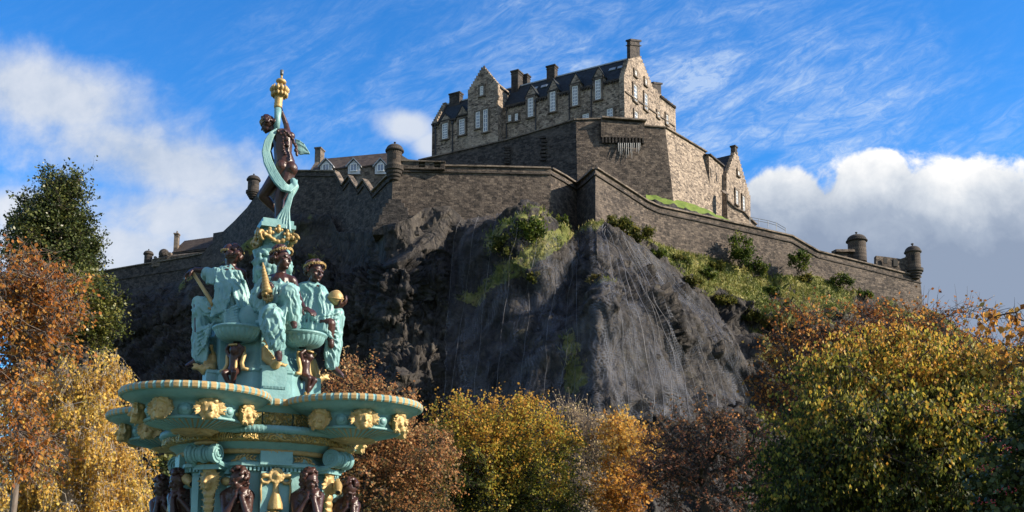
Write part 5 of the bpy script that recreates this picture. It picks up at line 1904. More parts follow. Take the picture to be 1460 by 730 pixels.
M['teal'] = mat_paint('turquoise_paint', (0.150, 0.305, 0.312), (0.215, 0.395, 0.395))
M['cloth'] = mat_paint('turquoise_drapery_paint', (0.165, 0.330, 0.333), (0.245, 0.430, 0.425), 0.38, 1.0)
M['gold'] = mat_paint('gilded_paint', (0.33, 0.222, 0.085), (0.52, 0.372, 0.165), 0.45)
M['gold'].node_tree.nodes['Principled BSDF'].inputs['Metallic'].default_value = 0.35
M['gold_dull'] = mat_paint('worn_gilded_paint', (0.33, 0.215, 0.085), (0.48, 0.335, 0.150), 0.5)
M['bronze'] = mat_paint('dark_brown_paint', (0.036, 0.0140, 0.0115), (0.064, 0.026, 0.0205), 0.27)
M['water'] = simple('pool_water', (0.02, 0.035, 0.04), 0.05, 0, 0.2, 1.0, 0.1)

def mat_acanthus():
    m, g = mat('gilded_acanthus_relief')
    ob = g.n('TexCoord').outputs['Object']
    v = g.n('TexVoronoi', {'feature': 'SMOOTH_F1'}, Vector=g.vadd(g.vmul(ob, (11, 11, 9)), g.vmul(g.n('TexNoise', None, Vector=ob, Scale=7.0, Detail=2.0).outputs['Color'], (2.2, 2.2, 2.2))), Scale=1.0).outputs['Distance']
    w = g.m('SINE', g.m('MULTIPLY', v, 26.0))
    g.set(g.b.inputs['Base Color'], g.mix(g.ss(w, -0.55, -0.98), (0.46, 0.31, 0.10), (0.20, 0.20, 0.11)))
    g.b.inputs['Roughness'].default_value = 0.45
    g.b.inputs['Metallic'].default_value = 0.25
    g.set(g.b.inputs['Normal'], g.bump(w, 0.7, 0.03))
    return m


M['acanthus'] = mat_acanthus()
FC = P(372, 600, 14.0); FC = Vector((FC.x, 14.0, 0))
TH0 = -20.0                                     # bearing of the first lobe; figures sit at TH0 + 45


def fp(th, r, z):
    a = math.radians(th)
    return Vector((FC.x + r * math.sin(a), FC.y - r * math.cos(a), z))


def axes_at(th):
    a = math.radians(th)
    out = Vector((math.sin(a), -math.cos(a), 0))
    return Vector((math.cos(a), math.sin(a), 0)), -out, Vector((0, 0, 1))      # tangent, inward, up


fountain = thing('fountain', (FC.x, FC.y, 0), 'ornate turquoise and gold cast iron fountain with a four-lobed basin', 'fountain')

# lower pool and stem (mostly below the frame)
b = MB(); b.lathe(FC, [(3.6, 0.0), (3.6, 0.45), (3.8, 0.55), (3.8, 0.62), (3.25, 0.62), (3.25, 0.1), (0, 0.1)], 72); smooth_by_angle(b.build('pool', M['teal'], fountain))
b = MB(); b.lathe(FC, [(3.24, 0.48), (0, 0.48)], 48); b.build('water', M['water'], fountain)
b = MB(); b.lathe(FC, [(1.75, 0.1), (1.75, 0.5), (1.45, 0.65), (1.35, 1.3), (1.5, 1.55), (1.62, 1.75), (1.62, 1.86), (1.1, 1.88), (1.0, 1.86)], 8, a0=math.radians(47.5), a1=math.radians(407.5)); b.build('base', M['teal'], fountain)
# panelled drum: octagon with pilasters
b = MB()
A0, A1 = math.radians(47.5), math.radians(407.5)
b.lathe(FC, [(0.98, 1.86), (0.98, 2.92), (1.02, 2.96), (1.10, 2.99), (1.10, 3.03), (1.03, 3.06), (1.0, 3.12), (1.0, 3.18)], 8, a0=A0, a1=A1)
b.lathe(FC, [(1.0, 3.16), (1.05, 3.21), (1.12, 3.26), (1.16, 3.28)], 64)
for k in range(4):
    t, i, u = axes_at(TH0 + 45 + 90 * k)
    b.box(fp(TH0 + 45 + 90 * k, 0.965, 2.36), (0.36, 0.14, 1.12), (t, i, u))
    b.box(fp(TH0 + 45 + 90 * k, 0.985, 3.09), (0.40, 0.14, 0.17), (t, i, u))
    b.box(fp(TH0 + 45 + 90 * k, 0.985, 1.93), (0.46, 0.14, 0.12), (t, i, u))
    for s in (-1, 1):
        p = fp(TH0 + 90 * k, 0.93, 2.4) + axes_at(TH0 + 90 * k)[0] * (0.26 * s)
        b.box(p, (0.10, 0.14, 0.92), axes_at(TH0 + 90 * k))
b.build('drum', M['teal'], fountain)
# dentils under the drum cornice
b = MB()
for k in range(8):
    th = TH0 + 45 * k
    t, i, u = axes_at(th)
    hw = 0.92 * math.tan(math.radians(22.5))
    n = 15
    for j in range(n):
        b.box(fp(th, 0.955, 2.955) + t * (((j + 0.5) / n - 0.5) * 2 * hw), (0.026, 0.07, 0.045), (t, i, u))
b.build('dentil_band', M['teal'], fountain)
# rope mouldings
def rope(R, z, r, n, name, m, amp=0.10, seg=10):
    b = MB()
    prof = [(R + r * math.cos(a), z + r * math.sin(a)) for a in np.linspace(-math.pi, math.pi, seg + 1)]
    b.lathe(FC, prof, n * 3, rfun=lambda rr, zz, a, i: rr + r * amp * math.cos(a * n + i * 1.1))
    return b.build(name, M[m], fountain, smooth=True)


rope(1.02, 3.175, 0.035, 90, 'rope_moulding', 'gold_dull', 0.35)
b = MB(); b.lathe(FC, [(1.14, 3.275), (1.20, 3.285), (1.245, 3.295), (1.25, 3.31), (1.25, 3.375), (1.235, 3.385), (1.20, 3.39)], 96,
                  rfun=lambda r, z, a, i: r + (0.010 * math.cos(a * 110) * math.cos(i * 2.0) if 2 <= i <= 5 else 0) - (0.03 if abs(math.sin(a * 12)) < 0.035 else 0))
b.build('gilded_band', M['acanthus'], fountain, smooth=True)
rope(1.225, 3.425, 0.055, 150, 'rope_moulding', 'teal', 0.16)
b = MB(); b.lathe(FC, [(1.22, 3.455), (1.08, 3.475), (0.98, 3.48), (0.98, 3.66), (1.0, 3.69), (1.0, 3.73)], 64); b.build('bowl_neck', M['teal'], fountain, smooth=True)

# between the lobes: gilded acanthus frieze
for k in range(4):
    th = TH0 + 45 + 90 * k
    b = MB()
    for s in (-1, 0, 1):
        a0, a1 = math.radians(th + s * 21 - 10), math.radians(th + s * 21 + 10)
        b.lathe(FC, [(0.96, 3.485), (1.03, 3.50), (1.055, 3.55), (1.045, 3.635), (1.01, 3.67), (0.96, 3.675)], 14, a0=a0, a1=a1)
    b.build('acanthus_frieze', M['acanthus'], fountain, smooth=True)

# lobes
GA = (M['teal'], M['gold_dull'])


def rim(c, R, z, n, name, parent, a0=0.0):
    b = MB()
    seg = n * 5
    prof = [(R - 0.05, -0.085), (R - 0.015, -0.088), (R, -0.07), (R + 0.004, -0.03), (R - 0.02, 0.0), (R - 0.09, 0.004), (R - 0.14, -0.05), (R - 0.3, -0.07)]

    def rf(r, zz, a, i):
        k = round(a / (2 * math.pi) * seg) % 5
        return r - (0.010 if k == 4 and 1 <= i <= 5 else 0)
    b.lathe((c.x, c.y, z), prof, seg, mfun=lambda i, k: 1 if (k % 5) < 3 and 1 <= i <= 4 else 0, rfun=rf)
    return b.build(name, GA, parent, smooth=False)


def face_head(mb, c, s, d, t, u, rich=1.0, R=None):
    """curly mask: face looking along d, built round c at scale s"""
    R = R or np.random.default_rng(5)
    ax = (t, d, u)
    mb.ell(c + d * 0.02 * s, (0.36 * s, 0.34 * s, 0.46 * s), ax)
    mb.ell(c + d * 0.20 * s - u * 0.22 * s, (0.24 * s, 0.20 * s, 0.24 * s), ax)
    mb.capsule(c + d * 0.34 * s + u * 0.10 * s, c + d * 0.46 * s - u * 0.08 * s, 0.05 * s, 0.075 * s, 8)
    for sg in (-1, 1):
        mb.ell(c + d * 0.30 * s + t * 0.17 * s * sg - u * 0.10 * s, (0.11 * s, 0.08 * s, 0.10 * s), ax)
        mb.capsule(c + d * 0.31 * s + t * 0.05 * s * sg + u * 0.13 * s, c + d * 0.25 * s + t * 0.24 * s * sg + u * 0.12 * s, 0.045 * s, 0.04 * s, 6)
    mb.ell(c + d * 0.36 * s - u * 0.22 * s, (0.10 * s, 0.06 * s, 0.04 * s), ax, 8, 6)
    mb.ell(c + d * 0.33 * s - u * 0.36 * s, (0.10 * s, 0.09 * s, 0.08 * s), ax, 8, 6)


def curls(mb, c, s, d, t, u, n, R, lo=-0.2, r=0.10, front=0.15, size=1.0):
    """knobbly hair over the skull, leaving the face free"""
    k = 0
    while k < n:
        v = R.normal(size=3); v /= np.linalg.norm(v)
        if v[2] < lo or (v[1] > front + 0.6 * max(0, v[2]) and v[2] < 0.62):
            continue
        p = c + t * (0.40 * s * size * v[0]) + d * (0.38 * s * size * v[1]) + u * (0.46 * s * size * v[2])
        rr = r * s * R.uniform(0.75, 1.3)
        mb.ell(p, (rr, rr, rr), None, 7, 5)
        k += 1


def mask_mesh(seed):
    R = np.random.default_rng(seed)
    mb = MB()
    t, d, u = Vector((1, 0, 0)), Vector((0, -1, 0)), Vector((0, 0, 1))
    c = Vector((0, -0.03, 0.0))
    s = 0.285
    face_head(mb, c, s, d, t, u)
    curls(mb, c, s, d, t, u, 46, R, -0.1, 0.105, 0.2, 1.05)
    for k in range(18):                                       # leafy wreath at both sides and below
        a = math.radians(-60 + 300 * k / 17.0)
        p = c + t * (0.125 * math.cos(a)) + u * (0.10 * math.sin(a)) + d * 0.03
        q = p + t * (0.062 * math.cos(a) + R.uniform(-0.02, 0.02)) + u * (0.045 * math.sin(a) + R.uniform(-0.02, 0.02)) + d * R.uniform(0, 0.05)
        mb.capsule(p, q, 0.022, 0.007, 6)
        mb.capsule(p, q + (t * -math.sin(a) + u * math.cos(a)) * 0.035, 0.016, 0.006, 6)
    return mb


masks = [fuse(mask_mesh(11 + k), 'gilded_mask', M['gold'], None, 0.0085, 2) for k in range(2)]
for o in masks:
    for v in o.data.vertices: v.co += o.location
    o.location = (0, 0, 0)
first = {0: True, 1: True}


def place_mask(i, par, loc, rot, tilt=0.0):
    o = masks[i] if first[i] else masks[i].copy()
    if not first[i]: COL.objects.link(o)
    first[i] = False
    o.parent = par
    o.location = loc - wloc(par)
    o.rotation_euler = (tilt, 0, rot)
    return o


ZR = 3.85
for k in range(4):
    th = TH0 + 90 * k
    c = fp(th, 1.40, 0)
    zr = ZR - 0.003 * k
    lb = MB()
    lb.lathe(c, [(0.855, zr - 0.086), (0.84, zr - 0.10), (0.76, zr - 0.145), (0.66, zr - 0.178), (0.605, zr - 0.190), (0.60, zr - 0.212), (0.585, zr - 0.235), (0.575, zr - 0.350), (0.60, zr - 0.362), (0.612, zr - 0.377), (0.60, zr - 0.392), (0.575, zr - 0.394)], 72)
    lobe = lb.build('basin_lobe', M['teal'], fountain, smooth=True)
    rim(c, 0.90, zr, 54, 'rim', lobe)
    # sunburst underside: alternating gold and turquoise rays
    sb = MB()
    sb.lathe(c, [(0.57, zr - 0.396), (0.42, zr - 0.432), (0.20, zr - 0.485), (0.12, zr - 0.50)], 96, mfun=lambda i, q: 1 if q % 2 and i < 2 else 0,
             rfun=lambda r, z, a, i: r)
    sb.build('sunburst', GA, lobe)
    rb = MB()
    for q in range(48):
        a = math.radians(q * 7.5)
        dv = Vector((math.sin(a), -math.cos(a), 0))
        rb.capsule(c + dv * 0.56 + Vector((0, 0, zr - 0.400)), c + dv * 0.21 + Vector((0, 0, zr - 0.485)), 0.010, 0.006, 6)
    rb.build('ray_rib', M['teal'], lobe)
    lf = MB()
    lf.lathe(c, [(0.29, zr - 0.462), (0.28, zr - 0.485), (0.12, zr - 0.52), (0.0, zr - 0.52)], 24)
    Rl = np.random.default_rng(40 + k)
    for q in range(26):
        a = Rl.uniform(0, 6.28)
        r_ = Rl.uniform(0.12, 0.30)
        p = c + Vector((math.sin(a) * r_, -math.cos(a) * r_, zr - 0.512 + 0.2 * (r_ - 0.12)))
        lf.ell(p, (0.05, 0.035, 0.022), None, 7, 5)
    lf.build('leaf_boss', M['gold_dull'], lobe, smooth=True)
    w = MB(); w.lathe(c, [(0.80, zr - 0.045), (0, zr - 0.045)], 40); w.build('water', M['water'], lobe)
    for q, da in enumerate((-100, -50, 0, 50, 100)):
        a = math.radians(th + da)
        dv = Vector((math.sin(a), -math.cos(a), 0))
        place_mask(q % 2, lobe, c + dv * 0.605 + Vector((0, 0, zr - 0.285)), a, 0.0)
    for da in (-75, -25, 25, 75):
        a = math.radians(th + da)
        dv = Vector((math.sin(a), -math.cos(a), 0)); tv = Vector((math.cos(a), math.sin(a), 0))
        bb = MB()
        p = c + dv * 0.575 + Vector((0, 0, zr - 0.285))
        bb.ell(p, (0.095, 0.045, 0.088), (tv, dv, Vector((0, 0, 1))), 18, 9)
        bb.ell(p + dv * 0.022, (0.078, 0.035, 0.072), (tv, dv, Vector((0, 0, 1))), 18, 9)
        bb.ell(p + dv * 0.045, (0.048, 0.032, 0.045), (tv, dv, Vector((0, 0, 1))), 18, 9)
        bb.build('boss', M['teal'], lobe, smooth=True)
cr = MB(); cr.lathe(FC, [(1.07, ZR - 0.098), (1.02, ZR - 0.15), (1.0, ZR - 0.2)], 64); cr.build('bowl_lip', M['teal'], fountain, smooth=True)
rim(FC, 1.11, ZR - 0.014, 66, 'rim', fountain)

# scroll consoles under the lobes with gilded lion masks and foliage below them
def console(th):
    t, i, u = axes_at(th)
    o = -i
    c = fp(th, 1.20, 3.125)
    b = MB()
    n = 7
    for q in range(n):                     # reeded roll
        x = (q + 0.5) / n - 0.5
        r = 0.105 + 0.012 * math.cos(q * 2.1)
        b.tube([c + t * (x * 0.36 - 0.024), c + t * (x * 0.36 - 0.016), c + t * (x * 0.36 + 0.016), c + t * (x * 0.36 + 0.024)], [r - 0.012, r, r, r - 0.012], 24)
    for s in (-1, 1):                      # spiral volutes on both cheeks
        e = c + t * (0.19 * s)
        b.tube([e - t * 0.02, e + t * 0.012], [0.118, 0.118], 28)
        pts = []
        for q in range(44):
            a = q * 0.32
            rr = 0.108 * (1 - q / 50.0)
            pts.append(e + t * (0.018 * s) + o * (rr * math.cos(a)) + u * (rr * math.sin(a)))
        b.tube(pts, 0.012, 6)
        tail = [e + o * (-0.02) - u * 0.11, e - o * 0.10 - u * 0.125, e - o * 0.20 - u * 0.13, e - o * 0.245 - u * 0.17, e - o * 0.235 - u * 0.24]
        b.tube(tail, [0.03, 0.04, 0.042, 0.04, 0.05], 8)
    b.box(c - o * 0.16 - u * 0.155, (0.36, 0.20, 0.06), (t, o, u))
    con = b.build('console', M['teal'], fountain)
    smooth_by_angle(con, 40)
    Rg = np.random.default_rng(int(th) % 97 + 3)
    g = MB()
    hc = fp(th, 1.06, 2.80)
    face_head(g, hc, 0.26, o, t, u)
    for q in range(20):
        a = 6.28 * q / 20
        p = hc + t * (0.105 * math.cos(a)) + u * (0.12 * math.sin(a)) + o * 0.0
        g.capsule(p, p + t * (0.055 * math.cos(a)) + u * (0.055 * math.sin(a)) + o * Rg.uniform(-0.01, 0.04), 0.026, 0.012, 6)
    for s in (-1, 1):
        pts = [hc + u * 0.10 + t * 0.03 * s, hc + u * 0.20 + t * 0.07 * s + o * 0.03, hc + u * 0.225 + t * 0.14 * s + o * 0.05, hc + u * 0.19 + t * 0.19 * s + o * 0.05]
        g.tube(pts, [0.05, 0.04, 0.03, 0.012], 7)
        g.capsule(hc + u * 0.10, hc + u * 0.24 + o * 0.05, 0.05, 0.02, 7)
    for q in range(7):
        z = -0.17 - q * 0.085
        g.ell(hc + u * z, (0.085 - 0.006 * q, 0.06, 0.06), (t, o, u), 10, 7)
        for s in (-1, 1):
            g.capsule(hc + u * z, hc + u * (z + 0.03) + t * (0.10 * s) + o * 0.02, 0.028, 0.01, 6)
    fuse(g, 'gilded_lion_mask', M['gold'], fountain, 0.012, 2)
    gg = MB()
    gg.ell(c + u * 0.135 - o * 0.03, (0.17, 0.10, 0.035), (t, o, u), 14, 7)
    gg.build('leaf_capital', M['gold_dull'], con, smooth=True)


for k in range(4): console(TH0 + 90 * k)


def spray(base, tdir, up, o, L=0.33, name='leaf_spray'):
    g = MB()
    pts = [base + tdir * (L * f) + up * (0.05 * math.sin(f * 2.2)) for f in np.linspace(0, 1, 7)]
    g.tube(pts, [0.016, 0.015, 0.014, 0.013, 0.012, 0.01, 0.006], 6)
    for q in range(1, 7):
        for s in (-1, 1):
            p = pts[q]
            e = p + tdir * 0.055 + up * (0.058 * s * (1.15 - q * 0.1)) + o * 0.012
            g.tube([p, (p + e) / 2 + o * 0.012, e], [0.008, 0.022, 0.004], 6, flat=0.6)
    return g.build(name, M['gold_dull'], fountain, smooth=True)


for k in range(4):
    for s in (-1, 1):
        th = TH0 + 90 * k + s * 28.5
        t, i, u = axes_at(TH0 + 90 * k + s * 45 * 0.5)
        t = axes_at(th)[0] * s
        spray(fp(TH0 + 90 * k + s * 14, 1.02, 3.045), t, Vector((0, 0, 1)), -i, 0.26)
# rosette and tassel drops on the pilasters
for k in range(4):
    th = TH0 + 45 + 90 * k
    t, i, u = axes_at(th); o = -i
    c = fp(th, 1.06, 2.87)
    g = MB()
    g.tube([c - o * 0.03, c + o * 0.03], [0.098, 0.088], 20); g.ell(c + o * 0.03, (0.05, 0.03, 0.05), (t, o, u)); g.ell(c + o * 0.055, (0.022, 0.02, 0.022), (t, o, u))
    for q in range(14):
        a = 6.28 * q / 14
        g.ell(c + t * (0.086 * math.cos(a)) + u * (0.086 * math.sin(a)) + o * 0.02, 0.018, None, 6, 5)
    for s in (-1, 1):
        g.tube([c + t * 0.06 * s, c + t * 0.10 * s - u * 0.005, c + t * 0.15 * s - u * 0.0, c + t * 0.185 * s - u * 0.005], [0.018, 0.036, 0.050, 0.040], 8, flat=0.7)
        g.tube([c + t * 0.06 * s - u * 0.05, c + t * 0.11 * s - u * 0.095, c + t * 0.17 * s - u * 0.085, c + t * 0.19 * s - u * 0.04], [0.022, 0.034, 0.034, 0.02], 8, flat=0.7)
        g.tube([c + t * 0.18 * s - u * 0.08, c + t * 0.185 * s - u * 0.18, c + t * 0.175 * s - u * 0.30, c + t * 0.18 * s - u * 0.36], [0.018, 0.026, 0.018, 0.006], 7, flat=0.6)
    g.tube([c - u * 0.06, c - u * 0.12, c - u * 0.20, c - u * 0.33, c - u * 0.42], [0.035, 0.032, 0.04, 0.085, 0.10], 12)
    Rf = np.random.default_rng(60 + k)
    for q in range(26):
        g.ell(c - u * (0.44 + Rf.uniform(0, 0.22)) + t * Rf.uniform(-0.11, 0.11) + o * Rf.uniform(-0.01, 0.06), Rf.uniform(0.025, 0.045), None, 7, 5)
    g.tube([c - u * 0.6, c - u * 0.85], [0.06, 0.01], 8)
    fuse(g, 'gilded_drop', M['gold'], fountain, 0.010, 1)

# upper pedestal
b = MB()
b.lathe(FC, [(0.74, 3.74), (0.74, 3.93), (0.69, 3.97), (0.67, 4.24), (0.69, 4.26), (0.69, 4.29), (0.62, 4.31), (0.56, 4.40), (0.50, 4.55), (0.48, 4.72), (0.50, 4.82), (0.52, 4.86), (0.0, 4.88)], 8, a0=A0, a1=A1)
for k in range(4):
    th = TH0 + 45 + 90 * k
    t, i, u = axes_at(th)
    b.box(fp(th, 0.655, 4.10), (0.32, 0.22, 0.36), (t, i, u))
    b.box(fp(th, 0.665, 3.90), (0.40, 0.26, 0.10), (t, i, u))
    b.box(fp(th, 0.663, 3.975), (0.36, 0.24, 0.05), (t, i, u))
    b.box(fp(th, 0.64, 4.292), (0.35, 0.24, 0.04), (t, i, u))
    b.box(fp(th, 0.50, 4.58), (0.30, 0.20, 0.54), (t, i, u))
    for q in range(16):
        b.box(fp(th, 0.773, 4.03) + t * ((q + 0.5) / 16 - 0.5) * 0.29, (0.010, 0.02, 0.035), (t, i, u))
b.build('upper_pedestal', M['teal'], fountain)
b = MB(); b.lathe(FC, [(0.36, 4.87), (0.42, 4.95), (0.45, 5.06), (0.42, 5.17), (0.34, 5.24), (0.24, 5.28), (0.19, 5.36), (0.16, 5.55), (0.15, 5.75), (0.17, 5.95), (0.20, 6.05)], 32)
b.build('upper_vase', M['teal'], fountain, smooth=True)

# little ribbed bowls on crouching dark child figures, gilded dolphins below the seats
for k in range(4):
    th = TH0 + 90 * k
    t, i, u = axes_at(th); o = -i
    c = fp(th, 0.60, 0)
    b = MB()
    b.lathe(c, [(0.06, 4.655), (0.15, 4.66), (0.22, 4.685), (0.268, 4.73), (0.290, 4.785), (0.300, 4.795), (0.328, 4.81), (0.332, 4.825), (0.322, 4.84), (0.295, 4.845), (0.26, 4.81), (0.0, 4.76)], 224,
            rfun=lambda r, z, a, q: r + (0.012 * abs(math.cos(a * 14)) if 1 <= q <= 4 else 0))
    b.build('shell_bowl', M['teal'], fountain, smooth=True)
    Rp = np.random.default_rng(80 + k)
    p = MB()
    q0 = fp(th, 0.63, 0)
    h = lambda x, y, z: q0 + t * x + o * y + u * z
    p.ell(h(0.02, 0.06, 4.53), (0.065, 0.07, 0.075), (t, o, u))
    p.ell(h(0.02, 0.125, 4.515), (0.018, 0.02, 0.022), (t, o, u), 6, 5)
    p.capsule(h(0.0, 0.02, 4.45), h(0.0, 0.02, 4.34), 0.075, 0.068)
    p.capsule(h(0.0, 0.02, 4.34), h(0.0, 0.03, 4.27), 0.07, 0.075)
    for s in (-1, 1):
        p.capsule(h(0.08 * s, 0.02, 4.46), h(0.125 * s, 0.03, 4.55), 0.032, 0.027); p.capsule(h(0.125 * s, 0.03, 4.55), h(0.075 * s, 0.06, 4.60), 0.027, 0.022)
        p.capsule(h(0.05 * s, 0.03, 4.26), h(0.075 * s, 0.13, 4.22), 0.05, 0.042); p.capsule(h(0.075 * s, 0.13, 4.22), h(0.03 * s, 0.08, 4.08), 0.042, 0.03)
    p.capsule(h(0.03, 0.09, 4.12), h(-0.01, 0.07, 4.02), 0.035, 0.022)
    curls(p, h(0.02, 0.05, 4.545), 0.17, o, t, u, 26, Rp, -0.3, 0.09)
    fuse(p, 'child_figure', M['bronze'], fountain, 0.009, 2)
    g = MB()
    for s in (-1, 1):
        g.tube([h(0.10 * s, -0.02, 4.58), h(0.125 * s, 0.0, 4.46), h(0.11 * s, 0.02, 4.36), h(0.14 * s, 0.03, 4.28), h(0.21 * s, 0.02, 4.27)], [0.03, 0.03, 0.028, 0.032, 0.022], 8)
        g.tube([h(0.03 * s, 0.06, 4.04), h(0.05 * s, 0.08, 3.99), h(0.07 * s, 0.09, 3.96)], [0.02, 0.03, 0.008], 6)
    g.tube([h(0, 0.06, 4.05), h(0, 0.09, 3.98), h(0, 0.1, 3.95)], [0.02, 0.028, 0.008], 6)
    g.ell(h(0.05, 0.06, 4.30), (0.02, 0.03, 0.10), (t, o, u))
    g.tube([h(-0.05, 0.08, 4.60), h(0.0, 0.14, 4.585), h(0.07, 0.08, 4.60)], 0.015, 6)
    g.build('gilded_foliage', M['gold'], fountain, smooth=True)
    th2 = TH0 + 45 + 90 * k
    t2, i2, u2 = axes_at(th2); o2 = -i2
    g = MB()
    d0 = fp(th2, 0.66, 0)
    hh = lambda x, y, z: d0 + t2 * x + o2 * y + u2 * z
    g.tube([hh(0.0, 0.20, 4.37), hh(0.0, 0.12, 4.33), hh(0.0, 0.02, 4.36), hh(-0.10, -0.02, 4.44), hh(-0.12, -0.02, 4.56), hh(-0.07, 0.0, 4.62)], [0.03, 0.07, 0.075, 0.06, 0.04, 0.015], 12)
    g.tube([hh(-0.07, 0.0, 4.60), hh(-0.13, 0.02, 4.66), hh(-0.17, 0.02, 4.63)], [0.015, 0.028, 0.006], 7)
    g.tube([hh(0.04, 0.08, 4.36), hh(0.13, 0.08, 4.33), hh(0.17, 0.06, 4.36)], [0.03, 0.028, 0.008], 7)
    g.ell(hh(0.045, 0.15, 4.38), 0.02); g.ell(hh(-0.045, 0.15, 4.38), 0.02)
    for q in range(8):
        g.capsule(hh(-0.02 - 0.012 * q, 0.10 - 0.015 * q, 4.40 + 0.02 * q), hh(-0.02 - 0.016 * q, 0.13 - 0.015 * q, 4.44 + 0.022 * q), 0.018, 0.006, 6)
    g.tube([hh(0.0, 0.20, 4.355), hh(0.0, 0.27, 4.34)], [0.035, 0.015], 8); g.tube([hh(0.0, 0.20, 4.385), hh(0.0, 0.26, 4.40)], [0.03, 0.012], 8)
    g.tube([hh(-0.07, 0.0, 4.60), hh(-0.03, 0.03, 4.68), hh(0.0, 0.03, 4.66)], [0.015, 0.028, 0.006], 7)
    fuse(g, 'gilded_dolphin', M['gold'], fountain, 0.0095, 1)

# lumpy foliage stem, gilded capital and plinth under the top statue
SX = P(389, 370, 14.0); SX = Vector((SX.x, 14.0, 0))
Rs = np.random.default_rng(91)
s_ = MB()
z0, z1 = P(389, 425, 14).z, P(389, 343, 14).z
for q in range(95):
    f = Rs.random()
    z = z0 + (z1 - z0) * f
    r = 0.11 + 0.10 * math.sin(math.pi * min(1, f * 1.05)) + 0.02
    a = Rs.uniform(0, 6.28)
    s_.ell(SX + Vector((r * math.cos(a), r * math.sin(a), z)), Rs.uniform(0.035, 0.065), None, 8, 6)
s_.tube([SX + Vector((0, 0, z0 - 0.15)), SX + Vector((0, 0, (z0 + z1) / 2)), SX + Vector((0, 0, z1 + 0.05))], [0.14, 0.18, 0.14], 16)
for q in range(4):                                            # cherub heads and bodies worked into the stem
    a = 0.4 + q * 1.57
    dv = Vector((math.cos(a), math.sin(a), 0)); tv = Vector((-math.sin(a), math.cos(a), 0))
    cc = SX + dv * 0.20 + Vector((0, 0, z0 + (z1 - z0) * 0.58))
    s_.ell(cc, (0.075, 0.075, 0.085)); s_.ell(cc + dv * 0.075, 0.02)
    s_.capsule(cc - Vector((0, 0, 0.10)), cc - Vector((0, 0, 0.25)), 0.07, 0.06)
    s_.capsule(cc + tv * 0.07 - Vector((0, 0, 0.10)), cc + tv * 0.15 + Vector((0, 0, 0.08)), 0.03, 0.025)
    s_.capsule(cc - tv * 0.07 - Vector((0, 0, 0.10)), cc - tv * 0.13 - Vector((0, 0, 0.02)), 0.03, 0.025)
fuse(s_, 'foliage_stem', M['cloth'], fountain, 0.012, 2)
CXc = P(392, 336, 14.0)
zc0, zc1 = P(392, 351, 14).z, P(392, 331, 14).z
b = MB()
ra = math.radians(TH0 + 45)
t, i, u = axes_at(TH0 + 45)
Cc = Vector((CXc.x, 14.0, 0))
b.lathe(Cc, [(0.15, zc0 - 0.05), (0.17, zc0), (0.19, zc0 + 0.06), (0.21, zc1 - 0.05), (0.21, zc1)], 24)
b.box(Cc + u * (zc1 + 0.025), (0.47, 0.47, 0.055), (t, i, u))
b.box(Cc + u * (zc1 + 0.085), (0.42, 0.42, 0.07), (t, i, u))
b.build('capital', M['teal'], fountain)
g = MB()
for s in (-1, 1):
    for w in (-1, 1):
        e = Cc + t * (0.215 * s) + i * (0.215 * w) + u * (zc0 + 0.06)
        dg = (t * s + i * w).normalized()
        pts = []
        for q in range(30):
            a = q * 0.35
            rr = 0.075 * (1 - q / 34)
            pts.append(e + dg * (rr * math.cos(a)) + u * (rr * math.sin(a)))
        g.tube(pts, 0.022, 6)
for ax_, ay in ((t, i), (i, t), (t, -i), (i, -t)):
    g.tube([Cc + ax_ * (0.42 * (q / 24 - 0.5)) - ay * (0.222 - 0.02 * math.cos((q / 24 - 0.5) * 6)) + u * (zc0 + 0.040 - 0.035 * math.cos((q / 24 - 0.5) * 7.0)) for q in range(25)], [0.030 + 0.008 * math.sin(q * 1.7) for q in range(25)], 8)
    for s in (-1, 0, 1):
        cc = Cc - ay * 0.235 + ax_ * (0.12 * s) + u * (zc0 + 0.115 + (0.05 if s == 0 else 0))
        g.ell(cc, (0.035, 0.035, 0.045)); g.ell(cc + u * 0.05, 0.024); g.ell(cc + ax_ * 0.04, 0.022); g.ell(cc - ax_ * 0.04, 0.022)
g.build('gilded_scrollwork', M['gold'], fountain, smooth=True)


# ------------------------------------------------------------------ statues
CAMV = Vector((-FC.x, -14.0, 0)).normalized()


def sheet(mb, A, Bp, folds, amp, out, thick=0.03, nu=None, ph=0.0):
    """corrugated cloth panel between two edge lines"""
    nv = len(A)
    nu = nu or folds * 8
    out = Vector(out).normalized()
    fr, bk = [], []
    for j in range(nv):
        for q in range(nu + 1):
            f = q / nu
            p = Vector(A[j]).lerp(Vector(Bp[j]), f)
            w = math.sin((f + 0.10 * math.sin(5 * f + ph) + 0.06 * math.sin(j * 1.1 + ph)) * folds * 2 * math.pi + ph)
            w = w * 0.7 + 0.3 * math.sin(f * folds * 4.4 * math.pi + j * 0.7)
            env = math.sin(math.pi * min(1, max(0, f))) ** 0.3
            fr.append(p + out * (thick / 2 + 0.5 * amp * w * (0.4 + 0.6 * j / max(1, nv - 1)) + 0.5 * amp))
            bk.append(p - out * thick / 2)
    n1 = nu + 1
    N = nv * n1
    fs = []
    for j in range(nv - 1):
        for q in range(nu):
            a = j * n1 + q
            fs.append((a, a + 1, a + n1 + 1, a + n1))
            fs.append((N + a, N + a + n1, N + a + n1 + 1, N + a + 1))
        fs.append((j * n1, (j + 1) * n1, N + (j + 1) * n1, N + j * n1))
        e = j * n1 + nu
        fs.append((e, N + e, N + e + n1, e + n1))
    for q in range(nu):
        fs.append((q, N + q, N + q + 1, q + 1))
        e = (nv - 1) * n1 + q
        fs.append((e, e + 1, N + e + 1, N + e))
    mb.add(fr + bk, fs)


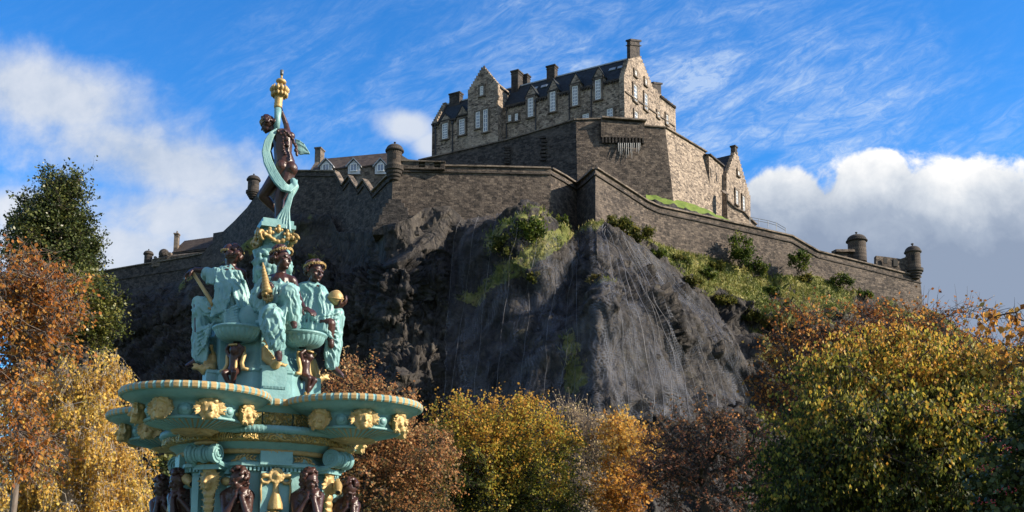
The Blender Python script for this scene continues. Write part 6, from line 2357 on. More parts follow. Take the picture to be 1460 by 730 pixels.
def limb_folds(mb, pts, rad, n, R, r=0.015, wander=0.9):
    """raised folds winding along a clothed limb"""
    pts = [Vector(p) for p in pts]
    for k in range(n):
        a0 = 6.28 * k / n + R.uniform(-0.3, 0.3)
        sw = R.uniform(-wander, wander)
        line, rr = [], []
        m = 14
        for j in range(m + 1):
            f = j / m * (len(pts) - 1)
            i0 = min(int(f), len(pts) - 2); ff = f - i0
            p = pts[i0].lerp(pts[i0 + 1], ff)
            rd = rad[i0] * (1 - ff) + rad[i0 + 1] * ff
            t = (pts[i0 + 1] - pts[i0]).normalized()
            u = t.cross(Vector((0.2, 0.3, 0.93))).normalized(); w = t.cross(u)
            a = a0 + sw * j / m + 0.15 * math.sin(j * 0.9 + k)
            line.append(p + (u * math.cos(a) + w * math.sin(a)) * (rd * 0.98))
            rr.append(r * (0.5 + 0.7 * math.sin(math.pi * (j + 0.5) / (m + 1))))
        mb.tube(line, rr, 6)


def hand(mb, wrist, dirv, palm_n, s=1.0, curl=0.5, thumb=1):
    """palm, four unequal fingers bent at the knuckles and a thumb from the side"""
    d = Vector(dirv).normalized(); n = Vector(palm_n); n = (n - d * n.dot(d)).normalized(); t = d.cross(n)
    w = Vector(wrist)
    mb.capsule(w, w + d * 0.05 * s, 0.026 * s, 0.034 * s)
    mb.ell(w + d * 0.07 * s, (0.052 * s, 0.022 * s, 0.055 * s), (t, n, d))
    for k, (x, L) in enumerate(((-0.036, 0.066), (-0.012, 0.080), (0.012, 0.076), (0.036, 0.056))):
        b0 = w + d * 0.105 * s + t * x * s
        d1 = (d * math.cos(curl) + n * math.sin(curl))
        d2 = (d * math.cos(curl * 2.1) + n * math.sin(curl * 2.1))
        k1 = b0 + d1 * L * 0.55 * s
        mb.capsule(b0, k1, 0.0135 * s, 0.012 * s, 7)
        mb.capsule(k1, k1 + d2 * L * 0.5 * s, 0.012 * s, 0.010 * s, 7)
    b0 = w + d * 0.03 * s + t * 0.042 * thumb * s
    k1 = b0 + (d * 0.6 + t * 0.6 * thumb + n * 0.4).normalized() * 0.045 * s
    mb.capsule(b0, k1, 0.016 * s, 0.014 * s, 7)
    mb.capsule(k1, k1 + (d * 0.8 + n * 0.6).normalized() * 0.04 * s, 0.014 * s, 0.011 * s, 7)


def head(mb, c, s, face, up=Vector((0, 0, 1))):
    """s = head height; returns local axes"""
    d = Vector(face).normalized(); u = (up - d * up.dot(d)).normalized(); t = d.cross(u)
    k = s
    mb.ell(c + u * 0.08 * k - d * 0.06 * k, (0.33 * k, 0.41 * k, 0.40 * k), (t, d, u), 18, 12)
    mb.ell(c + d * 0.13 * k - u * 0.20 * k, (0.25 * k, 0.26 * k, 0.29 * k), (t, d, u), 16, 10)
    mb.ell(c + d * 0.27 * k - u * 0.42 * k, (0.10 * k, 0.10 * k, 0.075 * k), (t, d, u), 10, 7)
    mb.capsule(c + d * 0.35 * k + u * 0.06 * k, c + d * 0.46 * k - u * 0.12 * k, 0.035 * k, 0.058 * k, 8)
    for sg in (-1, 1):
        mb.ell(c + d * 0.34 * k + t * 0.14 * k * sg + u * 0.015 * k, (0.060 * k, 0.035 * k, 0.035 * k), (t, d, u), 10, 7)
        mb.capsule(c + d * 0.365 * k + t * 0.06 * k * sg + u * 0.075 * k, c + d * 0.31 * k + t * 0.22 * k * sg + u * 0.085 * k, 0.034 * k, 0.028 * k, 6)
        mb.ell(c + d * 0.26 * k + t * 0.19 * k * sg - u * 0.13 * k, (0.09 * k, 0.09 * k, 0.09 * k), (t, d, u), 10, 7)
        mb.ell(c - d * 0.03 * k + t * 0.335 * k * sg - u * 0.03 * k, (0.03 * k, 0.065 * k, 0.10 * k), (t, d, u), 10, 7)
    mb.ell(c + d * 0.375 * k - u * 0.235 * k, (0.085 * k, 0.05 * k, 0.028 * k), (t, d, u), 10, 6)
    mb.ell(c + d * 0.365 * k - u * 0.285 * k, (0.070 * k, 0.05 * k, 0.028 * k), (t, d, u), 10, 6)
    return t, d, u


def hair(mb, c, s, t, d, u, R, n=55, bun=True):
    curls(mb, c - d * 0.07 * s + u * 0.10 * s, s * 0.98, d, t, u, int(n * 1.5), R, -0.35, 0.095, 0.05, 1.06)
    if bun:
        for q in range(12):
            v = unit(R.normal(size=3)) * 0.11
            mb.ell(c - d * 0.50 * s - u * 0.04 * s + Vector(v) * s, 0.10 * s, None, 8, 6)


def wreath(name, c, s, t, d, u, parent, R):
    g = MB()
    for q in range(22):
        a = math.radians(-140 + 280 * q / 21.0)
        p = c + u * ((0.27 + 0.13 * math.cos(a)) * s) + t * (0.46 * s * math.sin(a)) + d * (0.45 * s * math.cos(a) - 0.05 * s)
        tan = (t * math.cos(a) - d * math.sin(a)) * (-1 if a > 0 else 1)
        nr = (t * math.sin(a) + d * math.cos(a))
        for s2 in (-1, 0, 1):
            e = p + tan * (0.15 * s) + u * ((0.055 * s2 + R.uniform(-0.02, 0.02)) * s) + nr * 0.035 * s
            g.tube([p, (p + e) / 2 + nr * 0.02 * s, e], [0.02 * s, 0.040 * s, 0.008 * s], 6, flat=0.6)
    return g.build(name, M['gold'], parent, smooth=True)


def chain(mb, pts, rad, seg=12):
    for k in range(len(pts) - 1):
        mb.capsule(pts[k], pts[k + 1], rad[k], rad[k + 1], seg)


# --- centre: seated, head in profile to the right, gilded horn in her hand
def seated_centre():
    D = 13.42
    J = lambda x, y, z=0.0: P(x, y, D + z)
    R = np.random.default_rng(101)
    root = thing('seated_statue', J(395, 475, 0), 'seated draped statue facing the camera, head turned right, holding a gold horn', 'statue')
    m = MB()
    hs = 0.305
    hc = J(401.5, 369, -0.02)
    t, d, u = head(m, hc, hs, Vector((0.93, -0.36, -0.03)))
    chain(m, [J(401, 380, 0.0), J(401, 394, 0.03)], [0.062, 0.068])
    chain(m, [J(384, 400, 0.05), J(400, 398, 0.04), J(415, 401, 0.03)], [0.075, 0.10, 0.078])
    chain(m, [J(400, 405, 0.04), J(399, 425, 0.06), J(397, 448, 0.08)], [0.16, 0.13, 0.17])
    # her right arm (left in view), hand round the horn
    chain(m, [J(381, 401, 0.04), J(369, 428, 0.0), J(374, 418, -0.19)], [0.070, 0.055, 0.042])
    hand(m, J(374, 417, -0.20), Vector((0.55, -0.5, 0.35)), Vector((0.3, 0.8, 0.5)), 1.25, 0.9, 1)
    # her left arm (bare), resting back on the bowl
    chain(m, [J(417, 402, 0.03), J(424, 424, 0.12), J(433, 440, 0.0)], [0.068, 0.055, 0.040])
    hand(m, J(433, 440, 0.0), Vector((0.8, -0.5, -0.35)), Vector((0, 0.3, -1)), 1.25, 0.35, -1)
    # legs and feet
    chain(m, [J(391, 452, 0.06), J(388, 444, -0.40), J(396, 498, -0.36)], [0.12, 0.09, 0.052])
    chain(m, [J(396, 498, -0.36), J(397, 507, -0.38), J(398, 512, -0.50)], [0.050, 0.052, 0.036])
    chain(m, [J(405, 452, 0.06), J(412, 418, -0.30), J(418, 458, -0.22)], [0.12, 0.085, 0.05])
    chain(m, [J(418, 458, -0.22), J(420, 465, -0.30)], [0.05, 0.036])
    for q in range(5):
        m.capsule(J(396.0 + q * 1.2, 511.5, -0.50), J(396.0 + q * 1.3, 514, -0.545), 0.013, 0.011, 6)
        m.capsule(J(417.0 + q * 1.2, 465.0, -0.30), J(417.5 + q * 1.2, 467.5, -0.34), 0.013, 0.011, 6)
    fuse(m, 'body', M['bronze'], root, 0.0085, 3)
    h = MB(); hair(h, hc, hs, t, d, u, R); fuse(h, 'hair', M['bronze'], root, 0.0085, 1)
    wreath('laurel_wreath', hc, hs, t, d, u, root, R)
    c = MB()
    # torso wrap, slipping off the right shoulder
    chain(c, [J(398, 413, 0.03), J(398, 430, 0.05), J(396, 450, 0.06)], [0.175, 0.165, 0.20], 16)
    chain(c, [J(382, 398, 0.02), J(390, 401, -0.04), J(402, 404, -0.06), J(414, 409, -0.04), J(421, 413, 0.03)], [0.050, 0.046, 0.046, 0.046, 0.055])
    c.ell(J(391, 411, -0.07), (0.078, 0.09, 0.085)); c.ell(J(406, 413, -0.07), (0.078, 0.09, 0.085))
    for q in range(9):
        f = q / 8
        a = J(383 + 30 * f, 402 + 8 * f, -0.12); e = J(388 + 18 * f, 442, -0.16)
        mid = J(384 + 28 * f + 3 * math.sin(q * 2.0), 422, -0.165)
        c.tube([a, (a + mid) / 2 + CAMV * 0.01, mid, e], [0.010, 0.017, 0.017, 0.012], 7)
    for q in range(5):
        f = q / 4
        c.tube([J(417, 411 + 2 * q, -0.03), J(404, 421 + 5 * f, -0.17), J(388, 428 + 9 * f, -0.15), J(378, 434 + 10 * f, -0.05)], [0.012, 0.016, 0.016, 0.012], 7)
    # wide sleeve on her right arm
    chain(c, [J(380, 403, 0.03), J(370, 426, 0.02), J(372, 438, 0.02)], [0.100, 0.115, 0.10], 14)
    sheet(c, [J(375, 399, -0.06), J(366, 412, -0.08), J(363, 428, -0.08), J(369, 446, -0.06)], [J(389, 404, -0.12), J(380, 424, -0.10), J(380, 438, -0.10), J(384, 450, -0.12)], 5, 0.016, CAMV, 0.05)
    limb_folds(c, [J(380, 403, 0.03), J(369, 426, 0.02), J(372, 440, 0.02)], [0.105, 0.12, 0.10], 9, R, 0.016)
    # skirts over both legs
    L1 = [J(391, 452, 0.06), J(388, 447, -0.40), J(394, 475, -0.40), J(397, 496, -0.36)]
    chain(c, L1, [0.155, 0.115, 0.095, 0.080], 16)
    limb_folds(c, L1[1:], [0.115, 0.098, 0.084], 6, R, 0.019, 1.1)
    L2 = [J(406, 452, 0.06), J(412, 417, -0.30), J(417, 440, -0.25), J(419, 458, -0.21)]
    chain(c, L2, [0.165, 0.118, 0.100, 0.078], 16)
    limb_folds(c, L2[1:], [0.12, 0.105, 0.085], 9, R, 0.017, 0.6)
    limb_folds(c, [J(405, 450, 0.0), J(412, 419, -0.30)], [0.16, 0.12], 9, R, 0.016, 0.8)
    sheet(c, [J(385, 446, -0.26), J(378, 455, -0.30), J(376, 472, -0.33), J(378, 486, -0.34), J(384, 497, -0.34)], [J(412, 432, -0.33), J(408, 450, -0.36), J(404, 470, -0.36), J(403, 485, -0.36), J(402, 498, -0.36)], 6, 0.020, CAMV, 0.05)
    sheet(c, [J(372, 438, -0.02), J(372, 455, -0.10), J(375, 470, -0.20), J(380, 482, -0.28)], [J(390, 448, -0.38), J(386, 458, -0.40), J(385, 474, -0.42), J(387, 490, -0.40)], 4, 0.018, Vector((-0.5, -0.85, 0)), 0.05)
    for q in range(6):
        f = q / 5
        c.tube([J(377 + 3 * q, 438 + 1.5 * q, -0.10), J(385 + 4 * q, 446 + 2 * q, -0.38 + 0.02 * q), J(402 + 2 * q, 452 - 3 * q, -0.33)], [0.012, 0.019, 0.012], 7)
    c.ell(J(396, 462, 0.10), (0.30, 0.26, 0.10))
    fuse(c, 'drapery', M['cloth'], root, 0.0085, 1, 0.45, (0.023, 8.0, (0.35, -0.2, 1.0), 3.1))
    g = MB()
    a, e = J(374.6, 374.5, -0.22), J(381, 419, -0.28)
    g.tube([a.lerp(e, f) for f in np.linspace(0, 1, 8)], [0.010, 0.018, 0.027, 0.036, 0.046, 0.055, 0.063, 0.066], 14)
    for q in range(34):
        v = R.normal(size=3); v /= np.linalg.norm(v)
        g.ell(e + (e - a).normalized() * (0.02 + 0.04 * R.random()) + Vector(v) * 0.055, 0.024, None, 7, 5)
    for q in range(9):
        p = a.lerp(e, 0.12 + 0.1 * q); r_ = 0.014 + 0.0062 * q
        g.tube([p, p + (e - a).normalized() * 0.012], r_ + 0.008, 14)
    g.build('gilded_horn', M['gold'], root, smooth=True)


# --- left: seen from behind, arm stretched out to a gilded staff
def seated_left():
    D = 13.85
    J = lambda x, y, z=0.0: P(x, y, D + z)
    R = np.random.default_rng(102)
    root = thing('seated_statue', J(320, 480, 0), 'seated draped statue seen from behind on the left, arm stretched out to a gold staff', 'statue')
    m = MB()
    hs = 0.30
    hc = J(331, 367, 0)
    t, d, u = head(m, hc, hs, Vector((-0.62, 0.75, -0.12)))
    chain(m, [J(331, 377, 0.02), J(328, 388, 0.0)], [0.062, 0.075])
    chain(m, [J(309, 392, 0.02), J(328, 391, 0.0), J(343, 391, 0.04)], [0.080, 0.11, 0.085])
    chain(m, [J(328, 396, 0.0), J(329, 425, 0.0), J(330, 452, 0.02)], [0.17, 0.145, 0.19])
    chain(m, [J(309, 391, 0.02), J(294, 387, 0.10), J(279, 384.5, 0.0)], [0.068, 0.052, 0.038])
    hand(m, J(279, 384.5, 0.0), Vector((-0.75, -0.1, -0.5)), Vector((0.2, 0.1, -1)), 1.3, 0.55, 1)
    chain(m, [J(343, 392, 0.05), J(352, 415, 0.14), J(345, 432, 0.26)], [0.07, 0.055, 0.04])
    hand(m, J(345, 432, 0.26), Vector((-0.3, 0.6, -0.4)), Vector((0, 0, -1)), 1.25, 0.4, 1)
    chain(m, [J(318, 455, 0.0), J(285, 434, -0.02), J(283, 508, 0.02)], [0.12, 0.09, 0.05])
    chain(m, [J(283, 508, 0.02), J(279, 516, 0.02), J(268, 521, 0.02)], [0.05, 0.05, 0.034])
    chain(m, [J(325, 455, 0.2), J(296, 445, 0.35), J(296, 510, 0.32)], [0.12, 0.09, 0.05])
    for q in range(5):
        m.capsule(J(269, 520.5, -0.03 + q * 0.024), J(264.5, 521.5, -0.035 + q * 0.026), 0.013, 0.010, 6)
    fuse(m, 'body', M['bronze'], root, 0.0085, 3)
    h = MB(); hair(h, hc, hs, t, d, u, R)
    for q in range(5):
        h.ell(J(340 + 2.0 * math.sin(q), 366 + q * 1.1, -0.02 + 0.02 * math.cos(q * 2)), 0.034, None, 8, 6)
    fuse(h, 'hair', M['bronze'], root, 0.0085, 1)
    wreath('laurel_wreath', hc, hs, t, d, u, root, R)
    c = MB()
    chain(c, [J(327, 402, 0.0), J(329, 425, 0.0), J(330, 452, 0.02)], [0.195, 0.185, 0.215], 16)
    chain(c, [J(308, 393, 0.02), J(326, 391, -0.02), J(340, 393, 0.04)], [0.095, 0.125, 0.09], 14)
    chain(c, [J(309, 393, 0.02), J(296, 391, 0.08)], [0.100, 0.090], 14)
    # hanging sleeve edge and the big back panel of cloth
    sheet(c, [J(294.5, 383, 0.0), J(294, 390, -0.02), J(294.5, 397, -0.02), J(294.5, 404, 0.0)], [J(314, 384, -0.12), J(312, 392, -0.14), J(309, 400, -0.13), J(306, 406, -0.10)], 4, 0.016, CAMV, 0.06)
    sheet(c, [J(309, 388, -0.14), J(307, 410, -0.20), J(304, 432, -0.22), J(301, 453, -0.20)], [J(331, 386, -0.17), J(330, 408, -0.21), J(326, 430, -0.23), J(320, 444, -0.22)], 6, 0.020, CAMV, 0.05)
    sheet(c, [J(326, 384, -0.16), J(330, 405, -0.20), J(334, 425, -0.21), J(340, 442, -0.18)], [J(342, 388, -0.06), J(351, 408, -0.09), J(356, 425, -0.10), J(351, 438, -0.12)], 5, 0.020, CAMV, 0.05, ph=1.2)
    for q in range(7):                      # swags across the hips
        f = q / 6
        c.tube([J(307 + 2 * q, 446 + 1.5 * q, -0.16), J(322, 444 + 3.2 * q, -0.24), J(338, 436 + 4.2 * q, -0.21), J(351, 430 + 4.5 * q, -0.08)], [0.012, 0.019, 0.019, 0.012], 7)
    for q in range(5):
        c.tube([J(320 + 5 * q, 386, -0.17), J(327 + 5.2 * q, 402, -0.21 + 0.012 * q), J(335 + 4.6 * q, 425, -0.20 + 0.014 * q)], [0.010, 0.017, 0.010], 7)
    L1 = [J(322, 455, 0.0), J(286, 433, -0.02), J(287, 470, 0.0), J(284, 506, 0.02)]
    chain(c, L1, [0.155, 0.105, 0.094, 0.086], 16)
    limb_folds(c, L1[:2], [0.16, 0.11], 7, R, 0.017, 0.9)
    limb_folds(c, L1[1:], [0.108, 0.098, 0.092], 6, R, 0.019, 1.2)
    chain(c, [J(325, 455, 0.2), J(299, 447, 0.33), J(296, 480, 0.33), J(292, 506, 0.30)], [0.15, 0.105, 0.09, 0.085], 14)
    sheet(c, [J(281, 470, -0.07), J(277, 490, -0.08), J(274, 506, -0.08), J(280, 516, -0.08)], [J(300, 462, -0.12), J(297, 485, -0.10), J(296, 505, -0.09), J(294, 519, -0.09)], 3, 0.020, CAMV, 0.06)
    for q in range(6):
        c.tube([J(308 - 2 * q, 456 + 2.5 * q, -0.13), J(298 - q, 466 + 5 * q, -0.17), J(281, 474 + 6.5 * q, -0.13)], [0.010, 0.018, 0.010], 7)
    c.ell(J(332, 462, 0.05), (0.30, 0.24, 0.07))
    fuse(c, 'drapery', M['cloth'], root, 0.0085, 1, 0.45, (0.023, 8.0, (-0.35, -0.1, 1.0), 5.7))
    g = MB(); g.tube([J(274, 387, -0.02), J(288, 409, -0.06), J(302.5, 431, -0.14), J(304, 436, -0.15)], [0.024, 0.026, 0.032, 0.034], 10)
    g.tube([J(305, 434, -0.15), J(302, 441, -0.16), J(297, 439, -0.16)], [0.03, 0.024, 0.015], 8)
    g.build('gilded_staff', M['gold'], root, smooth=True)


# --- right: cloaked, looking out to the right with a gilded globe
def seated_right():
    D = 14.15
    J = lambda x, y, z=0.0: P(x, y, D + z)
    R = np.random.default_rng(103)
    root = thing('seated_statue', J(450, 480, 0), 'seated cloaked statue on the right holding up a gold globe', 'statue')
    m = MB()
    hs = 0.30
    hc = J(449, 388, -0.02)
    t, d, u = head(m, hc, hs, Vector((0.74, -0.66, -0.10)))
    chain(m, [J(447, 398, 0.02), J(444, 410, 0.04)], [0.06, 0.07])
    chain(m, [J(430, 415, 0.06), J(444, 412, 0.06), J(455, 415, -0.02)], [0.08, 0.10, 0.08])
    chain(m, [J(443, 418, 0.06), J(439, 440, 0.08), J(437, 465, 0.08)], [0.16, 0.14, 0.18])
    chain(m, [J(457, 416, -0.02), J(467, 441, -0.02), J(480, 438, -0.04)], [0.07, 0.055, 0.038])
    hand(m, J(480, 438, -0.04), Vector((0.75, 0.1, 0.45)), Vector((-0.5, 0, 0.85)), 1.25, 0.6, 1)
    chain(m, [J(442, 460, 0.06), J(481, 448, 0.0), J(474, 520, 0.02)], [0.12, 0.09, 0.05])
    chain(m, [J(474, 520, 0.02), J(477, 527, 0.0), J(487, 535, -0.02)], [0.05, 0.05, 0.034])
    chain(m, [J(442, 460, -0.06), J(470, 462, -0.18), J(471, 488, -0.14)], [0.11, 0.085, 0.045])
    m.ell(J(472, 490, -0.16), (0.045, 0.05, 0.075))
    for q in range(5):
        m.capsule(J(486.5, 534.5, -0.07 + q * 0.023), J(490, 538, -0.075 + q * 0.024), 0.013, 0.010, 6)
    fuse(m, 'body', M['bronze'], root, 0.0085, 3)
    h = MB(); hair(h, hc, hs, t, d, u, R); fuse(h, 'hair', M['bronze'], root, 0.0085, 1)
    wreath('gilded_head_band', hc, hs * 0.98, t, d, u, root, R)
    c = MB()
    chain(c, [J(442, 420, 0.06), J(438, 442, 0.07), J(437, 462, 0.08)], [0.185, 0.195, 0.215], 16)
    chain(c, [J(430, 414, 0.06), J(443, 411, 0.04), J(456, 416, -0.01)], [0.095, 0.115, 0.085], 14)
    chain(c, [J(456, 416, -0.01), J(467, 441, -0.02), J(472, 440, -0.02)], [0.095, 0.098, 0.075], 14)
    sheet(c, [J(440, 405, -0.07), J(428, 420, -0.08), J(423, 440, -0.10), J(421, 465, -0.10)], [J(456, 410, -0.10), J(461, 425, -0.13), J(464, 445, -0.17), J(466, 468, -0.20)], 8, 0.022, CAMV, 0.05)
    sheet(c, [J(455, 412, -0.10), J(461, 425, -0.13), J(464, 440, -0.15), J(467, 455, -0.17)], [J(458, 413, -0.04), J(470, 428, -0.07), J(475, 437, -0.08), J(474, 452, -0.12)], 3, 0.018, CAMV, 0.05)
    L1 = [J(442, 460, 0.06), J(480, 449, 0.0), J(476, 485, 0.01), J(473, 520, 0.02)]
    chain(c, L1, [0.155, 0.105, 0.092, 0.082], 16)
    limb_folds(c, L1[1:], [0.108, 0.096, 0.088], 6, R, 0.019, 1.1)
    sheet(c, [J(462, 450, -0.14), J(463, 470, -0.18), J(463, 492, -0.14), J(464, 510, -0.10), J(465, 526, -0.08)], [J(485, 450, -0.06), J(484, 468, -0.08), J(481, 490, -0.09), J(478, 508, -0.08), J(477, 526, -0.07)], 4, 0.020, CAMV, 0.05)
    for q in range(7):
        f = q / 6
        c.tube([J(430 + 3 * q, 440 + 3 * q, -0.12), J(448 + 2 * q, 452 + 3 * q, -0.22), J(466 + q, 450 + 5 * q, -0.21), J(482, 446 + 7 * q, -0.12)], [0.010, 0.018, 0.018, 0.010], 7)
    for q in range(6):
        c.tube([J(443 + 2.2 * q, 406 + q, -0.11), J(432 + 5.2 * q, 430, -0.15), J(427 + 6.4 * q, 462, -0.19)], [0.010, 0.018, 0.012], 7)
    sheet(c, [J(425, 460, -0.12), J(428, 468, -0.16)], [J(468, 462, -0.22), J(466, 474, -0.24)], 6, 0.015, CAMV, 0.06)
    c.ell(J(440, 470, 0.05), (0.28, 0.24, 0.09))
    fuse(c, 'drapery', M['cloth'], root, 0.0085, 1, 0.45, (0.023, 8.0, (-0.3, -0.1, 1.0), 8.3))
    g = MB()
    gc = J(478.5, 425, -0.06)
    g.ell(gc, 0.108, None, 24, 16)
    ax = Vector((0.12, -0.25, 0.96)).normalized(); e1 = ax.orthogonal().normalized(); e2 = ax.cross(e1)
    g.tube([gc + (e1 * math.cos(a) + e2 * math.sin(a)) * 0.108 for a in np.linspace(0, 6.2832, 40)], 0.012, 6)
    e3 = (e1 + ax * 0.1).normalized()
    g.tube([gc + (ax * math.cos(a) + e3 * math.sin(a)) * 0.107 for a in np.linspace(0, 6.2832, 40)], 0.006, 6)
    g.build('gilded_globe', M['gold'], root, smooth=True)


# --- top: standing, seen from behind, ribbon of cloth, torch-like cup held up
def top_statue():
    D = 14.0
    J = lambda x, y, z=0.0: P(x, y, D + z)
    R = np.random.default_rng(104)
    root = thing('standing_statue', J(395, 326, 0), 'dark standing statue on top, turquoise sash round it, holding up a gold topped torch', 'statue')
    m = MB()
    hs = 0.225
    hc = J(381, 178, 0.02)
    t, d, u = head(m, hc, hs, Vector((-0.90, 0.25, -0.42)))
    chain(m, [J(387, 183, 0.03), J(396, 191, 0.03)], [0.045, 0.055])
    chain(m, [J(391, 195, 0.02), J(403, 192, 0.02), J(414.5, 194, 0.02)], [0.062, 0.085, 0.062])
    chain(m, [J(402.5, 197, 0.01), J(403.5, 208, 0.0), J(403, 219, 0.0), J(406, 233, 0.02)], [0.138, 0.132, 0.124, 0.146])
    m.ell(J(401, 238, -0.06), (0.098, 0.098, 0.100)); m.ell(J(415.5, 240.5, -0.035), (0.090, 0.098, 0.097))
    m.ell(J(407, 200, -0.07), (0.035, 0.02, 0.06)); m.ell(J(397, 200, -0.07), (0.035, 0.02, 0.06))
    # raised arm beside the torch, other arm folded under the sash
    chain(m, [J(411, 192, 0.02), J(408, 178, 0.08), J(401.5, 160, 0.05)], [0.048, 0.040, 0.028])
    hand(m, J(401.5, 160, 0.05), Vector((-0.25, -0.2, 0.9)), Vector((-0.8, -0.5, 0)), 0.85, 0.9, 1)
    chain(m, [J(392, 195, 0.02), J(383, 214, 0.06), J(388, 228, 0.14)], [0.048, 0.040, 0.028])
    hand(m, J(388, 228, 0.14), Vector((0.6, 0.5, -0.3)), Vector((0.5, -0.5, 0)), 0.85, 0.5, 1)
    # standing leg, bent leg
    chain(m, [J(411, 243, 0.0), J(403, 270, -0.01), J(398, 285, -0.02), J(399, 300, 0.0), J(396, 320, 0.0)], [0.115, 0.092, 0.074, 0.070, 0.044])
    chain(m, [J(396, 320, 0.0), J(392, 325, -0.02), J(386, 327, -0.04)], [0.042, 0.042, 0.028])
    chain(m, [J(401, 243, -0.02), J(386, 264, 0.02), J(375, 279, 0.06), J(384, 289, 0.10), J(398, 304, 0.18)], [0.115, 0.094, 0.076, 0.064, 0.042])
    for q in range(5):
        m.capsule(J(387, 326.5, -0.065 + q * 0.016), J(383.8, 327.8, -0.07 + q * 0.017), 0.010, 0.008, 6)
    fuse(m, 'body', M['bronze'], root, 0.007, 4)
    h = MB(); hair(h, hc, hs, t, d, u, R, 60, True)
    for pts in ([(396, 186), (402, 193), (403, 203), (404, 213), (406, 219)], [(404, 186), (412, 192), (418, 200), (422, 210), (423, 221)], [(398, 186), (405, 190), (408, 198), (410, 208)]):
        L = len(pts)
        for q in range(30):
            f = q / 29 * (L - 1); i0 = min(int(f), L - 2); ff = f - i0
            x = pts[i0][0] * (1 - ff) + pts[i0 + 1][0] * ff + R.uniform(-1.3, 1.3)
            y = pts[i0][1] * (1 - ff) + pts[i0 + 1][1] * ff
            h.ell(J(x, y, -0.115 + R.uniform(-0.015, 0.015)), 0.022, None, 7, 5)
    fuse(h, 'hair', M['bronze'], root, 0.007, 1)
    g = MB()
    for q in range(3):
        pts = []
        for a in np.linspace(-2.4, 2.4, 24):
            pts.append(hc + u * (0.10 + 0.10 * q) * hs + t * (0.40 * hs * math.sin(a)) + d * (0.42 * hs * math.cos(a) - 0.04 * hs))
        g.tube(pts, 0.007, 6)
    g.build('gilded_head_band', M['gold_dull'], root, smooth=True)
    c = MB()
    ctr = [(396, 186, -0.08), (388, 192, -0.12), (382, 203, -0.13), (379, 217, -0.13), (382, 231, -0.16), (388.5, 245, -0.19), (396.5, 258, -0.21), (405, 267.5, -0.20), (413, 270, -0.17), (420, 264, -0.10), (421, 257, 0.02)]
    wid = [3, 4.5, 5.5, 6, 6.5, 6.5, 6.5, 6, 5.5, 4.5, 3.5]
    A, B_ = [], []
    for k, (x, y, z) in enumerate(ctr):
        x0, y0 = ctr[max(k - 1, 0)][:2]; x1, y1 = ctr[min(k + 1, len(ctr) - 1)][:2]
        l = math.hypot(x1 - x0, y1 - y0); nx, ny = (y1 - y0) / l, -(x1 - x0) / l
        A.append(J(x + nx * wid[k], y + ny * wid[k], z + 0.03)); B_.append(J(x - nx * wid[k], y - ny * wid[k], z))
    sheet(c, A, B_, 4, 0.014, CAMV, 0.035, 30)
    for q in range(5):
        f = (q + 0.5) / 5
        c.tube([a.lerp(b_, f) + CAMV * 0.035 for a, b_ in zip(A, B_)], [0.004, 0.008, 0.011, 0.012, 0.012, 0.012, 0.012, 0.011, 0.010, 0.008, 0.004], 6)
    # loop at the hip, then falling to the plinth and spreading
    chain(c, [J(418, 258, -0.06), J(421, 266, -0.10), J(417, 274, -0.12), J(412, 284, -0.12)], [0.045, 0.05, 0.045, 0.035])
    A = [J(413, 274, -0.12), J(409, 286, -0.12), J(404, 297, -0.12), J(395, 310, -0.13), J(391, 318, -0.13)]
    B_ = [J(419, 276, -0.10), J(416, 288, -0.10), J(413, 300, -0.10), J(414, 318, -0.10), J(415, 332, -0.12)]
    sheet(c, A, B_, 4, 0.018, CAMV, 0.07, 30)
    for q in range(5):
        f = (q + 0.5) / 5
        c.tube([a.lerp(b_, f) + CAMV * 0.05 for a, b_ in zip(A, B_)], [0.008, 0.012, 0.012, 0.012, 0.008], 6)
    chain(c, [J(394, 316, -0.06), J(405, 321, -0.08), J(412, 328, -0.10)], [0.05, 0.06, 0.045])
    # flying end on the right
    A = [J(421, 198, 0.10), J(428, 201, 0.10), J(434, 206, 0.11), J(441.5, 218, 0.12)]
    B_ = [J(421, 216, 0.10), J(428, 221, 0.10), J(434, 220, 0.11), J(442, 220, 0.12)]
    sheet(c, A, B_, 3, 0.016, CAMV, 0.025, 24)
    fuse(c, 'sash', M['cloth'], root, 0.0075, 2, 0.4)
    s = MB()
    s.tube([J(394.5, 186, 0.0), J(395.5, 170, 0.0), J(396.5, 153, 0.0)], [0.040, 0.045, 0.052], 18)
    s.build('torch_shaft', M['teal'], root, smooth=True)
    g = MB()
    ax = [J(396.3, 154.5), J(396.5, 151.5), J(396.7, 150), J(396.8, 148.5), J(397, 146), J(397.8, 136), J(398.2, 134)]
    g.tube(ax, [0.055, 0.060, 0.053, 0.060, 0.054, 0.066, 0.068], 20)
    g.tube([J(398.2, 138.5), J(398.4, 136), J(398.6, 131), J(398.9, 127), J(399.2, 124)], [0.07, 0.088, 0.095, 0.085, 0.05], 18)
    for q in range(12):
        a = 6.28 * q / 12
        cc = J(398.7, 130)
        dv = Vector((math.cos(a), math.sin(a), 0))
        g.tube([cc + dv * 0.075 - UP * 0.03, cc + dv * 0.115 + UP * 0.02, cc + dv * 0.10 + UP * 0.075], [0.025, 0.032, 0.006], 6)
        g.ell(cc + dv * 0.10 - UP * 0.055, (0.026, 0.026, 0.035), None, 7, 5)
    g.tube([J(399.2, 125), J(400, 121), J(400.3, 119)], [0.038, 0.032, 0.035], 12)
    g.tube([J(400.3, 119.5), J(400.6, 117.8), J(400.8, 116), J(401, 114), J(401.2, 112.5)], [0.040, 0.070, 0.074, 0.060, 0.02], 20)
    g.tube([J(401.2, 113), J(401.6, 107)], [0.014, 0.014], 10)
    g.build('torch_head', M['gold'], root, smooth=True)
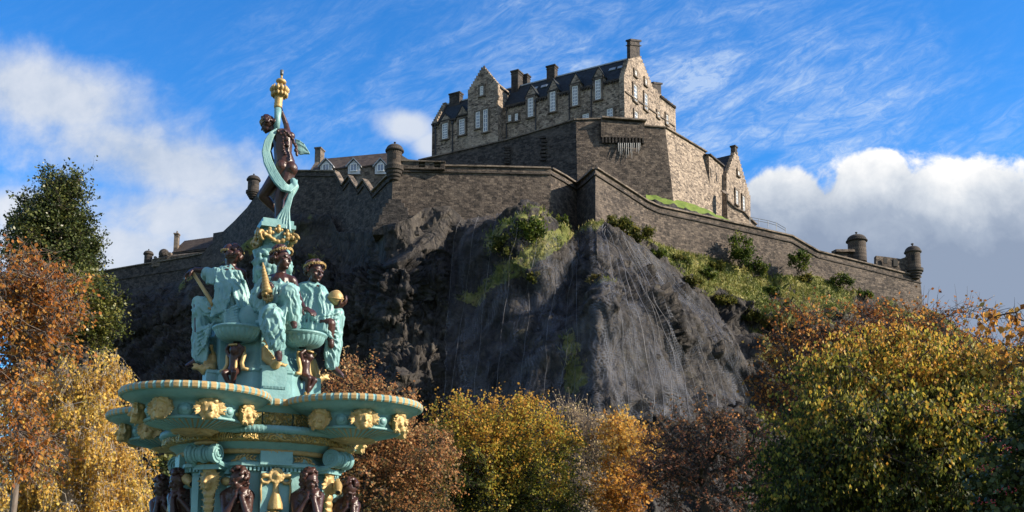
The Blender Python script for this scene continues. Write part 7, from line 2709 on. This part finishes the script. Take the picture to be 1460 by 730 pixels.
    n = MB(); n.tube([J(401.6, 107.3), J(401.8, 105), J(402.1, 100.2)], [0.022, 0.025, 0.025], 14); n.build('nozzle', M['steel'], root, smooth=True)


# --- dark bowed figures round the drum
def bowed(px, py, D, lean, face, label, jug=None, hair_side=0, seed=1, chin=False, hs=0.275):
    """head at (px,py); body sits on the ledge below"""
    R = np.random.default_rng(seed)
    J = lambda x, y, z=0.0: P(px + x, py + y, D + z)
    c0 = J(lean * 14, 105, 0.05)
    root = thing('crouching_statue', Vector((c0.x, c0.y, 1.88)), label, 'statue', 'dark bowed statues round the fountain drum')
    m = MB()
    hc = J(0, 0, -0.04)
    f = Vector(face)
    t, d, u = head(m, hc, hs, f)
    L = lean
    chain(m, [J(3 * L, 9, 0.0), J(8 * L, 17, 0.05)], [0.055, 0.07])
    chain(m, [J(8 * L - 15, 23, 0.05), J(9 * L, 18, 0.08), J(8 * L + 17, 23, 0.05)], [0.080, 0.115, 0.080])
    chain(m, [J(9 * L, 26, 0.07), J(12 * L, 48, 0.10), J(12 * L, 70, 0.12)], [0.165, 0.150, 0.17])
    # arms: elbows on the knees, hands up to the chin or round the jug
    e1, e2 = J(8 * L - 15, 50, -0.12), J(8 * L + 15, 50, -0.14)
    chain(m, [J(8 * L - 16, 25, 0.02), e1], [0.068, 0.054]); chain(m, [J(8 * L + 17, 25, 0.02), e2], [0.068, 0.054])
    h1, h2 = J(-L * 3 - 5, 25, -0.10), J(-L * 2 + 4, 25, -0.12)
    chain(m, [e1, h1], [0.052, 0.036]); chain(m, [e2, h2], [0.052, 0.036])
    hand(m, h1, (hc - h1), CAMV * -1 + Vector((0.3, 0, 0)), 1.05, 0.5, 1); hand(m, h2, (hc - h2) + Vector((0.1, 0, 0)), CAMV * -1, 1.05, 0.5, -1)
    # legs folded below
    for s in (-1, 1):
        k_ = J(8 * L + 11 * s, 58, -0.24)
        chain(m, [J(12 * L + 7 * s, 72, 0.08), k_], [0.105, 0.075]); chain(m, [k_, J(12 * L + 9 * s, 100, -0.06)], [0.075, 0.045])
        an = J(12 * L + 9 * s, 100, -0.06)
        chain(m, [an, Vector((an.x, an.y - 0.02, 1.93)), Vector((an.x, an.y - 0.16, 1.91))], [0.045, 0.045, 0.03])
    fuse(m, 'body', M['bronze'], root, 0.0085, 3)
    h = MB()
    hair(h, hc, hs, t, d, u, R, 50, False)
    if hair_side:
        for q in range(70):
            f_ = R.random()
            x = hair_side * (9 + 7 * f_ + R.uniform(-4, 4)); y = -2 + 46 * f_
            h.ell(J(x, y, R.uniform(-0.06, 0.02)), 0.026, None, 7, 5)
    fuse(h, 'hair', M['bronze'], root, 0.0085, 1)
    if jug:
        a, b_ = J(*jug[0]), J(*jug[1])
        g = MB()
        r = jug[2]
        ts = (b_ - a)
        g.tube([a, a + ts * 0.08, a + ts * 0.4, a + ts * 0.75, a + ts * 0.9, a + ts], [r * 0.5, r * 0.85, r * 1.05, r * 0.85, r * 0.68, r * 0.8], 20)
        jo = g.build('gilded_jug', M['gold'], root, smooth=True)
        k_ = MB(); k_.tube([b_ + ts * 0.01, b_ + ts * 0.015], [r * 0.5, r * 0.5], 16); k_.build('spout_hole', M['dark'], jo)


seated_centre(); seated_left(); seated_right(); top_statue()
bowed(254, 686, 13.45, 1.0, Vector((-0.80, -0.50, -0.40)), 'dark bowed statue left of the gold lion mask, gold jug on its shoulder', ((9, -7, -0.05), (19.5, 4, -0.20), 0.066), -0.6, 201)
bowed(231, 695, 14.2, 0.6, Vector((-0.95, 0.10, -0.35)), 'leftmost dark bowed statue, half hidden round the back of the drum', None, 0.8, 202)
bowed(340, 684, 12.95, -0.35, Vector((-0.80, -0.60, -0.25)), 'dark bowed statue with long curls between the gold lion mask and gold drop', ((-22, 2, 0.12), (-9, 3, -0.02), 0.055), 1.0, 203)
bowed(442, 686, 13.1, -0.6, Vector((0.88, -0.42, -0.25)), 'dark bowed statue resting its chin on both hands, right of the gold drop', None, -1.0, 204)
bowed(497, 699, 13.75, -1.0, Vector((0.55, -0.55, -0.65)), 'rightmost dark bowed statue turned away, gold jug by its shoulder', ((-16, -11, -0.16), (-15, 3, -0.32), 0.058), 0.6, 205)
